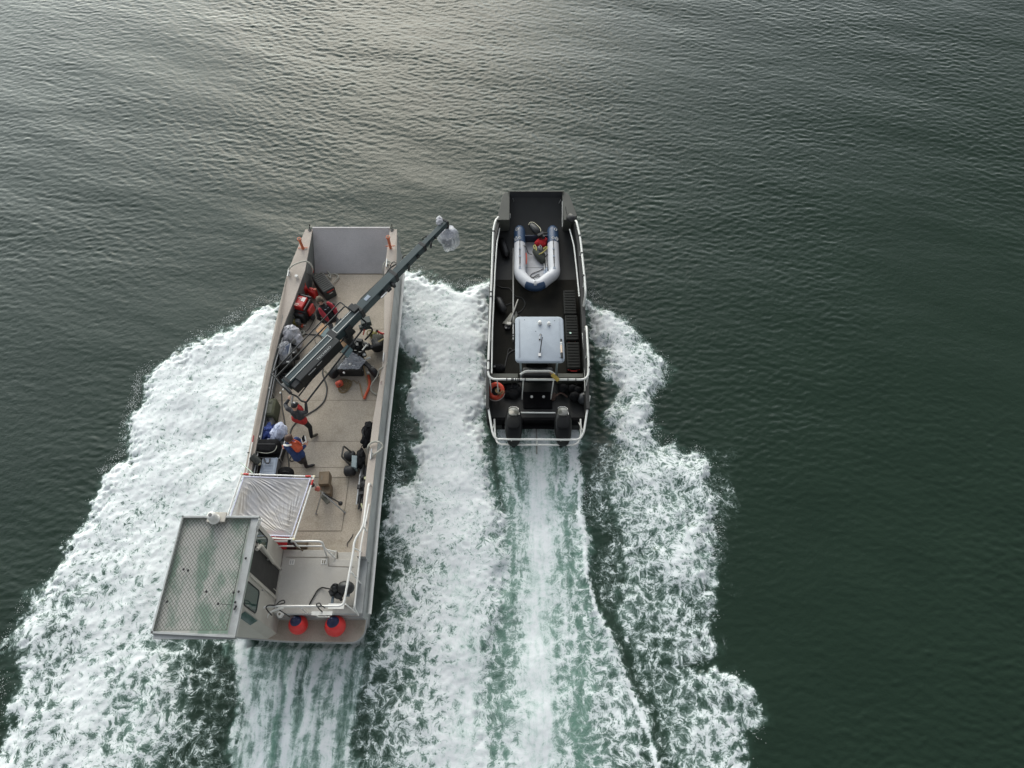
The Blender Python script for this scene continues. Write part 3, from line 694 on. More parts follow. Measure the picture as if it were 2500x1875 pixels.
for y in (6.4, 8.1, 9.8, 11.5, 13.0, 14.3): m.box((-7.655-.0*(y), y, 1.58) if y < 12.5 else (-7.61+(y-13)*.17, y, 1.6), (.05, .07, .55))
m.tube([(-7.63,6.45,1.80),(-7.63,12.3,1.80),(-7.52,13.4,1.81)], .028); m.tube([(-7.62,6.45,1.62),(-7.62,12.3,1.62)], .02)
m.build('bulwark_stringer', steel, lc)
m = MB(); m.tube([(-3.90,16.7,1.02)]+[(x+.09, y, 1.0) for x, y in SO[2:]], .05, 8); m.build('rub_rail', white, lc)
m = MB(); m.tube([(x-.09, y, 1.0) for x, y in PO[2:]], .05, 8); m.build('rub_rail', white, lc)
m = MB(); m.prism([(-7.68,6.34),(-7.66,12.4),(-7.58,13.45),(-7.27,14.75),(-7.04,15.88),(-6.99,16.5),(-4.28,16.5),(-4.34,15.9),(-4.17,13.45),(-4.14,12.2),(-4.25,10.4),(-4.30,6.06)], 1.24, DK)
m.build('cargo_deck', tan_deck, lc)
m = MB()
for (x0, x1, y) in ((-7.6,-4.25,14.1),(-7.6,-4.3,11.35),(-7.6,-4.3,9.9),(-7.6,-4.3,9.02)): m.box(((x0+x1)/2, y, DK+.001), (x1-x0, .009, .006))
def strip(a, b, wd=.016): 
    a, b = Vector(a), Vector(b); n = (b-a).cross(Vector((0,0,1))).normalized()*wd/2; m.quad(a-n, b-n, b+n, a+n, .004)
for a, b in (((-6.2,8.69),(-4.92,8.69)),((-4.92,8.69),(-4.95,7.02)),((-4.95,7.02),(-6.27,7.02)),((-6.27,7.02),(-6.2,8.69))): strip((*a, DK+.004), (*b, DK+.004))
m.box((-5.63, 16.45, DK+.003), (2.66, .035, .008))
m.build('deck_seam', seam, lc)
m = MB(); r0, r1 = 1.31, 2.37; m.quad((-6.99,16.47,r0),(-4.29,16.47,r0),(-4.29,17.64,r1),(-6.99,17.64,r1), .07)
m.box((-5.64,17.66,r1-.03), (2.72,.06,.08)); m.build('bow_ramp', alu_ramp, lc, bevel=.008)
for x in (-7.02, -4.26):
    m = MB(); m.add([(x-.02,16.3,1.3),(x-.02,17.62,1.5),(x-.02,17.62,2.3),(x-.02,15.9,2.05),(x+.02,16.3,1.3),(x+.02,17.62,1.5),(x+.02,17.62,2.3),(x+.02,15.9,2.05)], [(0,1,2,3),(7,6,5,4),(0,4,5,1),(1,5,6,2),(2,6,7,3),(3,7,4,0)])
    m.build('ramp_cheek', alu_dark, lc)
for qx, qy in ((515,185),(1403,185)):
    p = P('1', qx, qy, 2.33); m = MB(); m.cyl(p, p+Vector((0,0,.02)), .06); m.tube([p+Vector((0,.02,.0)), p+Vector((0,.12,.16)), p+Vector((-.02,.2,.02))], .014)
    m.build('ramp_chain', cable, lc)
    m = MB(); m.box((p.x, p.y-.2, 2.312), (.24,.02,.006)); m.build('gunwale_slot', seam, lc)
for qb, qt, zb in (((452,412),(385,288),2.15),((1390,392),(1358,283),2.22)):     # two orange posts standing on the bow
    b_ = P('1', *qb, zb); m = MB(); tp = b_+Vector((-.01,.0,.62))
    m.cyl(b_, tp, .048, .048, 14); m.cyl(b_, b_+Vector((0,0,.03)), .10, .10, 14); m.cyl(tp-Vector((0,0,.04)), tp+Vector((0,0,.03)), .07, .07, 14)
    m.slot(1).cyl(tp+Vector((0,0,.031)), tp+Vector((0,0,.036)), .045, .045, 14).slot(0)
    m.tube([b_+Vector((-.16,0,.16)), b_+Vector((.16,.02,.16))], .016)
    m.build('mooring_post', [orange, seam], lc)
p = P('1', 392, 735, 2.02); m = MB(); m.cyl(p, p+Vector((0,0,.24)), .045); m.cyl(p+Vector((0,0,.24)), p+Vector((0,0,.30)), .06, .05); m.build('vent_pipe', white, lc)
for k, qx, qy, z in (('1',1350,560,2.26),('2',262,110,1.91),('2',1495,115,1.91),('2',1360,1160,1.91),('1',292,660,2.24),('1',85,1560,1.91)):
    p = P(k, qx, qy, z); m = MB(); m.box(p+Vector((0,0,.012)), (.07,.2,.02)); m.cyl(p+Vector((0,-.06,0)), p+Vector((0,-.06,.09)), .018); m.cyl(p+Vector((0,.06,0)), p+Vector((0,.06,.09)), .018)
    m.tube([p+Vector((0,-.17,.10)), p+Vector((0,.17,.10))], .022); m.build('cleat', steel, lc)
# raised aft deck and the low stern deck
AP = [(-6.46,6.36),(-4.96,6.36),(-4.95,6.1),(-4.30,6.06),(-4.20,4.60),(-6.46,4.60)]
m = MB(); m.prism(AP, 1.2, 1.60); m.build('aft_deck', aft_deck_m, lc, bevel=.012)
m = MB(); m.prism([(-4.94,6.11),(-4.94,6.34),(-4.32,6.34),(-4.32,6.09)], 1.27, 1.46); m.build('deck_step', aft_deck_m, lc, bevel=.01)
m = MB(); z = 1.604
for a, b in (((-6.35,6.15),(-5.15,6.15)),((-5.15,6.15),(-5.13,5.9)),((-5.13,5.9),(-4.42,5.87)),((-6.4,4.8),(-4.3,4.8))): strip((*a, z), (*b, z), .012)
m.build('aft_deck_seam', seam, lc)
for (qx, qy) in ((1300,525),(1588,522)):
    p = P('4', qx, qy, 1.6); m = MB(); m.box(p+Vector((0,0,.006)), (.14,.15,.012)); m.slot(1); m.box(p+Vector((-.03,0,.013)), (.03,.10,.006)); m.box(p+Vector((.03,0,.013)), (.03,.10,.006))
    m.build('deck_fitting', [white, seam if qx > 1400 else steel], lc)
SP = [(-7.84,4.62),(-7.84,4.25),(-7.7,4.12),(-6.2,4.0),(-4.75,3.97)]+[(-4.42+.36*sin(R(a)), 4.33-.36*cos(R(a))) for a in range(10, 91, 10)]+[(-4.05,4.62)]
m = MB(); m.prism(SP, .90, 1.0); m.build('stern_deck', tan_deck, lc, bevel=.012)
m = MB(); m.tube([(x, y, .95) for x, y in SP[1:]], .035, 8); m.build('stern_rub_rail', alu, lc)
m = MB(); m.box((-4.24,5.35,1.75), (.025,1.45,.30)); m.box((-4.15,5.35,1.62),(.2,1.5,.04)); m.box((-5.3,4.585,1.55),(2.25,.03,.12)); m.build('aft_coaming', alu, lc, bevel=.004)
# rails
RZ = 2.45
def pipe(name, pts, r=.028, rad=.18, mt=white, par=lc):
    mm = MB(); mm.tube(fillet(pts, rad), r, 8); return mm.build(name, mt, par)
pipe('stern_rail', [P('4',930,1112,1.9), P('4',990,1080,1.95), P('4',1012,950,RZ), P('4',1075,922,RZ), (-4.40,4.6,RZ), (-4.30,6.0,RZ), (-4.30,6.35,RZ), (-4.10,6.75,RZ), (-4.10,8.1,2.3), (-4.12,8.2,1.92)], .03, .14)
pipe('stern_rail', [P('4',1005,1135,1.7), P('4',1058,1105,1.7), P('4',1085,985,2.15), P('4',1160,950,2.15), (-6.05,4.62,2.15)], .026, .12)
pipe('side_rail', [(-4.15,4.55,1.62), (-4.17,4.62,2.15), (-4.17,6.3,2.15), (-4.10,7.6,1.95)], .022, .1)
pipe('forward_rail', [(-6.55,6.34,RZ), (-5.18,6.34,RZ), (-5.22,6.2,1.62)], .03, .16); pipe('forward_rail', [(-6.5,6.33,2.05), (-5.22,6.33,2.05)], .022, .1)
m = MB()
for p, q_ in (((-5.2,6.3,2.0),(-4.97,6.12,1.62)),((-5.2,6.3,1.85),(-5.0,6.3,1.62)),((-4.3,5.5,2.45),(-4.17,5.4,1.6)),((-4.3,6.15,2.45),(-4.13,6.25,1.6)),((-4.35,4.65,2.45),(-4.2,4.6,1.6)),((-5.55,4.6,2.45),(-5.55,4.6,1.6)),((-4.10,6.75,2.45),(-4.1,6.8,1.9)),((-5.95,6.34,2.45),(-5.95,6.34,1.6))): m.cyl(p, q_, .02)
m.build('rail_stanchion', white, lc)
m = MB(); m.box((-4.62,4.63,2.30),(.42,.14,.02)); m.box((-5.05,4.52,1.98),(.55,.10,.02)); m.tube([(-5.35,4.55,1.95),(-5.15,4.45,1.88),(-4.85,4.45,1.88)], .018); m.build('rail_shelf', white, lc)
p = P('4', 1198, 1000, 1.65); m = MB(); m.cyl(p, p+Vector((0,0,.10)), .085, .07, 20); m.slot(1); m.cyl(p+Vector((0,0,.101)), p+Vector((0,0,.115)), .03, .03); m.build('fuel_filler', [white, seam], lc)
# wheelhouse
wh = MB(); wallpoly = [(-7.80,6.36),(-6.47,6.36),(-6.47,4.20),(-6.70,4.05),(-7.80,4.12)]
wh.prism(wallpoly, .99, 4.12); who = wh.build('wheelhouse', cream, lc, bevel=.01)
m = MB(); RP = [(-8.28,6.38),(-6.385,6.38),(-6.44,3.47),(-8.37,3.57)]
m.prism(RP, 4.10, 4.17); m.build('roof', roofm, who)
m = MB()
for a, b in ((0,1),(2,3),(3,0)):
    a_, b_ = Vector((*RP[a], 4.21)), Vector((*RP[b], 4.21)); d_ = b_-a_; m.box((a_+b_)/2, (d_.length+.05, .055, .14), frame_of((0,0,0), d_))
m.box((-6.50,4.93,4.205), (.19,2.96,.05), Matrix.Rotation(R(1.1), 3, 'Z').inverted()); m.box((-7.4,3.49,4.19),(1.9,.12,.04)); m.build('roof_edge', alu, who, bevel=.006)
m = MB(); st = .068; y0, y1 = 3.62, 6.33; zz = 4.275
def xl(y): return -8.27-.08*(6.38-y)/2.85
def xr(y): return -6.60-.045*(6.38-y)/2.85
for sgn in (1, -1):
    for k in range(-48, 80):
        c0 = k*.088; pts = []
        for i in range(0, 161):
            y = y0+(y1-y0)*i/160; x = -8.35+c0+sgn*(y-y0)*.80+(0 if sgn > 0 else .9)
            if xl(y) < x < xr(y): pts.append((x, y, zz-.07*sin(pi*(y-y0)/(y1-y0))*sin(pi*(x-xl(y))/(xr(y)-xl(y)))))
        if len(pts) > 2: m.tube([pts[0], pts[len(pts)//2], pts[-1]], .0048, 4, caps=False)
m.tube([(xl(y0),y0,zz),(xr(y0),y0,zz),(xr(y1),y1,zz),(xl(y1),y1,zz)], .012, 5, closed=True)
m.build('roof_net', green_net, who)
m = MB()
for qx, qy in ((325,590),(365,600),(635,900),(530,790),(790,885),(795,925),(785,945),(775,800),(820,790),(175,880),(885,490)):
    p = P('4', qx, qy, 4.28); m.ell(p, (.03,.035,.02), n=8, m=5)
p = P('4',635,900,4.28); q_ = P('4',790,912,4.28); m.tube([p, q_], .006, 5); m.build('net_knot', black, who)
p = P('4', 628, 150, 4.2); m = MB(); m.box(p+Vector((0,.06,.05)), (.46,.26,.08)); m.build('lamp_base', cream, who, bevel=.01)
p = P('4', 605, 140, 4.3); m = MB(); m.lathe([(.13,0),(.14,.02),(.13,.05),(.115,.07),(.12,.20),(.11,.27),(.07,.32),(.0,.33)], p, 24); m.slot(1); m.lathe([(.045,.331),(.04,.342),(0,.343)], p, 12); m.build('radar_dome', [white, greyd], who)
m = MB()
for qx in (965, 985):
    a, b = P('4', qx-5, 265, 4.05), P('4', qx+40, 140, 4.5); m.tube([a, b], .014, 6); m.ell(a, (.05,.05,.03), n=10, m=6); m.ell(b, (.02,.02,.02), n=8, m=5)
m.build('wiper_arm', white, who)
def wallrect(name, y0, y1, z0, z1, mt, th, rr=.09, par=who, x=-6.47, frame=None):
    pts = []
    for (yy, z_, a0) in ((y1-rr,z1-rr,0),(y0+rr,z1-rr,90),(y0+rr,z0+rr,180),(y1-rr,z0+rr,270)):
        for i in range(6): a = R(a0+18*i); pts.append((yy+rr*cos(a), z_+rr*sin(a)))
    mm = MB(); n = len(pts)
    mm.add([(x-.01, a, b) for a, b in pts]+[(x+th, a, b) for a, b in pts], [tuple(range(n)), tuple(range(n, 2*n))]+[(i, (i+1) % n, n+(i+1) % n, n+i) for i in range(n)])
    o = mm.build(name, mt, par)
    if frame:
        f = MB(); f.tube([(x+th, a, b) for a, b in pts], .018, 6, closed=True); f.build(frame, black, par)
    return o
wallrect('window', 4.28, 4.84, 3.0, 4.0, glass, .006, .10, frame='window_seal')
wallrect('window', 5.86, 6.20, 3.05, 3.98, glass, .006, .09, frame='window_seal')
wallrect('doorway', 5.08, 5.76, 1.66, 3.98, door_shade, .006, .02)  # dark sheet on the solid wall; shade inside the opening painted as colour
m = MB(); m.box((-6.445,5.80,2.7),(.05,.08,2.2)); m.box((-6.445,5.42,1.64),(.05,.8,.06)); m.box((-6.45,5.0,2.75),(.04,.06,2.3)); m.tube([(-6.40,5.14,1.7),(-6.40,5.14,2.1)],.012); m.build('door_frame', cream, who, bevel=.006)
pipe('door_rail', [(-6.36,5.62,4.02),(-6.36,5.80,3.8),(-6.40,5.74,2.45)], .045, .1, cream, who)
m = MB(); a, b = Vector((-6.47,4.20)), Vector((-6.70,4.05)); n_ = Vector((.69,-.72)); pts = [a.lerp(b,.12), a.lerp(b,.85)]
m.quad((pts[0].x+.008,pts[0].y-.008,2.7),(pts[1].x+.008,pts[1].y-.008,2.7),(pts[1].x+.008,pts[1].y-.008,3.7),(pts[0].x+.008,pts[0].y-.008,3.7), .006); m.build('window', glass, who)
m = MB()
for y in (4.9, 5.7): m.cyl((-6.44,y,2.9),(-6.40,y,2.9),.025)
m.build('door_handle', steel, who)
# ------------------------------------------------------------ BLACK BOAT on the right
olive_d = mat('black_deck', (.022,.021,.0175), .9, var=.22, scale=1.6, fine=.28, dirt=.4, dcol=(.020,.018,.014), spec=.12)
hullb = mat('black_hull', (.014,.0145,.013), .6, var=.2, scale=2, dirt=.3, dcol=(.035,.035,.03))
bowb = mat('olive_bow_plate', (.048,.050,.041), .65, var=.12, scale=2, fine=.1)
coamb = mat('olive_coaming', (.085,.088,.07), .65, var=.12, scale=3, fine=.08)
pit = mat('stern_well', (.005,.005,.0055), .8, var=.3, scale=4, spec=.1)
pipew = mat('bare_pipe', (.66,.66,.62), .3, var=.06, scale=6, dirt=.1, dcol=(.4,.4,.36))
ttop = mat('grey_speckled_top', (.31,.35,.395), .55, var=.05, scale=4, fine=.10, bump=.12, bscale=120, dirt=.06, dcol=(.25,.25,.26))
bb = thing('work_boat', 'black open work boat with twin outboards and a pale grey canopy', 'boat', (.83, 15.4, 0))
m = MB(); rings = []
for y, xa, xb, zt, zb, f in ((10.95,-.83,2.47,.55,-.4,.10),(12.4,-.85,2.50,.55,-.45,.05),(15.7,-.80,2.52,.58,-.45,.05),(17.8,-.72,2.48,.62,-.4,.08),(18.8,-.56,2.36,.9,-.05,.12),(19.6,-.38,2.18,1.2,.5,.16),(20.06,-.20,2.02,1.5,1.05,.2)):
    rings.append([(xa+.02,y,zt),(xa,y,zt*.6+.1),(xa+f,y,zb*.3+.1),(xa+f+.25,y,zb),(xb-f-.25,y,zb),(xb-f,y,zb*.3+.1),(xb,y,zt*.6+.1),(xb-.02,y,zt)])
m.loft(rings); m.build('hull', hullb, bb, bevel=.012, angle=30)
for sx in (0, 1):
    o_ = [(-.28,20.0),(-.40,19.4),(-.56,18.8),(-.72,17.8),(-.80,15.7),(-.85,12.4),(-.84,11.0)] if not sx else [(2.09,20.0),(2.22,19.4),(2.38,18.8),(2.49,17.8),(2.53,15.7),(2.51,12.4),(2.48,11.0)]
    wd = .12 if not sx else -.14
    i_ = [(-.10,20.0),(-.10,19.4),(-.45,18.7),(-.60,17.8),(-.68,15.7),(-.73,12.4),(-.73,11.0)] if not sx else [(1.9,20.0),(1.9,19.4),(2.25,18.7),(2.36,17.8),(2.38,15.7),(2.37,12.4),(2.35,11.0)]
    m = MB(); m.prism([(x+(.01 if not sx else -.01), y) for x, y in o_]+i_[::-1], .5, lambda x, y: 1.38+.2*max(0, min(1, (y-17.5)/1.5))); m.build('gunwale', hullb, bb, bevel=.01)
    bp_ = [(-.14,20.12),(-.27,20.08),(-.36,19.95),(-.56,18.72),(-.09,18.72),(-.09,20.12)] if not sx else [(1.93,20.12),(2.06,20.08),(2.15,19.95),(2.40,18.95),(2.20,18.72),(1.89,18.72),(1.89,20.12)]
    m = MB(); m.prism(bp_, 1.0, 1.605); m.build('bow_plate', bowb, bb, bevel=.012)
m = MB(); m.prism([(-.73,12.5),(-.68,15.7),(-.60,17.8),(-.45,18.75),(-.08,18.75),(-.08,19.75),(1.9,19.75),(1.9,18.75),(2.25,18.7),(2.36,17.8),(2.38,15.7),(2.36,12.5)], .52, .60); m.build('deck', olive_d, bb)
m = MB(); m.quad((-.085,19.68,.6),(1.895,19.68,.6),(1.895,20.06,1.66),(-.085,20.06,1.66), .05); m.build('bow_ramp', mat('ramp_black', (.008,.009,.012), .6, var=.2), bb)
m = MB(); m.box((.9,20.09,1.655),(2.1,.05,.05)); m.build('bow_lip', coamb, bb)
for p, q_ in (((.03,19.9,1.45),(.08,19.86,1.3)),((1.83,19.86,1.42),(1.76,19.8,1.3))):
    mm = MB(); mm.tube([p, (p[0],p[1]-.02,p[2]+.06), q_], .014); mm.build('ramp_latch', steel, bb)
m = MB(); m.cyl((1.885,19.75,1.5),(1.87,18.75,1.2),.014); m.cyl((-.07,19.3,1.3),(-.07,19.28,1.1),.016); m.build('ramp_stay', pipew, bb)
# cockpit and stern
m = MB(); m.box((.82,11.75,.44),(3.15,1.5,.10)); m.build('stern_well', pit, bb)
for x0, x1 in ((-.72,.20),(1.50,2.36)):
    mm = MB(); mm.box(((x0+x1)/2,12.44,.80),(x1-x0,.17,.42)); mm.build('coaming', coamb, bb, bevel=.015)
m = MB(); m.box((.85,12.5,.95),(1.0,.42,.30)); m.build('helm_seat', blackp, bb, bevel=.04, seg=3)
m = MB(); m.box((.85,12.30,1.25),(.96,.10,.40), Matrix.Rotation(R(12), 3, 'X')); m.build('seat_back', blackp, bb, bevel=.03, seg=3)
m = MB(); m.box((.85,13.25,1.1),(.75,.5,1.0)); m.box((.85,13.0,1.62),(.66,.25,.10), Matrix.Rotation(R(-25), 3, 'X')); m.build('helm_console', hullb, bb, bevel=.03)
m = MB(); m.tube([Vector((.85+.19*cos(a), 12.93+.05*sin(a)*.0+.10*sin(a), 1.50+.16*sin(a))) for a in np.linspace(0, 2*pi, 22)[:-1]], .016, 6, closed=True); m.build('steering_wheel', black, bb)
m = MB(); m.box((.82,11.0,.50),(3.2,.12,.36)); m.box((.82,10.88,.40),(2.3,.16,.12)); m.build('transom', pit, bb, bevel=.012)
m = MB(); m.box((.85,11.75,.54),(.95,.62,.12)); m.build('battery_locker', pit, bb, bevel=.02)
for qx in (935, 1120):
    p = P('r3', qx, 562, .60); m = MB(); m.cyl(p, p+Vector((0,0,.035)), .048, .04, 14); m.build('filler_cap', white, bb)
# pipe rails
def bp(pts, r=.033, rad=.22, name='rail'): return pipe(name, pts, r, rad, pipew, bb)
bp([(-.50,18.75,1.72),(-.60,18.45,1.88),(-.67,18.0,1.9),(-.71,15.3,1.9),(-.76,12.3,1.9),(-.75,11.78,1.9),(2.40,11.76,1.9),(2.45,12.3,1.9),(2.46,13.85,1.9),(2.45,13.95,1.5)], .036, .34, 'top_rail')
bp([(2.28,18.60,1.70),(2.33,18.42,1.88),(2.43,17.6,1.9),(2.50,15.6,1.9),(2.50,15.1,1.88),(2.45,14.95,1.45)], .036, .3, 'top_rail')
bp([(-.46,18.5,1.4),(-.55,17.8,1.4),(-.60,16.5,1.4),(-.66,13.9,1.4),(-.66,12.3,1.4)], .024, .2, 'lower_rail')
bp([(2.12,18.45,1.4),(2.24,17.7,1.4),(2.29,16.6,1.4),(2.33,15.4,1.4)], .024, .2, 'lower_rail')
bp([(2.38,13.9,1.35),(2.40,12.9,1.3),(2.36,11.7,1.3)], .02, .2, 'lower_rail')
bp([(.26,11.92,1.95),(.42,12.02,2.0),(1.22,12.02,2.0),(1.36,11.92,1.95)], .036, .12, 'seat_rail')
m = MB()
for x, y in ((-.70,17.2),(-.73,15.4),(-.75,13.6),(-.70,11.85),(2.46,17.2),(2.51,15.8),(2.46,12.9),(2.40,11.85),(.36,11.78),(1.32,11.78),(-.47,11.78)): m.cyl((x,y,1.9),(x+(.03 if x < 0 else -.03),y,1.3 if y > 11.9 else .6),.02)
m.build('rail_post', pipew, bb)
m = MB()
for x, y in ((-.665,17.9),(-.715,15.2),(-.718,15.0),(-.75,12.45),(-.755,12.1),(2.47,12.2),(2.46,15.9),(2.445,16.9),(2.405,17.7)): m.cyl((x,y-.025,1.9),(x,y+.025,1.9),.046)
for x in (-.18,-.02,.02,.10,.17,.22,.40,1.75,2.0): m.cyl((x,11.765,1.9),(x+.03,11.765,1.9),.046)
for x in (-.02,.15,1.75,2.02): m.tube([(x,11.77,1.9),(x+.03,11.72,1.75),(x+.01,11.7,1.5)],.008,5)
m.build('rail_lashing', black, bb)
GP = [(-.83,11.53,1.30),(-.61,10.20,1.30),(-.51,9.97,1.30),(2.10,9.95,1.30),(2.24,10.20,1.30),(2.49,11.51,1.30)]
bp(GP, .034, .30, 'engine_guard_rail'); bp([(-.57,10.95,.75),(-.53,10.22,.95),(-.44,9.93,1.0),(2.03,9.91,1.0),(2.18,10.22,.95),(2.22,10.95,.75)], .03, .24, 'engine_guard_rail')
m = MB()
for x in (-.02, .78, 1.52): m.cyl((x,9.96,1.3),(x,9.93,1.0),.022)
m.cyl((-.62,10.3,1.3),(-.56,10.85,.7),.018); m.cyl((2.2,10.3,1.3),(2.16,10.85,.7),.018); m.cyl((.28,10.93,1.25),(1.38,10.92,1.25),.022); m.build('guard_post', pipew, bb)
m = MB(); m.box((.80,10.45,.25),(.05,1.0,.05)); m.build('guard_strut', alu_dark, bb)
# outboard motors
gloss = mat('gloss_black_cowl', (.008,.0085,.0085), .38, var=.15, scale=3, spec=.25)
cowl_g = mat('olive_cowl_cap', (.042,.042,.032), .4, .1, var=.15, scale=4, coat=.5)
matt = mat('matt_cowl', (.009,.0095,.010), .6, var=.15, spec=.12)
for cx0 in (.05, 1.60):
    om = MB(); rings = []
    prof = [(-.60,.10,.12,.96),(-.56,.17,.22,1.0),(-.42,.235,.36,1.02),(-.15,.275,.46,1.03),(.10,.275,.50,1.04),(.30,.245,.48,1.05),(.46,.20,.42,1.06),(.53,.15,.34,1.08),(.555,.09,.22,1.1)]
    for dy, hw, hh, zb in prof:
        ring = []
        for j in range(20):
            a = 2*pi*j/20; c_, s_ = cos(a), sin(a); e = .62
            ring.append((cx0+hw*math.copysign(abs(c_)**e, c_), 10.48+dy, zb+hh*.5+hh*.5*math.copysign(abs(s_)**e, s_)))
        rings.append(ring)
    om.loft(rings); oo = om.build('outboard_motor', gloss, bb, angle=50)
    m = MB(); m.rbox((cx0,10.44,1.515),(.40,.42,.06),.12,top=.02); m.build('cowl_lid', matt, oo, angle=50)
    m = MB(); m.rbox((cx0+.0,10.82,1.50),(.33,.36,.05),.12,Matrix.Rotation(R(-16),3,'X'),top=.02); m.build('cowl_cap', cowl_g, oo, angle=50)
    m = MB(); m.tube([(cx0-.15,10.99,1.43),(cx0-.1,11.045,1.41),(cx0+.08,11.045,1.41),(cx0+.15,10.98,1.43),(cx0+.17,10.72,1.52)], .014, 6); m.build('cowl_trim', steel, oo)
    m = MB(); m.box((cx0,10.42,.75),(.24,.34,.75),taper=1.1); m.box((cx0,10.46,.25),(.12,.36,.7)); m.box((cx0,10.46,-.02),(.26,.46,.03)); m.box((cx0,10.65,.78),(.30,.2,.35)); m.build('motor_leg', matt, oo, bevel=.02)
    m = MB()
    for k, (dy, wd) in enumerate(((-.38,.16),(-.44,.10),(-.49,.24),(-.53,.20))): m.box((cx0,10.48+dy,1.385-.075*k-.02),(wd,.018,.012),Matrix.Rotation(R(28),3,'X'))
    m.build('cowl_stripe', paper, oo)
# canopy
tr = MB(); tr.rbox((.865,12.77,2.68),(1.53,1.70,.09),.15,seg=6,top=.03); tt = tr.build('canopy', ttop, bb, angle=45)
m = MB()
for x in (.22, 1.49): m.box((x,12.80,2.735),(.03,1.45,.03))
m.build('canopy_rib', ttop, tt, bevel=.008)
for qx, qy, r_ in ((1060,690,.06),(1200,705,.052)):
    p = P('r2', qx, qy, 2.73); m = MB(); m.lathe([(r_,0),(r_,.05),(r_*.8,.09),(r_*.3,.105),(0,.107)], p, 20); m.build('satellite_dome', white, tt)
p = P('r2',1058,1185,2.73); q_ = P('r2',1098,905,2.9); m = MB(); m.tube([p, q_], .016, 6); m.slot(1); m.box(p+Vector((0,0,.02)),(.08,.10,.05)); m.build('folded_antenna', [black, steel], tt)
p = P('r2',1072,872,2.73); q_ = P('r2',1060,942,2.73); m = MB(); m.cyl(p, p+Vector((0,0,.03)), .032); m.cyl(q_, q_+Vector((0,0,.03)), .028); m.slot(1); m.tube([p+Vector((0,0,.03)), q_+Vector((0,0,.03))], .009); m.build('horn', [black, steel], tt)
m = MB()
for qx, qy in ((825,638),(1290,650),(998,815)): p = P('r2', qx, qy, 2.727); m.cyl(p, p+Vector((0,0,.008)), .012)
m.build('bolt', black, tt)
m = MB()
for qt, qb in (((765,1290),(775,1570)),((1330,1290),(1310,1500))): m.cyl(P('r2',*qt,2.63), P('r2',*qb,.62)+Vector((0,.0,0)), .032)
m.cyl((.30,13.4,2.65),(.42,13.3,.6),.03); m.cyl((1.42,13.4,2.65),(1.30,13.3,.6),.03); m.build('canopy_leg', mat('grey_pipe', (.30,.36,.38), .35, .2), bb)

# ------------------------------------------------------------ THINGS ON THE BLACK BOAT
# inflatable dinghy lying bow aft on the deck
tubeg = mat('dinghy_grey', (.56,.565,.58), .5, var=.05, scale=3, dirt=.2, dcol=(.42,.41,.39))
navy = mat('dinghy_navy', (.028,.06,.12), .4, var=.12, scale=4)
DZ = 1.02
dg_ = thing('inflatable_dinghy', 'grey and navy inflatable dinghy lying bow aft on the black deck', 'dinghy', (.9,17.3,.6))
m = MB(); RT = .210
path = curve([(.285,18.62,DZ),(.285,18.0,DZ),(.285,17.2,DZ),(.285,16.75,DZ),(.38,16.50,DZ+.01),(.62,16.21,DZ+.03),(.82,16.14,DZ+.04),(1.02,16.21,DZ+.03),(1.28,16.46,DZ+.01),(1.51,16.72,DZ),(1.515,17.2,DZ),(1.515,18.0,DZ),(1.515,18.60,DZ)], 6)
m.tube(path, RT, 20, caps=False); m.build('hull_tube', tubeg, dg_, angle=80)
for x, s in ((.285,-1),(1.515,1)):
    m = MB(); m.tube([(x,18.06,DZ),(x,18.62,DZ),(x,18.72,DZ),(x,18.82,DZ),(x+.0,18.90,DZ),(x,18.93,DZ)], [RT+.006,RT+.006,RT*.97,RT*.82,RT*.5,.03], 20); m.build('tube_end', navy, dg_, angle=80)
    # small white ring marks on the navy ends and black grab line
    for (dx, dy, a, b) in ((.0,18.20,.062,.045),(s*.135,18.18,.05,.085),(s*.10,18.62,.06,.06)):
        mm = MB(); pts = []
        for j in range(18):
            t_ = 2*pi*j/18; lx = dx+a*.75*cos(t_); ly = dy+b*sin(t_); pts.append((x+lx, ly, DZ+math.sqrt(max(.0004,(RT+.009)**2-lx*lx))))
        mm.tube(pts if dx else pts[2:], .011, 5, closed=bool(dx)); mm.build('maker_mark', white, dg_)
    mm = MB(); 
    for yy0, yy1, w_ in ((18.1,17.68,.012),(17.66,17.35,.02),(17.3,17.0,.022),(17.0,16.8,.012)): mm.box((x,(yy0+yy1)/2,DZ+RT+.008),(w_*2,abs(yy1-yy0),.02))
    for yy in (17.67,17.33,16.80): mm.slot(1); mm.box((x,yy,DZ+RT+.006),(.08,.09,.015)); mm.slot(0)
    mm.build('grab_line', [black, greyp], dg_)
m = MB(); m.tube([(.56,16.215,DZ+.03),(.69,16.12,DZ+.045),(.82,16.10,DZ+.045),(.95,16.12,DZ+.045),(1.08,16.215,DZ+.03)], RT-.016, 20, caps=False); m.build('bow_patch', navy, dg_, angle=80)
m = MB(); pts = [(.82+.05*cos(t_), 16.10+.055*sin(t_), DZ+.04+RT+.012) for t_ in np.linspace(.5, 5.8, 14)]; m.tube(pts, .009, 5); m.box((.82,16.01,DZ+.235),(.10,.018,.006)); m.build('maker_mark', white, dg_)
m = MB(); m.prism([(.40,18.35),(1.40,18.35),(1.40,16.85),(1.15,16.5),(.82,16.35),(.49,16.5),(.40,16.85)], .74, .80); m.build('dinghy_floor', mat('dinghy_floor_grey', (.46,.465,.48), .6, var=.06, dirt=.25, dcol=(.3,.29,.27)), dg_)
m = MB(); m.box((.9,17.15,.803),(.9,.012,.006)); m.box((.9,16.72,.803),(.72,.012,.006)); m.box((.47,17.1,.803),(.012,.8,.006)); m.box((1.32,17.1,.803),(.012,.8,.006)); m.build('floor_seam', greyd, dg_)
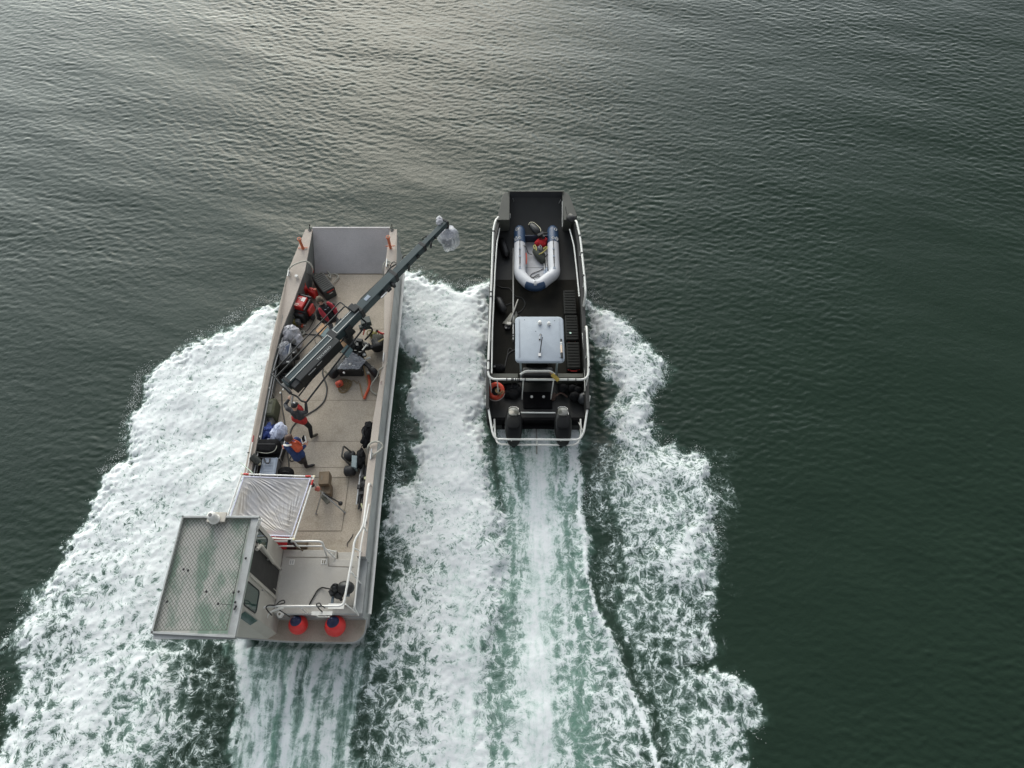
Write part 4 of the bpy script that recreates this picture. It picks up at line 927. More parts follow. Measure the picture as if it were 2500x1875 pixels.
m = MB(); m.box((.9,18.38,.98),(.84,.05,.34)); m.build('transom_board', mat('navy_board', (.02,.028,.05), .6), dg_, bevel=.01)
m = MB(); m.tube(curve([(.82,16.24,1.24),(.76,16.32,1.25),(.80,16.38,1.24),(.86,16.34,1.25),(.93,16.42,1.23),(1.0,16.44,1.20)]), .012, 6); m.tube([(.80,16.02,1.2),(.79,15.92,1.05),(.78,15.9,.85)], .012, 6); m.build('painter_line', cable, dg_)
m = MB(); m.tube(curve([(1.18,17.12,.83),(.98,16.98,.82),(.74,16.86,.82),(.66,16.72,.82),(.76,16.68,.82),(.90,16.80,.82),(1.0,16.84,.82)]), .012, 6); m.build('floor_line', cable, dg_)
m = MB(); m.tube(curve([(.36,17.85,1.2),(.50,17.86,1.12),(.60,17.70,.95),(.74,17.72,.86)]), .013, 6); m.tube(curve([(1.46,17.72,1.2),(1.34,17.62,1.05),(1.22,17.56,.9)]), .013, 6); m.build('side_line', cable, dg_)
m = MB(); m.tube(curve([(.51,17.65,1.02),(.53,17.4,1.02),(.51,17.15,1.0)]), .028, 6); m.build('red_strap', mat('faded_red', (.55,.12,.09), .8), dg_)
# its little outboard, tipped up across the stern
ob = thing('dinghy_outboard', 'small black outboard motor tipped up across the dinghy stern', 'outboard motor', (.95,18.55,.9))
m = MB(); d_ = Vector((.42,-.62,0)).normalized(); c_ = P('r1', 985, 690, 1.2); q_ = frame_of((0,0,0), d_)
rg = []
for s_, a_, b_ in ((-.30,.05,.05),(-.27,.10,.09),(-.15,.135,.12),(.05,.145,.13),(.2,.12,.11),(.28,.06,.06)): rg.append([c_+q_ @ Vector((s_, a_*cos(t_), b_*sin(t_))) for t_ in np.linspace(0, 2*pi, 17)[:-1]])
m.loft(rg); m.build('cowl', blackp, ob, angle=70)
m = MB(); e_ = c_+q_ @ Vector((-.27,0,.06)); m.tube(curve([c_+q_ @ Vector((-.25,-.11,.06)), c_+q_ @ Vector((-.31,0,.07)), c_+q_ @ Vector((-.22,.12,.06)), c_+q_ @ Vector((.1,.15,.05)), c_+q_ @ Vector((.26,.09,.05))]), .016, 6); m.build('cowl_trim', mat('tarnished_trim', (.42,.40,.30), .35, .6), ob)
m = MB(); m.cyl(c_+q_ @ Vector((.28,0,0)), c_+q_ @ Vector((.55,.05,-.05)), .06, .045); m.box(c_+q_ @ Vector((.36,0,.03)), (.1,.26,.12), q_); m.box(c_+q_ @ Vector((.48,.05,.0)), (.12,.06,.14), q_); m.cyl(c_+q_ @ Vector((.3,.05,.06)), c_+q_ @ Vector((.5,.24,.1)), .02); m.build('clamp_bracket', black, ob)
# red fuel bag, dark bag, oars in the dinghy
rb = thing('red_fuel_bag', 'crumpled red bag stowed beside the small outboard in the dinghy', 'bag', (1.12,17.85,.8))
m = MB(); c_ = P('r1', 1085, 900, .98); m.ell(c_, (.22,.20,.15), n=18, m=10); m.ell(c_+Vector((.10,.06,.08)), (.13,.12,.10)); m.ell(c_+Vector((-.13,-.05,.03)), (.13,.11,.11)); o = m.build('bag_body', redcloth, rb, angle=70)
m = MB(); m.tube(curve([c_+Vector((-.08,.04,.16)), c_+Vector((.02,.0,.2)), c_+Vector((.1,.03,.17))]), .014, 6); m.build('handle', black, rb)
db = thing('dark_kit_bag', 'dark green kit bag with yellow straps lying on the dinghy floor', 'bag', (1.0,17.3,.8))
m = MB(); a, b = P('r1', 985, 1030, .95), P('r1', 1110, 1190, .9); m.tube([a-(b-a)*.15, a, a.lerp(b,.5), b, b+(b-a)*.15], [.05,.11,.14,.12,.04], 12); m.tube([P('r1',1110,1070,.95),P('r1',1110,1180,.93)], [.08,.07], 10); m.build('bag_body', mat('dark_green_bag', (.035,.04,.032), .8, var=.3, bump=.5, bscale=30), db, angle=70)
for pts in ([(985,1000),(965,960),(985,935),(1005,975),(1005,1020)], [(1045,1080),(1090,1060),(1150,1010),(1175,975),(1150,965),(1115,1000)]):
    m = MB(); m.tube(curve([P('r1', *p, 1.06) for p in pts]), .017, 6); m.build('strap', mat('yellow_strap', (.60,.52,.14), .7), db)
jug = thing('clear_jug', 'small clear plastic jug between the red bag and the dark bag', 'jug', tuple(P('r1',1065,1000,.82)))
m = MB(); p = P('r1',1065,1000,.9); m.lathe([(.075,-.08),(.085,-.05),(.085,.10),(.05,.15),(.03,.16)], p, 16); m.build('jug_body', film2, jug); m = MB(); m.cyl(p+Vector((0,0,.16)), p+Vector((0,0,.20)), .035); m.build('cap', greyd, jug)
oar = thing('paddle', 'white shafted paddle lying along the dinghy floor', 'paddle', tuple(P('r1',1155,1190,.86)))
m = MB(); m.tube([P('r1',1140,1050,.9), P('r1',1170,1300,.84)], .018, 8); m.build('shaft', white, oar); m = MB(); a, b = P('r1',1165,1275,.85), P('r1',1172,1370,.84); m.tube([a, a.lerp(b,.4), b], [.02,.05,.035], 8); m.build('blade', greyp, oar)
oar2 = copy_tree(oar); oar2['label'] = 'second paddle nearer the dinghy centre, beside the white shafted one'; oar2.location = Vector(oar.location)+Vector((-.075,-.12,0)); oar['group'] = oar2['group'] = 'paddles in the dinghy'
# transit cases in a row
def ribbed_case(loc, sx, sy, sz, name, label, group, mt, rz=0, ribs=9, sticker=False, handle=red):
    t_ = thing(name, label, 'case', (0,0,0), group)
    m = MB(); m.rbox((0,0,sz*.34),(sx,sy,sz*.68),.04,top=.005); m.build('case_body', mt, t_)
    m = MB(); m.rbox((0,0,sz*.84),(sx+.012,sy+.012,sz*.30),.045)
    for i in range(ribs):
        y = -sy*.44+sy*.88*i/(ribs-1); m.box((0,y,sz+.004),(sx*.86,sy/ribs*.55,.016))
    m.build('case_lid', mt, t_)
    m = MB()
    for x in (-sx*.3, sx*.3): m.box((x,-sy/2-.012,sz*.66),(.07,.03,.09)); m.box((x,sy/2+.012,sz*.66),(.07,.03,.09))
    m.build('latch', mt, t_)
    m = MB(); m.tube([(-sx*.25,-sy/2-.01,sz*.78),(-sx*.22,-sy/2-.06,sz*.82),(sx*.22,-sy/2-.06,sz*.82),(sx*.25,-sy/2-.01,sz*.78)], .017, 6); m.build('handle', handle, t_)
    if sticker:
        m = MB(); m.box((.02,-sy/2-.007,sz*.82),(.26,.004,.075)); m.build('red_sticker', red, t_); m = MB(); m.box((.06,-sy/2-.007,sz*.60),(.20,.004,.05)); m.build('white_sticker', paper, t_)
    t_.location = loc; t_.rotation_euler = (0,0,rz); return t_
caseb = mat('case_black', (.0125,.013,.011), .7, var=.15, scale=4, spec=.2)
GC = 'black ribbed cases along the starboard side'
c0 = ribbed_case((2.03,15.42,.6), .43,1.04,.45, 'transit_case', 'black ribbed case nearest the bow, forward of the canopy', GC, caseb)
c1 = copy_tree(c0); c1.location = (2.05,14.34,.6); c1['label'] = 'black ribbed case with a pale spot, middle one of the row beside the canopy'
c2 = copy_tree(c0); c2.location = (2.06,13.22,.6); c2['label'] = 'black ribbed case with the big red handle, aftmost of its row'
m = MB(); p = P('r2',1532,840,1.07); m.cyl(p, p+Vector((0,0,.008)), .035, n=8); m.build('pale_spot', mat('mint_tape', (.55,.75,.62), .6), c1)
rh = thing('red_tow_handle', 'red curved handle piece at the aft end of the black cases', 'handle', tuple(P('r2',1590,1390,.95)))
m = MB(); m.tube(curve([P('r2',1500,1415,.95), P('r2',1530,1370,1.0), P('r2',1590,1352,1.02), P('r2',1650,1370,1.0), P('r2',1670,1410,.95)]), .026, 8); m.tube([P('r2',1510,1420,.9), P('r2',1660,1420,.9)], .02, 6); m.build('grip', red, rh)
# port side: white pole, anchor, fenders, rope
wp = thing('boat_pole', 'long white pole lying fore and aft along the port deck', 'pole', (-.0,15.5,.66))
m = MB(); a, b = P('r1',652,625,.7), P('r2',650,945,.7); m.tube([a, b], .022, 8); m.build('shaft', pipew, wp)
m = MB()
for t_ in (.955,.975,.03): p = a.lerp(b, t_); m.cyl(p, p+(b-a).normalized()*.04, .028)
m.cyl(b, b+(b-a).normalized()*.09, .03, .024); m.build('grip_band', black, wp)
an = thing('anchor', 'galvanised plough anchor lying by the port rail', 'anchor', tuple(P('r2',600,640,.62)))
ag = mat('galvanised', (.25,.25,.22), .55, .4, var=.2, scale=7)
m = MB(); m.tube([P('r2',725,322,.78), P('r2',600,670,.74)], [.026,.034], 8); m.box(P('r2',585,700,.76),(.16,.12,.10)); m.build('shank', mat('shank_grey', (.42,.41,.37), .5, .4), an, bevel=.01)
for pts in ([(625,515,.66),(480,690,.62),(540,710,.74),(630,600,.74)], [(690,500,.66),(710,560,.62),(700,700,.62),(630,690,.74)]):
    m = MB(); m.quad(*[P('r2', *q) for q in pts], .03); m.build('fluke', ag, an, bevel=.008)
m = MB(); p = P('r2',560,760,.68); m.box(p, (.2,.13,.1)); m.slot(1); m.ell(P('r2',540,762,.78), (.025,.025,.02), n=8, m=6); m.build('anchor_roller', [black, white], an, bevel=.02)
fendr = mat('black_fender', (.012,.012,.012), .5, var=.25, scale=6)
def fender(k, a, b, z, r_, label, group):
    p, q_ = P(k, *a, z), P(k, *b, z); t_ = thing('fender', label, 'fender', tuple(p.lerp(q_, .5)-Vector((0,0,r_))), group)
    m = MB(); n = (q_-p); m.tube([p, p+n*.06, p+n*.16, p+n*.5, p+n*.84, p+n*.94, q_], [.03,r_*.7,r_,r_,r_,r_*.7,.03], 16); m.build('fender_body', fendr, t_, angle=70)
    m = MB(); m.tube([p-n*.05, p+n*.01], .03, 8); m.tube(curve([p, p+Vector((-.05,.08,.12)), p+Vector((-.1,.1,.4))]), .01, 6); m.build('lanyard', cable, t_)
    return t_
fender('r2', (400,300), (510,520), .76, .15, 'black cylinder fender beside the anchor on the port side', 'black fenders')
fender('r1', (455,830), (560,1120), .76, .15, 'black cylinder fender beside the dinghy on the port side', 'black fenders')
fender('r1', (1490,490), (1610,570), 1.72, .15, 'black fender resting on the starboard bow plate', 'black fenders')
rp = thing('deck_rope', 'black rope trailing loosely across the port deck by the white pole', 'rope', tuple(P('r2',650,200,.61)))
m = MB(); m.tube(curve([P('r2', x, y, .62) for x, y in ((400,100),(480,140),(590,150),(640,210),(690,270),(780,300),(830,370),(820,440),(760,510),(700,540),(780,590))]), .016, 6); m.tube(curve([P('r2', x, y, .62) for x, y in ((540,410),(620,380),(700,370),(740,320))]), .013, 6); m.build('rope_line', cable, rp)
rp = thing('deck_cable', 'black cable curling from under the canopy to the port quarter', 'cable', tuple(P('r2',560,1200,.61)))
m = MB(); m.tube(curve([P('r2', x, y, .62) for x, y in ((690,1090),(600,1140),(560,1190),(535,1290),(515,1390))]), .02, 6); m.tube(curve([P('r2', x, y, .62) for x, y in ((560,1180),(575,1100),(610,1075),(640,1110))]), .013, 6); m.build('cable_line', cable, rp)
cb = thing('black_bucket', 'black bag slumped in the port quarter ahead of the coaming', 'bag', tuple(P('r3',440,120,.6)))
m = MB(); p = P('r3',440,125,.74); m.ell(p, (.20,.17,.15)); m.ell(p+Vector((-.17,.05,.03)), (.10,.10,.09)); m.build('bag_body', blackc, cb, angle=70); m = MB(); m.ell(P('r3',360,95,.9), (.045,.04,.03), n=10, m=6); m.build('cap', greyd, cb)
# life ring, glove/sponge, ball fender, rope at the stern
lr = thing('life_ring', 'orange life ring with a tan line hung in the port stern corner', 'life ring', tuple(P('r3',390,470,.75)))
lrm = mat('lifering_orange', (.62,.07,.035), .55, var=.1, dirt=.2, dcol=(.4,.06,.04))
tl = Matrix.Rotation(R(28), 3, 'X') @ Matrix.Rotation(R(-18), 3, 'Y'); c_ = P('r3',385,472,.95); m = MB()
m.tube([c_+tl @ Vector((.225*cos(a), .225*sin(a), 0)) for a in np.linspace(0, 2*pi, 29)[:-1]], .075, 12, closed=True); m.build('ring', lrm, lr, angle=80)
m = MB(); m.tube(curve([c_+tl @ Vector((.32*cos(a), .32*sin(a), .05+.03*sin(3*a))) for a in np.linspace(2.4, 6.0, 12)]), .012, 5); m.build('grab_line', mat('pale_pink_cord', (.6,.5,.45), .8), lr)
m = MB(); coil(m, P('r3',440,480,1.02), .10, 4, .016, jit=.3, seed=3); m.tube(curve([P('r3',440,480,1.08), P('r3',450,540,1.0), P('r3',420,580,.85)]), .018, 6); m.build('throw_line', rope_t, lr)
gl = thing('yellow_sponge', 'yellow sponge brush tied to the aft pipe rail', 'brush', tuple(P('r3',1300,260,1.9)))
a, b = P('r3',1250,215,1.98), P('r3',1350,310,1.95); m = MB(); m.box((a+b)/2, ((b-a).length,.12,.07), frame_of((0,0,0), b-a)); o = m.build('sponge', yellow, gl, bevel=.02, seg=3); m = MB(); m.cyl(a, a+(a-b)*.35, .02); m.build('peg', wood, gl)
bf = thing('ball_fender', 'dark grey ball fender in the starboard stern corner', 'fender', tuple(P('r3',1730,590,.5)))
m = MB(); p = P('r3',1730,590,.72); m.ell(p, (.20,.20,.20), n=20, m=12); m.build('ball', mat('grey_ball', (.055,.06,.065), .5, var=.2), bf, angle=80); m = MB(); m.cyl(p+Vector((0,.02,.18)), p+Vector((0,.04,.27)), .035); m.build('eye', greyd, bf)
kb = thing('brown_bag', 'dark brown bag with a strap in the black stern well', 'bag', tuple(P('r3',1270,580,.5)))
br = mat('brown_leather', (.07,.042,.032), .8, var=.35, scale=9); m = MB(); p = P('r3',1265,570,.6); m.ell(p, (.10,.12,.10)); m.ell(p+Vector((.05,.08,.03)), (.07,.07,.07)); m.build('bag_body', br, kb, angle=70)
m = MB(); m.tube(curve([P('r3',1300,560,.65), P('r3',1370,505,.72), P('r3',1430,520,.72), P('r3',1490,570,.66)]), [.03]*18+[.02], 7); m.build('strap', br, kb)
ck = thing('coat_pile', 'pile of black coats and lines in the dark stern well', 'coats', tuple(P('r3',640,480,.5)))
m = MB(); rnd = random.Random(5)
for x, y, s_ in ((600,440,.2),(680,430,.2),(560,520,.16),(650,520,.22),(740,470,.15)): m.ell(P('r3',x,y,.6), (s_,s_*.9,.14+.05*rnd.random()))
m.build('coats', blackc, ck, angle=70)
ck = thing('coil_bag', 'black rope bags hanging under the starboard end of the aft rail', 'bag', tuple(P('r3',1580,470,.6)))
m = MB()
for x, y, s_ in ((1560,440,.15),(1640,470,.15),(1600,560,.18),(1420,430,.16)): m.ell(P('r3',x,y,.75), (s_,s_*.9,.2))
m.build('bags', blackc, ck, angle=70)
bt = thing('baton_light', 'white and wooden rod lying along the starboard edge of the canopy', 'rod', tuple(P('r2',1395,1080,2.73)))
m = MB(); pts = [P('r2',1390,935,2.76), P('r2',1392,985,2.76), P('r2',1392,1030,2.76), P('r2',1398,1150,2.76), P('r2',1405,1225,2.76)]
m.cyl(pts[0], pts[1], .028); m.slot(1); m.cyl(pts[1], pts[2], .02); m.slot(2); m.cyl(pts[2], pts[3], .03); m.slot(0); m.cyl(pts[3], pts[4], .042, .03); m.build('rod', [black, white, mat('pale_wood', (.62,.48,.36), .6)], bt)
bl = MB(); bl.cyl(pts[1], pts[1]+Vector((0,-.04,0)), .034); bl.build('collar', paper, bt)

# ------------------------------------------------------------ CAMERA CRANE
cr = thing('camera_crane', 'long dark teal telescopic camera crane reaching over the starboard bow', 'camera crane', (-5.2,13.05,DK))
R0 = Vector((-6.77,11.04,2.82)); TP = Vector((-2.17,16.84,3.52)); BD = (TP-R0); BL = BD.length; BF = frame_of(R0, BD)
def bm_(s, y=0, z=0): return R0+BF @ Vector((s, y, z))
def bbox(mb, s0, s1, w_, h_, y=0, z=0): mb.box(bm_((s0+s1)/2, y, z), (s1-s0, w_, h_), BF)
m = MB(); bbox(m, 0, 3.25, .30, .34); m.build('outer_boom', teal, cr, bevel=.012)
m = MB()
for y in (-.10, .10): bbox(m, .12, 1.92, .018, .02, y, .18); bbox(m, 2.18, 3.2, .018, .02, y, .18)
bbox(m, 1.93, 1.95, .22, .022, 0, .18); bbox(m, 2.15, 2.17, .22, .022, 0, .18); m.build('carriage_track', pipew, cr)
m = MB(); bbox(m, 1.95, 2.15, .32, .03, 0, .185); bbox(m, .05, .14, .26, .05, 0, .18); m.build('track_plate', teal_d, cr)
m = MB(); bbox(m, 3.15, 4.85, .285, .33, 0, .02); m.build('boom_section', teal, cr, bevel=.012)
m = MB(); bbox(m, 4.8, 6.25, .225, .27, 0, .02); m.build('boom_section', teal, cr, bevel=.01)
m = MB(); bbox(m, 6.2, BL, .165, .21, 0, .02); m.build('boom_section', teal, cr, bevel=.01)
m = MB()
for s, w_, h_ in ((3.2,.36,.40),(4.82,.31,.36),(6.22,.25,.30)): bbox(m, s-.05, s+.07, w_, h_, 0, .01)
bbox(m, 3.0, 3.2, .30, .12, .08, .22); bbox(m, BL-.06, BL+.02, .2, .25, 0, .02); m.build('boom_collar', teal_d, cr, bevel=.01)
m = MB(); bbox(m, 3.55, 3.75, .12, .01, .02, .19); m.build('boom_label', greyp, cr)
m = MB(); bbox(m, .30, 2.02, .20, .46, -.27, -.02); bbox(m, .05, .42, .22, .36, -.25, -.05); m.build('counterweight_box', teal_d, cr, bevel=.015)
m = MB(); bbox(m, .45, 1.55, .02, .012, -.18, .17); m.build('counterweight_trim', alu, cr)
text_mesh('TECHNO', .095, 'crane_lettering', mat('lettering', (.42,.43,.42), .5), bm_(1.42, -.285, .214), BF, cr, sx=1.5)
m = MB(); bbox(m, .62, .92, .035, .01, -.375, .12); bbox(m, 1.0, 1.2, .02, .01, -.375, .14); m.build('white_label', paper, cr)
m = MB()                                              # hoses, pulleys and clamps along the boom
m.tube(curve([bm_(3.3,.17,.1), bm_(3.6,.24,.05), bm_(4.1,.26,.0), bm_(4.6,.22,.05), bm_(4.95,.24,.1), bm_(5.15,.15,.15)]), .025, 6)
m.tube(curve([bm_(4.9,.17,.15), bm_(5.0,.27,.15), bm_(5.15,.25,.2), bm_(5.15,.14,.22)]), .016, 6)
for s, y in ((6.45,-.17),(5.35,-.18),(6.55,.15),(5.6,.19)):
    c_ = bm_(s, y, .0); m.tube([c_+BF @ Vector((.085*cos(a), .02*sin(a)*0, .085*sin(a)))+BF @ Vector((0, .06*cos(a) if y < 0 else -.05*cos(a), 0)) for a in np.linspace(0, 2*pi, 17)[:-1]], .018, 6, closed=True)
m.build('hose', cable, cr)
m = MB()
for s, y, a, b, c_ in ((4.55,-.22,.10,.16,.16),(4.35,-.24,.16,.08,.10),(4.1,-.20,.22,.08,.14),(6.62,.12,.12,.08,.14),(6.9,.10,.06,.06,.1),(5.85,-.15,.12,.06,.1),(6.75,-.1,.05,.1,.08)): m.box(bm_(s,y,.02), (a,b,c_), BF)
m.build('boom_fitting', teal_d, cr, bevel=.01)
m = MB(); bbox(m, 3.95, 4.22, .04, .04, -.26, .05); m.build('fluid_level', steel, cr)
def bar(pts, r=.022, nm='control_bar'):
    mm = MB(); mm.tube(fillet(pts, .08, 4), r, 8); return mm.build(nm, teal_d, cr)
ZB = 2.74
lo0, li0 = P('c',15,1105,ZB), P('c',108,1180,ZB); ri0, rb0 = P('2',570,520,ZB), P('2',655,583,ZB)
bar([lo0, P('a',1255,640,ZB+.2), P('a',1340,708,ZB+.2)]); bar([li0, P('a',1350,708,ZB+.2), P('a',1440,805,ZB+.2)], .026)
bar([ri0, P('1',1060,1128,ZB+.2), P('1',985,1100,ZB+.2)]); bar([rb0, P('1',1135,1193,ZB+.2), P('1',1060,1128,ZB+.2)], .028)
bar([lo0, li0, P('c',195,1300,ZB), P('c',400,1500,ZB), P('2',555,520,ZB), P('2',600,575,ZB), rb0], .026, 'end_bar')
m = MB(); m.box(P('c',330,1400,ZB-.05), (.42,.10,.12), frame_of((0,0,0), P('c',450,1560,ZB)-P('c',180,1260,ZB))); m.box(P('2',500,560,ZB), (.05,.26,.06)); m.build('control_box', greyd, cr, bevel=.01)
m = MB(); 
for x, y in ((260,1420),(205,1485)): m.ell(P('c',x,y,ZB+.05), (.03,.03,.03), n=10, m=6)
m.build('control_knob', white, cr)
for pts, mt, nm in (([(1250,1300),(1378,1398),(1270,1512),(1142,1430)], wood, 'wood_plate'), ([(1380,1405),(1482,1500),(1390,1645),(1268,1532)], tealbox, 'grey_plate'),
                    ([(930,1025),(1020,1090),(900,1240),(815,1158)], wood, 'wood_plate'), ([(1022,1095),(1110,1180),(1010,1300),(903,1243)], tealbox, 'grey_plate')):
    m = MB(); q_ = [P('a', *p, 2.50) for p in pts]; m.quad(q_[0], q_[3], q_[2], q_[1], .05); m.build(nm, mt, cr, bevel=.006)
m = MB(); a, b = P('a',1150,1440,2.55), P('a',1270,1540,2.5); m.tube([P('a',1140,1460,2.52), P('a',1275,1560,2.5)], .018, 6); m.tube([P('a',1015,1100,2.45),P('a',1140,1440,2.45)], .05, 8); m.tube([P('a',1000,1300,2.45),P('a',1385,1400,2.45)], .04, 8); m.build('cross_tube', teal_d, cr)
PV = Vector((-5.22,13.02,DK))
m = MB(); m.cyl(PV+Vector((0,0,.35)), PV+Vector((0,0,1.40)), .15, .12, 16); m.cyl(PV+Vector((0,0,.28)), PV+Vector((0,0,.40)), .28, .24, 18); m.box(PV+Vector((0,0,1.42)), (.40,.44,.12), BF); m.build('pedestal', teal_d, cr, bevel=.01)
m = MB()
for s in (-1, 1): m.box(PV+BF @ Vector((0, s*.20, 0))+Vector((0,0,1.62)), (.26,.04,.5), BF)
m.build('yoke', teal_d, cr, bevel=.01)
whp = [P('b',300,1080,DK+.2), P('b',1100,1060,DK+.2), P('b',1180,560,DK+.2), P('b',620,330,DK+.2)]
for w_ in whp:
    m = MB(); c_ = PV+Vector((0,0,.28)); m.box((c_+w_)/2+Vector((0,0,.06)), ((w_-c_).length,.13,.12), frame_of((0,0,0), w_-c_)); m.build('outrigger', blackp, cr, bevel=.015)
    m = MB(); ax = (w_-c_).cross(Vector((0,0,1))).normalized(); m.lathe([(.0,-.09),(.12,-.09),(.19,-.075),(.205,-.03),(.205,.03),(.19,.075),(.12,.09),(0,.09)], w_+Vector((0,0,.005)), 20, ax); m.build('wheel', black, cr, angle=50)
m = MB()
for x, y, z, a, b, c_ in ((780,560,1.75,.25,.2,.3),(700,500,1.9,.18,.24,.3),(830,480,1.9,.12,.2,.4),(950,540,1.7,.22,.16,.2),(880,690,1.6,.16,.18,.25),(560,420,1.8,.2,.3,.3),(1130,480,1.55,.2,.2,.25),(640,560,2.0,.15,.2,.2)): m.box(P('b',x,y,z), (a,b,c_), Matrix.Rotation(x*.013, 3, 'Z'))
m.build('drive_box', blackp, cr, bevel=.015)
m = MB(); m.box(P('a',1720,1000,2.1), (.32,.26,.22), Matrix.Rotation(.3,3,'Z')); m.box(P('a',1700,1090,2.0), (.36,.14,.2), Matrix.Rotation(.3,3,'Z')); m.build('monitor', mat('dark_green_box', (.035,.045,.04), .5), cr, bevel=.015)
m = MB(); m.tube(curve([P('a',1800,1090,2.0), P('a',1835,1150,1.9), P('a',1790,1230,1.7), P('a',1700,1330,1.6)]), .03, 8); m.build('arm_post', black, cr)
m = MB()
for x, y, l_ in ((655,485,.09),(760,480,.08),(760,515,.08),(725,625,.08),(820,655,.09)): m.box(P('b',x,y,2.1), (l_,.015,.015))
m.cyl(P('b',865,622,2.0), P('b',955,515,2.0), .022); m.cyl(P('b',945,800,1.7), P('b',1030,768,1.75), .03); m.ell(P('b',905,715,1.7),(.06,.05,.05)); m.ell(P('b',850,1030,1.55),(.05,.05,.04)); m.ell(P('b',985,1072,1.5),(.05,.03,.04)); m.build('bright_fitting', pipew, cr)
m = MB(); m.tube([P('b',925+52*cos(a), 500+48*sin(a), 1.95) for a in np.linspace(.3, 6.0, 20)], .012, 6); m.build('white_lead', rope_w, cr)
# camera head in rain covers at the tip
m = MB(); hd = TP+Vector((.02,.0,-.10)); hc = P('1',2010,300,2.75); m.cyl(hd, Vector((hc.x,hc.y,3.15)), .06, .05); m.box((hc.x,hc.y,3.12), (.42,.1,.06)); m.box((hc.x-.2,hc.y,2.9), (.04,.12,.5)); m.box((hc.x+.2,hc.y,2.9), (.04,.12,.5)); m.build('remote_head', black, cr, bevel=.01)
m = MB(); m.box((hc.x,hc.y,2.80), (.22,.42,.26)); m.cyl((hc.x,hc.y+.2,2.80),(hc.x,hc.y+.42,2.80),.075,.085,16); m.box((hc.x-.14,hc.y-.05,2.85),(.08,.2,.2)); m.build('film_camera', blackp, cr, bevel=.015)
def plastic_blob(name, c, r, mt, par, seed=1, amp=.16):
    mb = MB(); n, k = 30, 18; rings = []; rnd = random.Random(seed); ph = [(rnd.uniform(0,6.3), rnd.randint(2,7), rnd.uniform(1,6), rnd.uniform(0,6.3)) for _ in range(8)]
    for i in range(k):
        th = -pi/2+pi*(.02+.96*i/(k-1)); ring = []
        for j in range(n):
            a = 2*pi*j/n; f = 1+amp*sum(abs(sin(q_*a*.5+p_+sin(u_*th+v_)))-.6 for p_, q_, u_, v_ in ph)/2.2
            ring.append(Vector(c)+Vector((r[0]*f*cos(th)*cos(a), r[1]*f*cos(th)*sin(a), r[2]*(1+.4*(f-1))*sin(th))))
        rings.append(ring)
    mb.loft(rings, caps=False); return mb.build(name, mt, par, angle=25)
plastic_blob('rain_cover', (hc.x+.03,hc.y,2.86), (.33,.36,.46), film, cr, 4, .22); plastic_blob('rain_cover', (hc.x+.02,hc.y+.03,3.12), (.27,.27,.2), film2, cr, 9, .2)
plastic_blob('rain_cover', P('1',1915,85,3.62), (.11,.16,.14), film2, cr, 2, .3)

# ------------------------------------------------------------ THINGS ON THE LANDING CRAFT
# big wheeled black case
q_ = [P('a',720,160,1.78), P('a',930,85,1.78), P('a',1180,380,1.78), P('a',960,490,1.78)]
cc = (q_[0]+q_[1]+q_[2]+q_[3])/4; ax = ((q_[1]-q_[2])+(q_[0]-q_[3])).normalized(); rz = math.atan2(ax.y, ax.x)-pi/2
bc = ribbed_case((cc.x,cc.y,DK), .42,.86,.48, 'wheeled_case', 'large black ribbed case standing askew behind the bow ramp', None, mat('case_black_dusty', (.040,.042,.038), .65, var=.15, scale=4), rz, 10, True, black)
m = MB()
for x in (-.16, .16): m.cyl(bc.matrix_basis @ Vector((x-.03,.45,.07)), bc.matrix_basis @ Vector((x+.03,.45,.07)), .07)
m.build('wheel', black, bc)
# generator
gq = [P('a',480,495,2.0), P('a',705,540,2.0), P('a',580,760,2.0), P('a',385,690,2.0)]; gc = sum(gq, Vector())/4; gx_ = (gq[1]-gq[0]+gq[2]-gq[3]).normalized(); GF = frame_of(gc, gx_)
ge = thing('generator', 'red and black portable generator by the port bulwark', 'generator', (gc.x,gc.y,DK))
def gb(mb, c, d): mb.box(Vector((gc.x,gc.y,DK))+GF @ Vector(c), d, GF)
m = MB(); gb(m, (-.03,0,.42), (.40,.46,.50)); m.build('fuel_tank', red, ge, bevel=.04, seg=3)
m = MB(); gb(m, (.25,-.02,.36), (.05,.50,.56)); gb(m, (-.26,0,.3),(.05,.52,.5)); gb(m, (0,.26,.64), (.54,.06,.08)); gb(m, (0,-.27,.30), (.50,.06,.40)); gb(m, (0,0,.1),(.56,.6,.14)); m.build('frame', blackp, ge, bevel=.012)
m = MB(); gb(m, (.33,-.03,.34), (.10,.34,.36)); m.build('side_cover', red, ge, bevel=.03, seg=3)
m = MB(); gb(m, (.06,.10,.674), (.13,.16,.006)); m.slot(1); gb(m, (-.10,-.13,.675), (.22,.05,.008)); gb(m, (-.08,-.19,.675),(.12,.03,.006)); m.build('label_plate', [paper, mat('pink_tape', (.7,.5,.42), .7)], ge)
m = MB(); p = Vector((gc.x,gc.y,DK))+GF @ Vector((-.08,.06,.69)); m.tube([p+Vector((.05*cos(a),.05*sin(a),0)) for a in np.linspace(-.8,2.0,9)], .011, 6); m.build('fuel_cap', paper, ge)
def jerry(k, x, y, z, label, rz=0.0, s_=1.0):
    p = P(k, x, y, z); t_ = thing('fuel_can', label, 'fuel can', (p.x,p.y,DK if z > DK else z), 'red fuel cans', 0)
    m = MB(); m.rbox(p, (.30*s_,.22*s_,.30), .06, Matrix.Rotation(rz,3,'Z'), top=.05); m.build('can_body', red, t_, angle=50)
    m = MB(); f = Matrix.Rotation(rz,3,'Z'); m.tube([p+f @ Vector((-.1,0,.13)), p+f @ Vector((-.07,0,.21)), p+f @ Vector((.05,0,.21)), p+f @ Vector((.08,0,.14))], .02, 8); m.build('handle', red, t_)
    m = MB(); m.cyl(p+f @ Vector((.11,.05,.14)), p+f @ Vector((.12,.06,.22)), .035); m.build('cap', orange, t_)
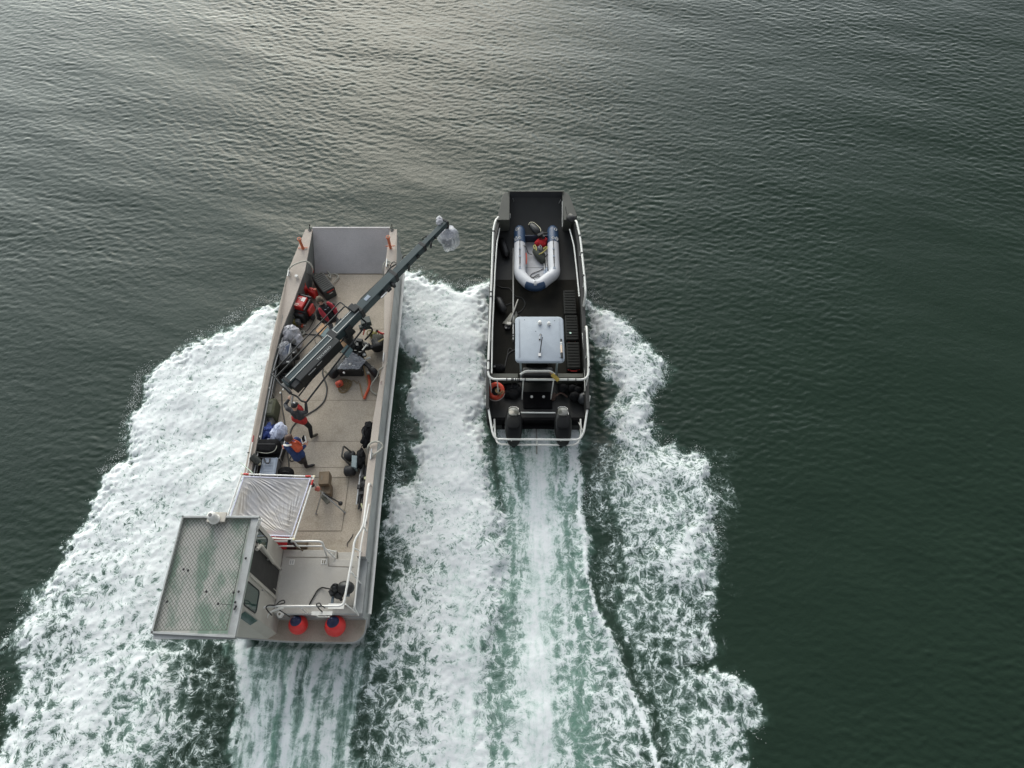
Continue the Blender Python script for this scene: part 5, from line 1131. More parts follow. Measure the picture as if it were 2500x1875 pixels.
jerry('a', 590, 415, 1.66, 'red fuel can nearest the port bulwark, forward of the generator', .4); jerry('a', 765, 475, 1.60, 'red fuel can between the generator and the big black case', -.5); jerry('a', 680, 45, 1.62, 'red fuel can tucked under the port bow gunwale', .2, 1.1)
bx = thing('cable_box', 'black cable box in shadow just aft of the red generator', 'box', tuple(P('a',520,860,DK)))
m = MB(); p = P('a',530,860,1.52); m.rbox(p, (.52,.40,.42), .04, GF); m.build('box_body', blackp, bx); m = MB(); m.box(p+Vector((0,0,.22)), (.2,.04,.03), GF); m.ell(p+Vector((.1,-.1,.2)), (.10,.07,.03)); m.build('handle', mat('dull_red', (.12,.02,.018), .6), bx); m = MB(); m.ell(P('a',760,915,1.45), (.10,.12,.12)); m.build('socket', black, bx)
hp = thing('folding_screen', 'dark flat panel leaning on the port bow bulwark', 'panel', tuple(P('a',640,300,DK)))
m = MB(); m.quad(P('a',610,170,2.0), P('a',540,380,1.95), P('a',720,420,1.35), P('a',690,330,1.35), .03); m.build('panel', blackp, hp)
wr = thing('bow_rope', 'pale rope looped on deck behind the big black case', 'rope', tuple(P('a',1100,170,DK)))
m = MB(); m.tube(curve([P('a',x,y,1.36) for x, y in ((950,60),(1020,85),(1070,140),(1085,210),(1040,170),(1080,145),(1170,140),(1225,180),(1200,230),(1130,300))]), .022, 6); m.build('rope_line', rope_w, wr)
wr = thing('gunwale_rope', 'pale mooring rope arched over the port bow gunwale', 'rope', tuple(P('1',290,660,2.1)))
m = MB(); m.tube(curve([P('1',x,y,z) for x, y, z in ((292,680,2.22),(278,630,2.30),(320,575,2.42),(400,535,2.5),(470,522,2.5),(520,550,2.4),(545,600,2.2),(535,660,1.8))]), .026, 6); m.build('rope_line', rope_w, wr)
wr = thing('gunwale_rope', 'pale rope draped over the starboard bow gunwale by the crane', 'rope', tuple(P('1',1360,545,2.1)))
m = MB(); m.tube(curve([P('1',x,y,z) for x, y, z in ((1310,700,1.9),(1305,600,2.25),(1318,540,2.34),(1360,522,2.36),(1420,545,2.34),(1450,560,2.32))]), .022, 6); m.box(P('1',1362,535,2.33),(.10,.16,.05)); m.box(P('1',1378,590,2.32),(.03,.12,.03)); m.build('rope_line', rope_w, wr)
wr = thing('starboard_rope', 'pale mooring rope hanging from the starboard cleat to the deck', 'rope', tuple(P('2',1430,300,1.9)))
m = MB(); m.tube(curve([P('2',x,y,z) for x, y, z in ((1500,130,1.96),(1525,165,1.96),(1480,205,1.95),(1440,235,1.9),(1420,300,1.7),(1365,380,1.5),(1350,430,1.4),(1370,475,1.36),(1415,500,1.34))]), .022, 6); m.build('rope_line', rope_w, wr)
wr = thing('starboard_rope', 'thick pale rope loop over the starboard gunwale by the hand truck', 'rope', tuple(P('2',1400,1080,1.9)))
m = MB(); m.tube(curve([P('2',x,y,z) for x, y, z in ((1330,1140,1.6),(1318,1080,1.95),(1345,1030,2.0),(1400,1008,2.02),(1455,1025,2.0),(1478,1065,1.95),(1440,1110,1.96),(1370,1160,1.97),(1345,1200,1.9))]), .03, 7); m.build('rope_line', rope_w, wr)
# plastic wrapped gear by the port side
pg = thing('wrapped_lamp', 'film lamp wrapped in a pale plastic bag by the port bulwark', 'wrapped gear', tuple(P('c',440,350,DK)))
m = MB(); m.box(P('c',430,350,1.6),(.26,.4,.5)); m.cyl(P('c',430,420,1.85),P('c',500,450,1.75),.1); m.build('lamp', greyd, pg, bevel=.02); plastic_blob('plastic_bag', P('c',425,310,1.72), (.27,.30,.36), film2, pg, 5, .25); plastic_blob('plastic_bag', P('c',545,430,1.62), (.17,.24,.26), film2, pg, 8, .25)
pg = thing('wrapped_monitor', 'flat monitor under clear plastic leaning by the port bulwark', 'wrapped gear', tuple(P('c',330,640,DK)))
m = MB(); m.quad(P('c',300,560,2.0), P('c',225,745,1.75), P('c',365,700,1.9), P('c',412,490,2.05), .04); m.build('screen', mat('blue_grey_screen', (.10,.12,.17), .25), pg, bevel=.01); plastic_blob('plastic_bag', P('c',310,640,1.72), (.22,.34,.28), film, pg, 6, .25)
m = MB(); m.tube([P('c',415,480,2.05), P('c',372,700,1.92)], .012, 6); m.build('edge_strip', paper, pg)
for (x, y, a, b, c_, lb) in ((440,680,.40,.34,.40,'black equipment box under the crane bars beside the wrapped monitor'),(330,860,.46,.40,.42,'black equipment box aft of the wrapped monitor by the port bulwark'),(480,590,.30,.26,.34,'small black equipment box touching the plastic lamp bag')):
    bx = thing('equipment_box', lb, 'box', tuple(P('c',x,y,DK)), 'black equipment boxes'); m = MB(); p = P('c',x,y,DK+c_/2); m.rbox(p, (a,b,c_), .035, Matrix.Rotation(.2,3,'Z')); m.build('box_body', blackp, bx)
    m = MB(); m.box(p+Vector((.0,0,c_/2+.01)), (a*.5,.03,.02)); m.cyl(p+Vector((a*.3,b*.2,c_/2)), p+Vector((a*.3,b*.2,c_/2+.03)), .03); m.slot(1); m.box(p+Vector((a*.25,-b*.3,c_/2+.005)), (.09,.05,.006)); m.build('fitting', [black, paper], bx)
ct = thing('cable_coil', 'coil of black cable lying under the crane tail', 'cable', tuple(P('c',360,1080,DK)))
m = MB(); coil(m, P('c',360,1060,DK), .25, 6, .022, seed=4); coil(m, P('c',330,1170,DK), .20, 4, .018, seed=6); m.build('cable_loops', cable, ct)
m = MB(); p = P('c',505,995,1.42); m.box(p, (.10,.09,.06), Matrix.Rotation(.6,3,'Z')); m.build('orange_plug', mat('orange_plug', (.55,.10,.04), .6), ct, bevel=.015)
ct = thing('rope_coil', 'small pale rope coil lying by the wrapped lamp', 'rope', tuple(P('c',650,280,DK)))
m = MB(); coil(m, P('c',650,285,DK+.01), .085, 5, .014, n=16, jit=.1, seed=2); coil(m, P('c',650,285,DK+.01), .05, 3, .012, n=14, jit=.1, seed=3); m.build('rope_loops', rope_w, ct)
ct = thing('yellow_tool', 'yellow and grey tool box beside the wrapped lamp', 'tool box', tuple(P('c',500,60,DK)))
m = MB(); m.rbox(P('c',470,60,1.45), (.26,.16,.22), .03); m.build('box_body', mat('dirty_yellow', (.22,.19,.05), .6, var=.3), ct); m = MB(); m.rbox(P('c',560,45,1.52), (.16,.14,.18), .03); m.build('lid', greyd, ct)
ct = thing('orange_drill', 'small orange power tool lying on deck by the cables', 'power tool', tuple(P('c',650,130,DK)))
m = MB(); m.box(P('c',645,130,1.36), (.08,.14,.08), Matrix.Rotation(-.3,3,'Z')); m.build('tool_body', mat('tool_orange', (.55,.10,.05), .5), ct, bevel=.02); m = MB(); m.cyl(P('c',660,115,1.38), P('c',715,128,1.38), .016); m.build('bit', paper, ct)
def cab(name, label, k, pts, r=.014, mt=cable, z=DK+.012):
    t_ = thing(name, label, 'cable', tuple(P(k, *pts[0], DK))); m = MB(); m.tube(curve([P(k, x, y, z) for x, y in pts]), r, 6); m.build('cable_line', mt, t_)
cab('deck_cable', 'dark cable looping from the crane tail past the crew to the aft gear', '2', [(385,480),(390,560),(395,650),(415,760),(430,860),(438,930),(450,1080),(455,1150),(465,1240),(468,1340)], .02, greycable)
cab('deck_cable', 'thick grey cable curving round behind the crane operator', '2', [(835,220),(830,270),(850,340),(875,420),(870,500),(840,580),(770,650),(700,695),(640,730),(560,790),(520,830),(490,880),(480,930)], .026, greycable)
cab('deck_cable', 'thin cable looping past the generator toward the crane', 'a', [(790,880),(785,960),(740,1050),(690,1130),(640,1170),(570,1150),(520,1100)], .011)
cab('deck_cable', 'thin cable running from the rope coil under the crane bars', 'a', [(580,1220),(700,1230),(860,1240),(930,1290),(980,1330)], .022)
cab('deck_cable', 'thin black cable hooking on bare deck beside the crane tail', 'a', [(800,1310),(810,1370),(850,1410),(890,1430)], .010)
cab('deck_cable', 'loose black cable ring beside the man in blue', '2', [(475,1200),(490,1170),(525,1160),(545,1185),(530,1210),(495,1220),(472,1205)], .014)
cab('deck_cable', 'thin dark cable lying on deck near the aft step', '3', [(1600,770),(1590,800),(1560,840),(1540,870),(1540,905)], .012)
# port side furniture and bags, aft of the crane
def ppt(x, y, z): return P('2', x, y, z)
gb_ = thing('olive_cabinet', 'olive green chest standing against the port bulwark', 'chest', tuple(ppt(295,690,DK)))
m = MB(); p = ppt(290,670,1.54); m.rbox(p, (.30,.62,.48), .06, top=.05); m.build('chest_body', olive, gb_); m = MB(); m.rbox(p+Vector((-.04,0,.245)), (.20,.48,.02), .04); m.box(p+Vector((-.03,.16,.265)),(.10,.08,.02)); m.build('chest_lid', mat('olive_pale', (.11,.115,.085), .8), gb_, bevel=.006)
gb_ = thing('grey_box', 'small grey box aft of the olive chest', 'box', tuple(ppt(260,830,DK)))
m = MB(); p = ppt(258,810,1.47); m.rbox(p, (.26,.36,.34), .03); m.build('box_body', greyd, gb_); m = MB(); m.cyl(p+Vector((0,.02,.17)), p+Vector((0,.02,.20)), .04); m.build('knob', black, gb_)
gb_ = thing('blue_tarp_bundle', 'bundled blue tarpaulin by the port bulwark', 'tarpaulin', tuple(ppt(235,940,DK)))
plastic_blob('bundle', ppt(238,930,1.52), (.24,.33,.25), blue, gb_, 12, .3)
m = MB(); 
for x, y in ((245,985),(265,970),(220,1000)): m.box(ppt(x,y,1.68), (.07,.05,.02), Matrix.Rotation(x*.1,3,'Z'))
m.build('tag', palebag, gb_)
gb_ = thing('pale_plastic_bag', 'pale blue white plastic bag heaped on the aluminium case', 'bag', tuple(ppt(350,920,DK)))
plastic_blob('bag_body', ppt(372,900,1.62), (.20,.27,.26), palebag, gb_, 3, .32); plastic_blob('bag_body', ppt(312,945,1.58), (.15,.20,.22), palebag, gb_, 7, .32); m = MB(); m.ell(ppt(365,965,1.45), (.22,.26,.18)); m.build('bag_base', mat('dark_teal_bag', (.03,.045,.055), .7), gb_)
fl = thing('aluminium_flight_case', 'dark flight case with bright edges under the black soft bag', 'case', tuple(ppt(280,1100,DK)))
fq = [ppt(120,1000,1.62), ppt(425,1000,1.62), ppt(365,1192,1.62), ppt(95,1180,1.62)]
m = MB(); m.prism([(v.x, v.y) for v in fq], DK+.01, 1.61); m.build('case_body', blackp, fl, bevel=.01)
m = MB(); m.tube([fq[1]+Vector((0,0,.0)), fq[2], fq[3]], .022, 6); m.tube([fq[2], fq[2]-Vector((0,0,.3))], .02, 6); m.tube([fq[1], fq[1]-Vector((0,0,.3))], .02, 6); m.build('case_edge', steel, fl)
sb_ = thing('black_soft_bag', 'black soft case with a pale piped edge on the flight case', 'bag', tuple(ppt(235,1070,1.62)))
m = MB(); p = ppt(235,1065,1.76); m.rbox(p, (.72,.48,.26), .13, Matrix.Rotation(.03,3,'Z'), top=.10); m.build('bag_body', blackc, sb_, angle=60); m = MB(); m.tube(curve([ppt(120,1120,1.84), ppt(220,1135,1.86), ppt(300,1115,1.86), ppt(332,1070,1.86), ppt(336,1012,1.84)]), .014, 6); m.build('piping', mat('piping_grey', (.30,.30,.25), .6), sb_); m = MB(); m.box(p+Vector((.0,.03,.135)), (.5,.03,.01)); m.build('zip', black, sb_)
gq_ = [ppt(185,1190,1.72), ppt(350,1185,1.72), ppt(320,1370,1.72), ppt(145,1370,1.72)]
gl_ = thing('grey_lid_case', 'grey ribbed lid case with a black handle beside the silk frame', 'case', tuple(ppt(250,1280,DK)))
m = MB(); m.prism([(v.x, v.y) for v in gq_], DK+.01, 1.70); m.build('case_body', greyd, gl_, bevel=.02); m = MB(); m.prism([(v.x, v.y) for v in gq_], 1.70, 1.745); m.build('case_lid', greyp, gl_, bevel=.012)
m = MB()
for i in range(8): a = gq_[0].lerp(gq_[3], .25+.09*i)+Vector((.10,0,.026)); b = gq_[1].lerp(gq_[2], .25+.09*i)+Vector((-.10,0,.026)); m.tube([a, b], .012, 5)
m.tube([gq_[0].lerp(gq_[1],.1)+Vector((0,0,.028)), gq_[3].lerp(gq_[2],.1)+Vector((0,0,.028))], .014, 5); m.tube([gq_[0].lerp(gq_[1],.9)+Vector((0,0,.028)), gq_[3].lerp(gq_[2],.9)+Vector((0,0,.028))], .014, 5); m.build('lid_rib', greyp, gl_)
m = MB(); m.tube(curve([ppt(195,1185,1.78), ppt(215,1235,1.82), ppt(250,1240,1.82), ppt(262,1190,1.78)]), .018, 6); m.build('handle', black, gl_)
lp = thing('work_lamp', 'small dark lamp on the port gunwale bracket beside the grey case', 'lamp', tuple(ppt(100,1200,1.9)))
m = MB(); a, b = ppt(60,1165,2.0), ppt(150,1240,1.85); m.cyl(a, b, .12, .10, 14); m.build('lamp_body', mat('dark_lamp', (.05,.055,.05), .5), lp, bevel=.01); m = MB(); m.ell(ppt(145,1245,1.83), (.06,.06,.05)); m.build('lens', mat('pale_lens', (.6,.58,.42), .3), lp); m = MB(); m.tube([ppt(20,1130,1.95), ppt(45,1125,1.98), ppt(55,1160,2.0)], .02, 6); m.build('bracket', black, lp)
db2 = thing('black_duffel', 'black duffel bag half hidden behind the silk frame', 'bag', tuple(ppt(430,1350,DK)))
m = MB(); m.ell(ppt(430,1350,1.45), (.26,.20,.16), n=18); m.build('bag_body', blackc, db2, angle=70); m = MB(); m.tube(curve([ppt(370,1355,1.55), ppt(420,1330,1.62), ppt(480,1345,1.55)]), .014, 5); m.build('handle', black, db2)
# starboard: bag, hand truck, bundle of stands
bg_ = thing('black_backpack', 'black backpack leaning on the starboard bulwark', 'bag', tuple(P('e',1010,600,DK)))
plastic_blob('bag_body', P('e',1040,560,1.56), (.19,.30,.26), blackc, bg_, 14, .25); plastic_blob('bag_body', P('e',1010,760,1.50), (.18,.26,.2), blackc, bg_, 15, .25); plastic_blob('bag_body', P('e',1080,440,1.58), (.13,.14,.18), blackc, bg_, 16, .25); m = MB(); m.tube(curve([P('e',900,500,1.75), P('e',890,600,1.8), P('e',930,690,1.78)]), .018, 6); m.tube(curve([P('e',880,900,1.5), P('e',830,990,1.4), P('e',775,1080,1.33)]), .012, 6); m.build('strap', black, bg_)
ht = thing('hand_truck', 'black hand truck with a grey box, lying by the starboard bulwark', 'hand truck', tuple(P('e',640,1250,DK)))
m = MB(); m.tube(fillet([P('e',740,1190,1.45), P('e',400,915,1.85), P('e',355,1190,1.85), P('e',640,1480,1.45)], .05, 3), .028, 8); m.build('frame', mat('frame_olive', (.055,.05,.042), .55), ht)
m = MB(); gqq = [P('e',610,1150,1.72), P('e',745,1165,1.72), P('e',725,1480,1.72), P('e',595,1440,1.72)]; m.prism([(v.x,v.y) for v in gqq], 1.42, 1.72); m.build('load_box', mat('truck_box_grey', (.20,.25,.26), .5), ht, bevel=.015)
for p in (P('e',560,1180,1.48), P('e',560,1550,1.48)): 
    m = MB(); m.lathe([(0,-.16),(.10,-.17),(.155,-.13),(.165,0),(.155,.13),(.10,.17),(0,.16)], p, 20, (1,.12,.0)); m.build('wheel', black, ht, angle=60)
plastic_blob('load_bag', P('e',830,1260,1.52), (.14,.32,.2), blackc, ht, 17, .25)
sn = thing('stand_bundle', 'bundle of black light stands lying along the starboard bulwark', 'light stands', tuple(P('3',1680,350,DK)))
for i, (x0, y0, x1, y1, mt) in enumerate(((1735,30,1650,440,black),(1712,20,1670,480,cable),(1745,60,1690,520,black),(1700,0,1640,450,steel),(1725,150,1660,500,black))):
    m = MB(); a, b = P('3',x0,y0,1.5+.06*(i % 3)), P('3',x1,y1,1.42+.06*(i % 3)); m.tube([a, b], .03, 8); m.tube([a.lerp(b,.3), a.lerp(b,.36)], .045, 8); m.tube([a.lerp(b,.62), a.lerp(b,.67)], .045, 8); m.build('stand', mt, sn)
m = MB(); 
for x, y in ((1700,150),(1665,260),(1690,330),(1720,220)): m.box(P('3',x,y,1.62), (.09,.12,.09), Matrix.Rotation(x*.7,3,'Z'))
m.tube(curve([P('3',1700,480,1.5), P('3',1720,560,1.9), P('3',1745,650,1.93)]), .02, 6); m.build('clamp', black, sn); m = MB(); m.box(P('3',1730,165,1.68), (.05,.07,.05)); m.tube([P('3',1690,440,1.62),P('3',1705,495,1.62)], .022, 6); m.build('bright_clamp', mat('chartreuse', (.5,.5,.3), .5), sn)
# apple boxes, tripod
def apple(x, y, z, d, rz, label):
    p = P('3', x, y, z); t_ = thing('apple_box', label, 'wooden box', (p.x,p.y,z-d[2]/2), 'wooden apple boxes'); f = Matrix.Rotation(rz,3,'Z'); m = MB(); m.box(p, d, f); m.build('box_body', woodd, t_, bevel=.008)
    m = MB(); m.box(p+f @ Vector((-.06,0,d[2]/2+.001)), (.035,.14,.004), f); m.build('hand_hole', seam, t_)
apple(1300,185,1.66, (.30,.40,.36), .06, 'upper wooden apple box with a slot handle, beside the silk frame'); apple(1315,300,1.48, (.30,.34,.34), .1, 'lower wooden apple box partly under the other one')
m = MB(); 
tr_ = thing('light_stand', 'folding metal light stand with a red grip head holding the silk frame', 'light stand', tuple(P('3',1330,400,DK)))
hub = P('3',1265,320,1.95)
m = MB(); m.tube([P('3',1180,245,2.55), hub], .022, 8); m.tube([hub, P('3',1360,420,1.5)], .03, 8); m.build('column', steel, tr_)
for x, y in ((1200,545),(1510,535),(1330,325)): m = MB(); m.tube([hub, P('3',x,y,DK+.03)], .02, 8); m.tube([P('3',x,y,DK+.03), P('3',x,y,DK)], .03, 8); m.build('leg', steel, tr_)
m = MB(); m.tube([hub, P('3',1465,435,1.55)], .02, 8); m.ell(P('3',1465,438,1.55), (.07,.07,.05)); m.build('arm', black, tr_); m = MB(); m.box(P('3',1300,395,1.75),(.12,.32,.06), Matrix.Rotation(.75,3,'Z')); m.build('sand_pad', mat('grey_olive', (.10,.10,.08), .8), tr_, bevel=.015)
m = MB(); m.box(P('3',1215,280,2.35), (.13,.11,.09)); m.cyl(P('3',1205,265,2.4), P('3',1235,300,2.3), .05); m.build('grip_head', mat('grip_red', (.40,.10,.07), .5), tr_, bevel=.015); m = MB(); m.cyl(P('3',1128,215,2.6), P('3',1160,260,2.6), .03); m.ell(P('3',1165,240,2.55),(.06,.06,.06)); m.build('clamp', black, tr_)
# silk frame
FZ = 2.62
FQ = [P('3',400,120,FZ), P('3',1180,147,FZ), P('3',962,825,FZ), P('3',170,790,FZ)]
sf = thing('silk_frame', 'white tube frame stretching a wrinkled pale diffusion silk ahead of the wheelhouse', 'diffusion frame', tuple((FQ[0]+FQ[2])/2))
for i in range(4): m = MB(); m.cyl(FQ[i], FQ[(i+1) % 4], .022, n=10); m.build('frame_tube', white, sf)
m = MB()
for i in range(4): m.box(FQ[i], (.06,.06,.05))
m.build('frame_corner', mat('corner_cream', (.66,.60,.40), .5), sf, bevel=.01)
m = MB()
for t_, e in ((.06,0),(.92,0),(.1,1),(.95,2)): a, b = FQ[e], FQ[(e+1) % 4]; p = a.lerp(b, t_); d_ = (b-a).normalized(); m.cyl(p-d_*.08, p+d_*.08, .027, n=10)
m.build('red_tape', red, sf)
cq = sum(FQ, Vector())/4; SQ = [c_.lerp(cq, .085) for c_ in FQ]
N_ = 110; mb = MB(); vs = []; rnd = random.Random(3); ph = [(rnd.uniform(0,6.3), rnd.uniform(.7,1.5)) for _ in range(6)]
for i in range(N_+1):
    for j in range(N_+1):
        u, v = i/N_, j/N_; p = SQ[0]*(1-u)*(1-v)+SQ[1]*u*(1-v)+SQ[2]*u*v+SQ[3]*(1-u)*v
        e = min(u, 1-u, v, 1-v); w_ = 0
        a1 = math.atan2(v-1.05, u-.98); d1 = math.hypot(u-.98, v-1.05); a2 = math.atan2(v+.08, u+.05); d2 = math.hypot(u+.05, v+.08)
        for k, (q0, f0) in enumerate(ph[:3]): w_ += 1.5*abs(sin(a1*(29+13*k)*f0+q0+1.7*sin(d1*5+k)))**5*math.exp(-((d1-.38-.1*sin(a1*11+k))/.36)**2)+1.5*abs(sin(a2*(27+12*k)*f0+q0+1.9*sin(d2*4+k)))**5*math.exp(-((d2-.38-.1*sin(a2*9+k))/.38)**2)
        w_ += 1.2*abs(sin((v*7-u*4.5)*4.6+ph[4][0]+1.6*sin(u*5+v*3)))**6*(.4+.6*sin(u*9+v*4)**2)
        p = p+Vector((0,0,w_*.0072*min(1,e*9)-.05*sin(pi*u)*sin(pi*v))); vs.append(p)
mb.add(vs, [(i*(N_+1)+j, (i+1)*(N_+1)+j, (i+1)*(N_+1)+j+1, i*(N_+1)+j+1) for i in range(N_) for j in range(N_)]); mb.build('silk', silk, sf, angle=80)
m = MB()
for i in range(4): m.tube([SQ[i], SQ[(i+1) % 4]], .018, 6)
m.build('hem', mat('hem_lilac', (.62,.62,.74), .7), sf)
m = MB()
for i in range(4):
    a, b = FQ[i], FQ[(i+1) % 4]; c_, d_ = SQ[i], SQ[(i+1) % 4]
    for t_ in (0, .25, .5, .75): m.tube([a.lerp(b, t_), c_.lerp(d_, t_)], .006, 5)
    m.tube([a.lerp(b,.06), c_], .008, 5); m.tube([b.lerp(a,.06), d_], .008, 5)
m.build('tie_cord', paper, sf)
rt = thing('red_tote', 'red holdall under the aft edge of the silk frame', 'bag', tuple(P('3',770,850,1.6)))
m = MB(); p = P('3',760,830,1.9); m.rbox(p, (.62,.40,.5), .09, top=.08); m.build('bag_body', redcloth, rt); m = MB(); m.rbox(P('3',850,880,1.6), (.70,.22,.3), .05); m.build('bag_base', mat('maroon', (.06,.012,.012), .8), rt)
bx = thing('brown_crate', 'small brown crate on deck under the forward rail', 'crate', tuple(P('3',1060,880,DK)))
m = MB(); m.box(P('3',1040,880,1.42), (.34,.2,.24)); m.build('crate_body', woodd, bx, bevel=.01); m = MB(); m.box(P('3',1040,880,1.545), (.2,.03,.01)); m.build('slot', seam, bx)
rk = thing('rail_strap', 'black strap with a wooden peg tied round the forward rail', 'strap', tuple(P('3',930,860,2.3)))
m = MB(); m.tube(curve([P('3',915,815,2.62), P('3',905,850,2.45), P('3',930,865,2.4), P('3',960,885,2.3), P('3',985,905,2.2)]), .02, 6); m.tube([P('3',900,840,2.5),P('3',925,845,2.5)], .04, 6); m.build('strap_line', black, rk); m = MB(); m.tube([P('3',985,905,2.2), P('3',1060,950,2.0)], .018, 6); m.build('peg', woodd, rk)
# stern: buoys, pump, ropes
for qx, qy, r_, tx, ty, lb in ((1357,1088,.262,1330,1045,'round red buoy with a navy top, nearer the wheelhouse'),(1690,1100,.285,1662,1055,'larger round red buoy with a navy top in the starboard stern corner')):
    c_ = P('4', qx, qy, 1.28); t_ = thing('mooring_buoy', lb, 'buoy', (c_.x,c_.y,1.0), 'red stern buoys'); ax = Vector((-.10,.26,.95)).normalized()
    prof = [(r_*cos(a), r_*1.02*sin(a)) for a in np.linspace(-pi/2+.02, .93, 14)]; m = MB(); m.lathe(prof, c_, 30, ax); m.build('buoy_body', buoy_red, t_, angle=80)
    m = MB(); z0 = r_*1.02*sin(.93); rr = r_*cos(.93); m.lathe([(rr,z0),(rr*.9,z0+.035),(rr*.62,z0+.07),(rr*.30,z0+.10),(rr*.28,z0+.16),(rr*.18,z0+.18),(0,z0+.18)], c_, 26, ax); o = m.build('buoy_cap', buoy_blue, t_, angle=60)
    m = MB(); tp = c_+ax*(z0+.15); m.tube([tp+Vector((.04*cos(a),.0,.04*sin(a))) for a in np.linspace(0,2*pi,13)[:-1]], .012, 5, closed=True); m.build('eye', buoy_blue, o)
ropes = (([(1120,1005),(1080,960),(1068,930),(1095,912),(1150,912),(1190,880),(1225,868),(1235,890),(1200,902),(1160,915),(1175,945),(1240,990),(1285,1020)], 'black line knotted on the stern rail above the nearer buoy'),
         ([(1600,940),(1570,920),(1530,925),(1522,900),(1550,895),(1562,920),(1535,930),(1560,960),(1620,1012)], 'black line knotted on the stern rail above the larger buoy'))
for pts, lb in ropes:
    t_ = thing('buoy_line', lb, 'rope', tuple(P('4', *pts[-1], 1.6)), 'black buoy lines'); n = len(pts); m = MB(); m.tube(curve([P('4', x, y, 2.5-.9*max(0, (i-n*.55)/(n*.45))) for i, (x, y) in enumerate(pts)]), .016, 6); m.build('line', cable, t_)
hs_ = thing('pump_hose', 'black hose curving over the aft deck to the pump', 'hose', tuple(P('4',1500,850,1.62)))
m = MB(); m.tube(curve([P('4',x,y,1.64+.5*max(0,(x-1600)/60)) for x, y in ((1455,915),(1470,880),(1500,830),(1530,780),(1570,755),(1620,762),(1660,770))]), .02, 6); m.build('hose_line', cable, hs_)
pm = thing('deck_pump', 'black pump with hoses clamped in the aft starboard rail corner', 'pump', tuple(P('4',1730,800,1.6)))
m = MB(); m.ell(P('4',1785,755,2.0), (.24,.19,.2), n=16); m.ell(P('4',1690,760,1.95), (.13,.13,.15)); m.box(P('4',1660,800,1.9), (.14,.16,.14), Matrix.Rotation(.5,3,'Z')); m.ell(P('4',1720,820,1.85), (.14,.12,.12)); m.cyl(P('4',1690,800,1.9), P('4',1750,870,1.75), .04); m.box(P('4',1820,740,2.0), (.10,.18,.2)); m.build('pump_body', blackp, pm, bevel=.02)
m = MB(); m.tube(curve([P('4',1660,770,2.0), P('4',1670,728,2.1), P('4',1705,725,2.1), P('4',1712,760,2.0)]), .022, 6); m.tube(curve([P('4',1700,745,2.05), P('4',1740,740,2.05), P('4',1760,720,2.1)]), .02, 6); m.build('hose', black, pm)
m = MB(); m.box(P('4',1668,850,1.82), (.07,.34,.05)); m.box(P('4',1800,800,1.9),(.13,.2,.1)); m.build('mount', mat('grey_mount', (.17,.21,.23), .5), pm, bevel=.01)
# loose gear by the crane foot
ps = thing('plastic_sheet', 'clear plastic sheet thrown over gear at the crane foot', 'plastic sheet', tuple(P('b',640,880,DK)))
crumple('sheet', [P('b',640,640,2.0), P('b',360,1000,1.75), P('b',790,1010,1.75), P('b',950,830,1.75)], film, ps, 22, .10, 0, 5, 5)
bx = thing('covered_console', 'black console hidden beneath the clear plastic sheet', 'console', tuple(P('b',640,960,DK)))
m = MB(); m.rbox(P('b',640,980,1.5), (.80,.40,.40), .05); m.rbox(P('b',700,800,1.6), (.36,.36,.4), .04); m.build('console_body', blackp, bx); m = MB(); m.cyl(P('b',480,1070,1.65), P('b',510,1085,1.65), .03); m.ell(P('b',620,900,1.8), (.05,.05,.03)); m.build('knob', paper, bx)
hf = thing('foot_hook', 'small pale tripod foot sticking out by the black crane wheel', 'fitting', tuple(P('b',150,1090,DK)))
m = MB(); m.tube([P('b',110,1040,1.45), P('b',150,1090,1.42), P('b',230,1075,1.42)], .035, 8); m.tube([P('b',150,1090,1.42), P('b',145,1160,1.4)], .03, 8); m.tube([P('b',180,1155,1.4), P('b',225,1125,1.4)], .015, 6); m.build('hook', mat('hook_tan', (.26,.24,.17), .6), hf)
of = thing('orange_float', 'small orange float tied to a tangled tan rope on deck', 'float', tuple(P('b',400,1300,DK)))
m = MB(); m.rbox(P('b',400,1295,DK+.11), (.24,.17,.2), .06, Matrix.Rotation(.5,3,'Z'), top=.06); m.build('float_body', mat('float_orange', (.62,.10,.055), .55, var=.15), of, angle=50); m = MB(); m.ell(P('b',410,1330,DK+.2), (.03,.03,.03), n=8, m=6); m.build('plug', black, of)
rt_ = thing('rope_tangle', 'tangled tan rope and netting lying on deck beside the orange float', 'rope', tuple(P('b',560,1330,DK)))
m = MB(); rnd = random.Random(8)
for k in range(9): coil(m, P('b',520+rnd.uniform(-70,110),1330+rnd.uniform(-70,60),DK+.02*rnd.random()), rnd.uniform(.07,.16), rnd.uniform(1,2.2), .011, n=14, jit=.4, seed=k)
m.tube(curve([P('b',640,1260,DK+.03), P('b',700,1240,DK+.02), P('b',760,1290,DK+.02), P('b',800,1250,DK+.02)]), .012, 5); m.build('rope_loops', rope_t, rt_)
oh = thing('orange_hose', 'folded orange hose lying in a V on deck aft of the crane', 'hose', tuple(P('b',950,1450,DK)))
m = MB(); m.tube(curve([P('b',990,1130,DK+.05), P('b',1010,1220,DK+.05), P('b',1015,1310,DK+.05), P('b',985,1420,DK+.05), P('b',940,1520,DK+.05), P('b',905,1605,DK+.05)]), .045, 8); m.build('hose_line', orange_hose, oh); m = MB(); m.tube(curve([P('b',905,1605,DK+.03), P('b',870,1540,DK+.03), P('b',845,1430,DK+.03), P('b',815,1290,DK+.03)]), .016, 6); m.tube(curve([P('b',890,940,DK+.25), P('b',930,1110,DK+.15), P('b',975,1280,DK+.06), P('b',1005,1440,DK+.03)]), .018, 6); m.build('cord', mat('tan_cord', (.33,.22,.11), .9), oh)
yb = thing('yellow_rope_pile', 'heap of yellow green rope by the starboard bulwark near the crane', 'rope', tuple(P('b',1090,380,DK)))
m = MB()
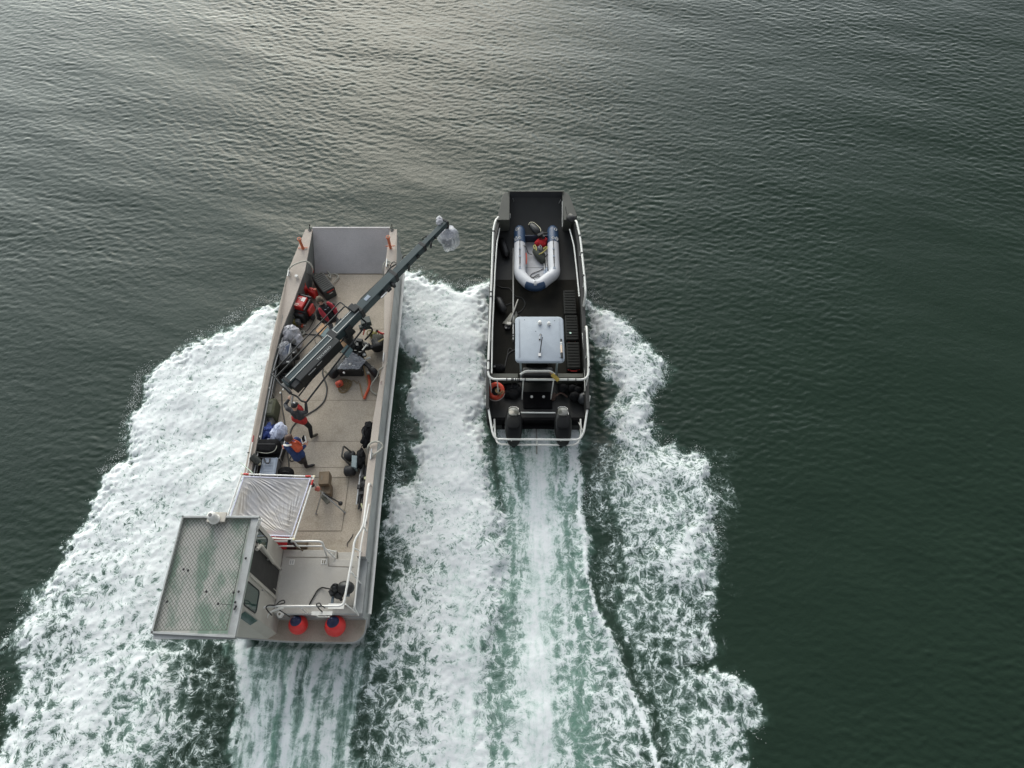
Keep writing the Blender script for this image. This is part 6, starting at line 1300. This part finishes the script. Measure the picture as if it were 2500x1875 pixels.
for k in range(10): coil(m, P('b',1085+rnd.uniform(-55,70),360+rnd.uniform(-70,70),DK+.1*rnd.random()), rnd.uniform(.06,.13), rnd.uniform(1,2), .016, n=14, jit=.5, seed=20+k, tilt=Matrix.Rotation(rnd.uniform(-.8,.8),3,'X'))
m.build('rope_loops', mat('yellow_green_rope', (.24,.22,.08), .9, var=.3), yb)
dk = thing('dark_crate', 'dark crate under the yellow rope at the starboard bulwark', 'crate', tuple(P('b',1190,460,DK)))
m = MB(); m.rbox(P('b',1185,450,1.45), (.36,.42,.3), .04); m.build('crate_body', mat('dark_olive_crate', (.03,.03,.02), .7), dk); m = MB(); m.box(P('b',1190,450,1.605), (.2,.04,.02)); m.build('handle', black, dk)
ys = thing('ratchet_strap', 'tan webbing strap stretched from the crane base to the starboard bulwark', 'strap', tuple(P('b',1100,500,DK)))
m = MB(); a, b = P('b',930,590,1.5), P('b',1310,385,1.75); m.box((a+b)/2, ((b-a).length,.06,.012), frame_of((0,0,0), b-a)); m.build('webbing', mat('strap_tan', (.30,.25,.13), .85), ys); m = MB(); m.box(a, (.08,.05,.04)); m.build('buckle', steel, ys)
rl = thing('red_lever', 'red lever bar sticking out from the starboard bulwark', 'lever', tuple(P('b',1240,270,1.6)))
m = MB(); m.tube(curve([P('b',1165,230,1.75), P('b',1210,260,1.72), P('b',1260,282,1.7), P('b',1325,285,1.7)]), .035, 8); m.build('bar', red, rl); m = MB(); m.ell(P('b',1165,230,1.75), (.045,.045,.045)); m.build('knob', black, rl)
rl = thing('red_rod', 'thin red rod standing by the crane drive box', 'rod', tuple(P('b',905,250,1.6)))
m = MB(); m.tube([P('b',915,185,2.1), P('b',885,310,1.9)], .02, 8); m.build('rod', red, rl); m = MB(); m.ell(P('b',915,185,2.1),(.03,.03,.03), n=8, m=6); m.build('tip', black, rl)
hn = thing('bow_hook', 'white loop of line beside the starboard gunwale hook', 'rope', tuple(P('2',1480,370,1.9)))
m = MB(); m.tube([P('2',1478+22*cos(a),372+16*sin(a),1.93) for a in np.linspace(0,5.5,12)], .012, 5); m.build('loop', mat('pinkish_line', (.45,.34,.31), .8), hn)
hr = thing('port_boathook', 'thin red and white boathook leaning on the port gunwale', 'boathook', tuple(P('2',70,1010,1.95)))
m = MB(); a, b = P('2',85,945,2.0), P('2',10,1350,2.05); m.tube([a, a.lerp(b,.18)], .022, 8); m.slot(1); m.tube([a.lerp(b,.18), b], .018, 8); m.build('pole', [mat('dull_red_paint', (.35,.05,.05), .5), white], hr); m = MB(); m.ell(b, (.035,.035,.03)); m.build('end_knob', steel, hr)
ln = thing('port_line', 'pale green line stretched from the silk frame to the port gunwale', 'rope', tuple(P('3',450,60,2.0)))
m = MB(); m.tube([P('3',375,-10,2.0), P('3',450,50,2.3), P('3',515,108,2.6)], .014, 6); m.build('line', mat('pale_green_line', (.42,.50,.42), .8), ln)

# ------------------------------------------------------------ PEOPLE
skin = mat('skin', (.50,.29,.21), .55, var=.1, scale=20)
def remesh(mb, name, mats, caps, voxel, parent, smooth=5):
    me = bpy.data.meshes.new('raw'); me.from_pydata(mb.v, [], mb.f)
    b_ = bmesh.new(); b_.from_mesh(me); bmesh.ops.recalc_face_normals(b_, faces=b_.faces); b_.to_mesh(me); b_.free()
    o = bpy.data.objects.new('raw', me); C.objects.link(o)
    k = o.modifiers.new('r', 'REMESH'); k.mode = 'VOXEL'; k.voxel_size = voxel
    k = o.modifiers.new('s', 'SMOOTH'); k.iterations = smooth; k.factor = .5
    dg = bpy.context.evaluated_depsgraph_get(); me2 = bpy.data.meshes.new_from_object(o.evaluated_get(dg)); me2.name = name
    bpy.data.objects.remove(o); me2.materials.clear()
    for m_ in mats: me2.materials.append(m_)
    n = len(me2.polygons); cen = np.zeros(n*3, np.float32); me2.polygons.foreach_get('center', cen); cen = cen.reshape(-1, 3)
    best = np.full(n, 1e9); mi = np.zeros(n, np.int32)
    for p0, p1, ra, rb, i in caps:
        a = np.array(p0); d = np.array(p1)-a; t = np.clip(((cen-a) @ d)/(d @ d+1e-9), 0, 1)
        ds = np.linalg.norm(cen-a-t[:, None]*d, axis=1)-(ra+(rb-ra)*t); kx = ds < best; best = np.where(kx, ds, best); mi = np.where(kx, i, mi)
    me2.polygons.foreach_set('material_index', mi); me2.polygons.foreach_set('use_smooth', np.ones(n, bool)); me2.update()
    o = bpy.data.objects.new(name, me2); C.objects.link(o)
    if parent is not None: attach(o, parent)
    return o
def capsule(mb, p0, p1, ra, rb, n=12):
    p0, p1 = Vector(p0), Vector(p1); d = p1-p0; L_ = d.length
    if L_ < 1e-4: mb.ell(p0, (ra, ra, ra), n=n, m=9); return
    u = d/L_; pts, rr = [], []
    for a in (-88,-60,-30,0): pts.append(p0+u*ra*sin(R(a))); rr.append(ra*cos(R(a)))
    for a in (0,30,60,88): pts.append(p1+u*rb*sin(R(a))); rr.append(rb*cos(R(a)))
    mb.tube(pts, rr, n)
def hand_caps(wrist, out, palm_n, curl, side, i):
    """palm, four unequal bent fingers and a thumb leaving the side of the palm"""
    out = Vector(out).normalized(); pn = Vector(palm_n); pn = (pn-out*pn.dot(out)).normalized(); sd_ = out.cross(pn)*side; w_ = Vector(wrist); cs = []
    for k in (-.026, -.009, .009, .026): cs.append((w_+sd_*k*.7, w_+out*.085+sd_*k, .015, .014, i))
    for k, L_ in ((-.030,.060),(-.010,.076),(.010,.082),(.030,.074)):
        b0 = w_+out*.088+sd_*k; d1 = (out*cos(curl*.5)+pn*sin(curl*.5)); d2 = (out*cos(curl)+pn*sin(curl)); d3 = (out*cos(curl*1.5)+pn*sin(curl*1.5))
        p1 = b0+d1*L_*.45; p2 = p1+d2*L_*.32; p3 = p2+d3*L_*.25
        cs += [(b0,p1,.0098,.0092,i),(p1,p2,.0092,.0088,i),(p2,p3,.0088,.008,i)]
    t0 = w_+out*.03+sd_*.03; t1 = t0+(sd_*.8+out*.6+pn*.3).normalized()*.042; t2 = t1+(out*.8+pn*.7).normalized()*.034
    cs += [(t0,t1,.013,.011,i),(t1,t2,.011,.0095,i)]
    return cs
def person(label, joints, look, mats, hair, hands, boots, sk=0, jk=1, tr=2, bt=3, bulk=1.0):
    J = {k: Vector(v) for k, v in joints.items()}
    t_ = thing('person', label, 'person', (J['pelvis'].x, J['pelvis'].y, DK)); B = bulk; caps = []
    hd = J['head']; up = (hd-J['neck']).normalized(); lk = Vector(look); lk = (lk-up*lk.dot(up)).normalized(); sdv = up.cross(lk)
    caps += [(hd+up*.03-lk*.012, hd+up*.035+lk*.02, .092, .088, sk),(hd-up*.05+lk*.03, hd-up*.06+lk*.055, .062, .048, sk),(hd+lk*.095-up*.005, hd+lk*.112-up*.03, .012, .017, sk),
             (hd-up*.066+lk*.095, hd-up*.068+lk*.10, .018, .016, sk),(hd+lk*.088+up*.022-sdv*.035, hd+lk*.088+up*.022+sdv*.035, .014, .014, sk),
             (J['neck'], hd-up*.05, .058, .056, sk)]
    for s in (-1, 1): caps.append((hd+sdv*s*.092-up*.012, hd+sdv*s*.097+up*.025, .013, .017, sk))
    ch = J['pelvis'].lerp(J['neck'], .68); wa = J['pelvis'].lerp(J['neck'], .32)
    L0, R0_ = J['sh_l'], J['sh_r']; sx = (R0_-L0).normalized()
    for s in (-1, 1):
        caps += [(J['pelvis']+sx*s*.065, wa+sx*s*.06, .125*B, .122*B, jk),(wa+sx*s*.06, ch+sx*s*.085, .122*B, .125*B, jk),(ch+sx*s*.06, J['neck']-up*.05+sx*s*.05, .12*B, .075, jk)]
    caps += [(ch, L0, .10, .078*B, jk),(ch, R0_, .10, .078*B, jk),(J['neck']-up*.06, J['neck'], .085, .066, jk)]
    for s in 'lr':
        caps += [(J['sh_'+s], J['el_'+s], .075*B, .058*B, jk),(J['el_'+s], J['wr_'+s], .057*B, .042*B, jk)]
        caps += [(J['hip_'+s], J['kn_'+s], .098, .072, tr),(J['kn_'+s], J['an_'+s], .070, .054, tr),(J['pelvis'], J['hip_'+s], .115, .10, tr)]
        caps += [(J['an_'+s]-Vector((0,0,.02)), J['to_'+s].lerp(J['an_'+s],.25), .048, .044, bt),(J['to_'+s].lerp(J['an_'+s],.3), J['to_'+s], .046, .036, bt)]
        o_, pn, cu, sg = hands[s]; caps += hand_caps(J['wr_'+s], o_, pn, cu, sg, sk)
    mb = MB()
    for p0, p1, ra, rb, i in caps: capsule(mb, p0, p1, ra, rb, 12 if ra > .03 else 8)
    remesh(mb, 'body', mats, caps, .0075, t_, 4)
    for s in (-1, 1):
        m = MB(); m.ell(hd+lk*.092+sdv*s*.032+up*.012, (.011,.011,.008), n=8, m=6); m.build('eye', black, t_)
    hc_ = []; mb = MB()
    for p0, p1, ra, rb in hair(hd, up, lk, sdv): hc_.append((p0, p1, ra, rb, 0)); capsule(mb, p0, p1, ra, rb)
    return t_, J, mb, hc_, (hd, up, lk, sdv)
def cap_of(mb, caps, name, mt, t_, vox=.008, sm=4): return remesh(mb, name, [mt], caps, vox, t_, sm)
greyjk = mat('charcoal_jacket', (.045,.046,.050), .85, var=.25, scale=12, bump=.5, bscale=22)
blackt = mat('black_trousers', (.014,.0135,.014), .85, var=.3, scale=12, bump=.5, bscale=20)
bluejk = mat('blue_jacket', (.018,.040,.125), .8, var=.25, scale=12, bump=.6, bscale=20)
brownt = mat('dark_brown_trousers', (.026,.020,.019), .85, var=.3, scale=10, bump=.5, bscale=20)
greyt = mat('grey_trousers', (.10,.11,.13), .85, var=.2, scale=10, bump=.5, bscale=20)
shoe = mat('brown_grey_shoe', (.075,.065,.045), .7, var=.4, scale=20); bootm = mat('black_boot', (.018,.015,.014), .55, var=.3)
vest_red = mat('vest_red', (.42,.025,.022), .75, var=.15, scale=14, bump=.5, bscale=25); vest_or = mat('vest_orange', (.52,.085,.03), .7, var=.12, scale=14, bump=.5, bscale=25)
# man steering the crane tail
V = lambda k, x, y, z: P(k, x, y, z)
j = dict(pelvis=(-6.40,10.24,2.17), neck=V('2',535,672,2.66), head=V('2',527,630,2.82), sh_l=V('2',455,655,2.58), sh_r=V('2',612,705,2.56), el_l=V('2',425,612,2.47), el_r=V('2',655,690,2.42),
         wr_l=V('2',463,558,2.66), wr_r=V('2',650,600,2.66), hip_l=(-6.50,10.30,2.10), hip_r=(-6.31,10.20,2.10), kn_l=(-6.52,10.62,1.74), kn_r=V('d',1300,520,1.72), an_l=V('d',1010,270,1.40), an_r=V('d',1330,715,1.40),
         to_l=V('d',1040,130,1.345), to_r=V('d',1445,665,1.345))
t_, J, mb, hcs, (hd, up, lk, sdv) = person('man in a charcoal jacket and black cap gripping the crane tail bar', j, (.45,.75,-.35), [skin, greyjk, blackt, shoe],
    lambda h, u, l, s: [(h+u*.055-l*.01, h+u*.06+l*.015, .098, .094),(h+u*.045+l*.09, h+u*.03+l*.15, .03, .012),(h+u*.045+l*.09+s*.045, h+u*.03+l*.135+s*.04, .026, .012),(h+u*.045+l*.09-s*.045, h+u*.03+l*.135-s*.04, .026, .012)],
    {'l': ((.2,.4,.75),(.5,.6,-.3),1.5,-1), 'r': ((.0,.55,.7),(-.3,.6,-.3),1.5,1)}, None)
cap_of(mb, hcs, 'cap', mat('black_cap', (.016,.016,.017), .85, var=.2), t_)
m = MB(); p = hd+up*.155+lk*.0; f = frame_of((0,0,0), sdv, up); m.box(p, (.075,.022,.006), f); m.box(p+lk*.028, (.055,.018,.006), f); m.build('cap_patch', mat('cap_grey', (.45,.45,.44), .7), t_)
mb = MB(); cs = []; ax_ = (J['neck']-J['pelvis']).normalized()
for k in range(-3, 4): a = J['pelvis'].lerp(J['neck'], .03)+(J['sh_r']-J['sh_l'])*.085*k+Vector((-.02,-.03,0)); cs.append((a, a+ax_*.025, .116, .110, 0))
for p0, p1, ra, rb, _ in cs: capsule(mb, p0, p1, ra+.02, rb+.02)
cap_of(mb, [(a, b, c+.02, d+.02, 0) for a, b, c, d, _ in cs], 'life_vest', vest_red, t_)
mb = MB(); cs = [(V('2',560,625,2.60), V('2',600,665,2.55), .07, .075, 0),(V('2',585,640,2.52), V('2',605,690,2.42), .07, .07, 0)]
for p0, p1, ra, rb, _ in cs: capsule(mb, p0, p1, ra, rb)
cap_of(mb, cs, 'vest_collar', vest_red, t_)
# person in blue with a tablet
j = dict(pelvis=V('2',575,1165,2.16), neck=V('2',475,1010,2.62), head=V('2',470,975,2.79), sh_l=V('2',545,985,2.52), sh_r=V('2',440,1065,2.52), el_l=V('2',590,1000,2.42), el_r=V('2',560,1135,2.32),
         wr_l=V('2',598,1030,2.47), wr_r=V('2',640,1055,2.42), hip_l=V('2',610,1170,2.10), hip_r=V('2',560,1190,2.10), kn_l=V('2',630,1210,1.72), kn_r=V('2',600,1230,1.72), an_l=V('2',655,1280,1.40), an_r=V('2',592,1205,1.40), to_l=V('2',735,1262,1.345), to_r=V('2',640,1200,1.345))
t_, J, mb, hcs, (hd, up, lk, sdv) = person('brown haired person in a blue jacket and orange vest looking down at a tablet', j, (.75,.25,-.65), [skin, bluejk, brownt, bootm],
    lambda h, u, l, s: [(h+u*.045-l*.03, h+u*.055+l*.0, .105, .10),(h-u*.02-l*.06, h+u*.03-l*.05, .085, .095),(h+s*.055-u*.0-l*.02, h+s*.05+u*.05+l*.03, .06, .065),(h-s*.055-u*.0-l*.02, h-s*.05+u*.05+l*.03, .06, .065),(h-u*.10-l*.065, h-u*.03-l*.06, .05, .07)],
    {'l': ((.6,.05,.05),(0,-.4,.6),.7,-1), 'r': ((.3,.5,.1),(0,.2,.7),.7,1)}, None, bulk=1.06)
hair_b = mat('brown_hair', (.065,.030,.018), .6, var=.35, scale=40, bump=.6, bscale=50); cap_of(mb, hcs, 'hair', hair_b, t_)
mb = MB(); cs = [(V('2',500,1035,2.60), V('2',560,1090,2.47), .085, .10, 0),(V('2',545,1030,2.56), V('2',585,1075,2.45), .07, .085, 0)]
for p0, p1, ra, rb, _ in cs: capsule(mb, p0, p1, ra, rb)
cap_of(mb, cs, 'life_vest', vest_or, t_)
m = MB(); m.tube(curve([V('2',500,985,2.72), V('2',545,1000,2.66), V('2',585,1025,2.58), V('2',600,1045,2.52)]), .022, 7); m.build('vest_strap', vest_or, t_)
m = MB(); m.tube(curve([V('2',412,1048,2.52), V('2',445,1052,2.62), V('2',492,1042,2.68)]), .03, 7); m.build('reflective_strap', mat('reflective_white', (.72,.70,.66), .5), t_); m = MB(); m.tube([V('2',405,1045,2.5), V('2',420,1085,2.46)], .045, 8); m.build('vest_tail', mat('pink_orange', (.55,.18,.12), .7), t_)
tb = thing('tablet', 'dark screened tablet in a white edged case held by the person in blue', 'tablet', tuple(V('2',628,985,2.50)))
a, b, c_, d_ = V('2',598,975,2.56), V('2',626,935,2.60), V('2',652,1005,2.52), V('2',612,1030,2.50)
m = MB(); m.quad(d_, c_, b, a, .012); m.build('screen', mat('tablet_screen', (.012,.012,.013), .15), tb, bevel=.003)
m = MB(); m.tube([d_, a], .012, 6); m.tube([V('2',640,950,2.60), c_+Vector((.0,-.01,0)), V('2',652,1020,2.5)], .018, 6); m.tube([c_, d_], .014, 6); m.build('tablet_edge', white, tb)
# crew member facing aft in a brown hood
j = dict(pelvis=V('a',1075,955,2.16), neck=V('a',930,690,2.62), head=V('a',895,625,2.76), sh_l=V('a',1110,700,2.52), sh_r=V('a',870,800,2.52), el_l=V('a',1180,820,2.25), el_r=V('a',870,930,2.25),
         wr_l=V('a',1160,950,2.12), wr_r=V('a',950,1000,2.12), hip_l=V('a',1150,930,2.10), hip_r=V('a',1050,985,2.10), kn_l=V('a',1225,1010,1.72), kn_r=V('a',1095,1085,1.72), an_l=V('a',1250,1130,1.40), an_r=V('a',1090,1210,1.40), to_l=V('a',1290,1190,1.345), to_r=V('a',1110,1290,1.345))
t_, J, mb, hcs, (hd, up, lk, sdv) = person('crew member in a brown hood and red panelled life vest facing aft by the generator', j, (.35,-.85,-.5), [skin, mat('black_jacket', (.020,.018,.019), .85, var=.3, bump=.5, bscale=20), greyt, bootm],
    lambda h, u, l, s: [(h+u*.05-l*.03, h+u*.06-l*.0, .118, .112),(h-u*.03-l*.06, h+u*.03-l*.05, .10, .11),(h+s*.07-u*.02, h+s*.05+u*.06+l*.03, .055, .07),(h-s*.07-u*.02, h-s*.05+u*.06+l*.03, .055, .07)],
    {'l': ((.1,-.6,-.5),(-.5,-.3,0),.6,1), 'r': ((.2,-.6,-.4),(.5,-.2,0),.6,-1)}, None, bulk=1.22)
cap_of(mb, hcs, 'hood', mat('brown_hood', (.105,.085,.062), .95, var=.25, scale=25, bump=.7, bscale=40), t_)
m = MB()
for pts, r_ in (([(1040,655),(1100,700),(1160,770),(1190,850)], 0),([(890,765),(930,830),(990,900),(1035,960)], 0)):
    mb = MB(); cs = [(V('a',*pts[k],2.66-.11*k)+Vector((0,-.02,0)), V('a',*pts[k+1],2.66-.11*(k+1))+Vector((0,-.02,0)), (.055,.075,.08)[k], (.075,.08,.055)[k], 0) for k in range(3)]
    for p0, p1, ra, rb, _ in cs: capsule(mb, p0, p1, ra, rb)
    cap_of(mb, [(a, b, c, d, 0) for a, b, c, d, _ in cs], 'vest_panel', mat('vest_crimson', (.40,.03,.045), .75, var=.12, scale=14, bump=.5, bscale=25), t_)
m = MB(); m.box(V('a',990,780,2.62), (.06,.014,.012), Matrix.Rotation(.4,3,'Z')); m.box(V('a',1040,745,2.62), (.05,.012,.012), Matrix.Rotation(.9,3,'Z')); m.build('vest_buckle', greyp, t_)

# ------------------------------------------------------------ SPRAY thrown off the outer edges of the bow waves
rng2 = np.random.default_rng(21); sv = []; sf_ = []
octa = np.array([(1,0,0),(-1,0,0),(0,1,0),(0,-1,0),(0,0,1),(0,0,-1)], float); of_ = [(0,2,4),(2,1,4),(1,3,4),(3,0,4),(2,0,5),(1,2,5),(3,1,5),(0,3,5)]
def spray(line, n, out, hgt, back=.15):
    pts = [np.array(W(*p)) for p in line]; seg = np.array([np.linalg.norm(pts[i+1]-pts[i]) for i in range(len(pts)-1)]); cum = np.concatenate([[0], np.cumsum(seg)])
    clump = rng2.uniform(0, cum[-1], max(6, n//45))
    for k in range(n):
        s = (rng2.choice(clump)+rng2.normal(0, .16)) % cum[-1] if rng2.random() < .8 else rng2.uniform(0, cum[-1])
        i = min(len(seg)-1, int(np.searchsorted(cum, s)-1)); i = max(i, 0); p = pts[i]+(pts[i+1]-pts[i])*((s-cum[i])/seg[i])
        d = (pts[i+1]-pts[i])/seg[i]; nrm = np.array([d[1], -d[0]])*out
        e = abs(rng2.normal(0, .15))-back*1.3; q_ = p+nrm*e+d*rng2.normal(0, .05)
        z = .03+hgt*abs(rng2.normal(.35, .35))*max(.1, 1-max(e, 0)*1.3); r_ = .003+.010*rng2.random()**2.6
        b0 = len(sv); sv.extend(tuple(np.array((q_[0], q_[1], z))+o_*r_*rng2.uniform(.7,1.3)) for o_ in octa); sf_.extend(tuple(x+b0 for x in f) for f in of_)
spray(PORT[0:16], 3000, -1, .42); spray(PORT[15:36], 900, -1, .15)
spray(MIDW[0:7], 1500, -1, .38); spray(MIDW[6:11], 300, -1, .15)
spray(STBD[0:15], 2000, -1, .34); spray(STBD[14:32], 900, -1, .15); spray(STBD[34:44], 300, -1, .12)
spray([(1255,960),(1300,1060),(1300,1200)], 900, -1, .10, .5)
spray([(880,880),(870,960),(860,1080)], 250, -1, .1, .3)
me = bpy.data.meshes.new('spray'); me.from_pydata(sv, [], sf_); me.polygons.foreach_set('use_smooth', [True]*len(sf_)); me.materials.append(mat('spray_white', (.78,.80,.80), .5, var=.03))
o = bpy.data.objects.new('spray', me); C.objects.link(o); o['kind'] = 'stuff'; o['label'] = 'white spray drops flung off the edges of the bow waves'; o['category'] = 'spray'
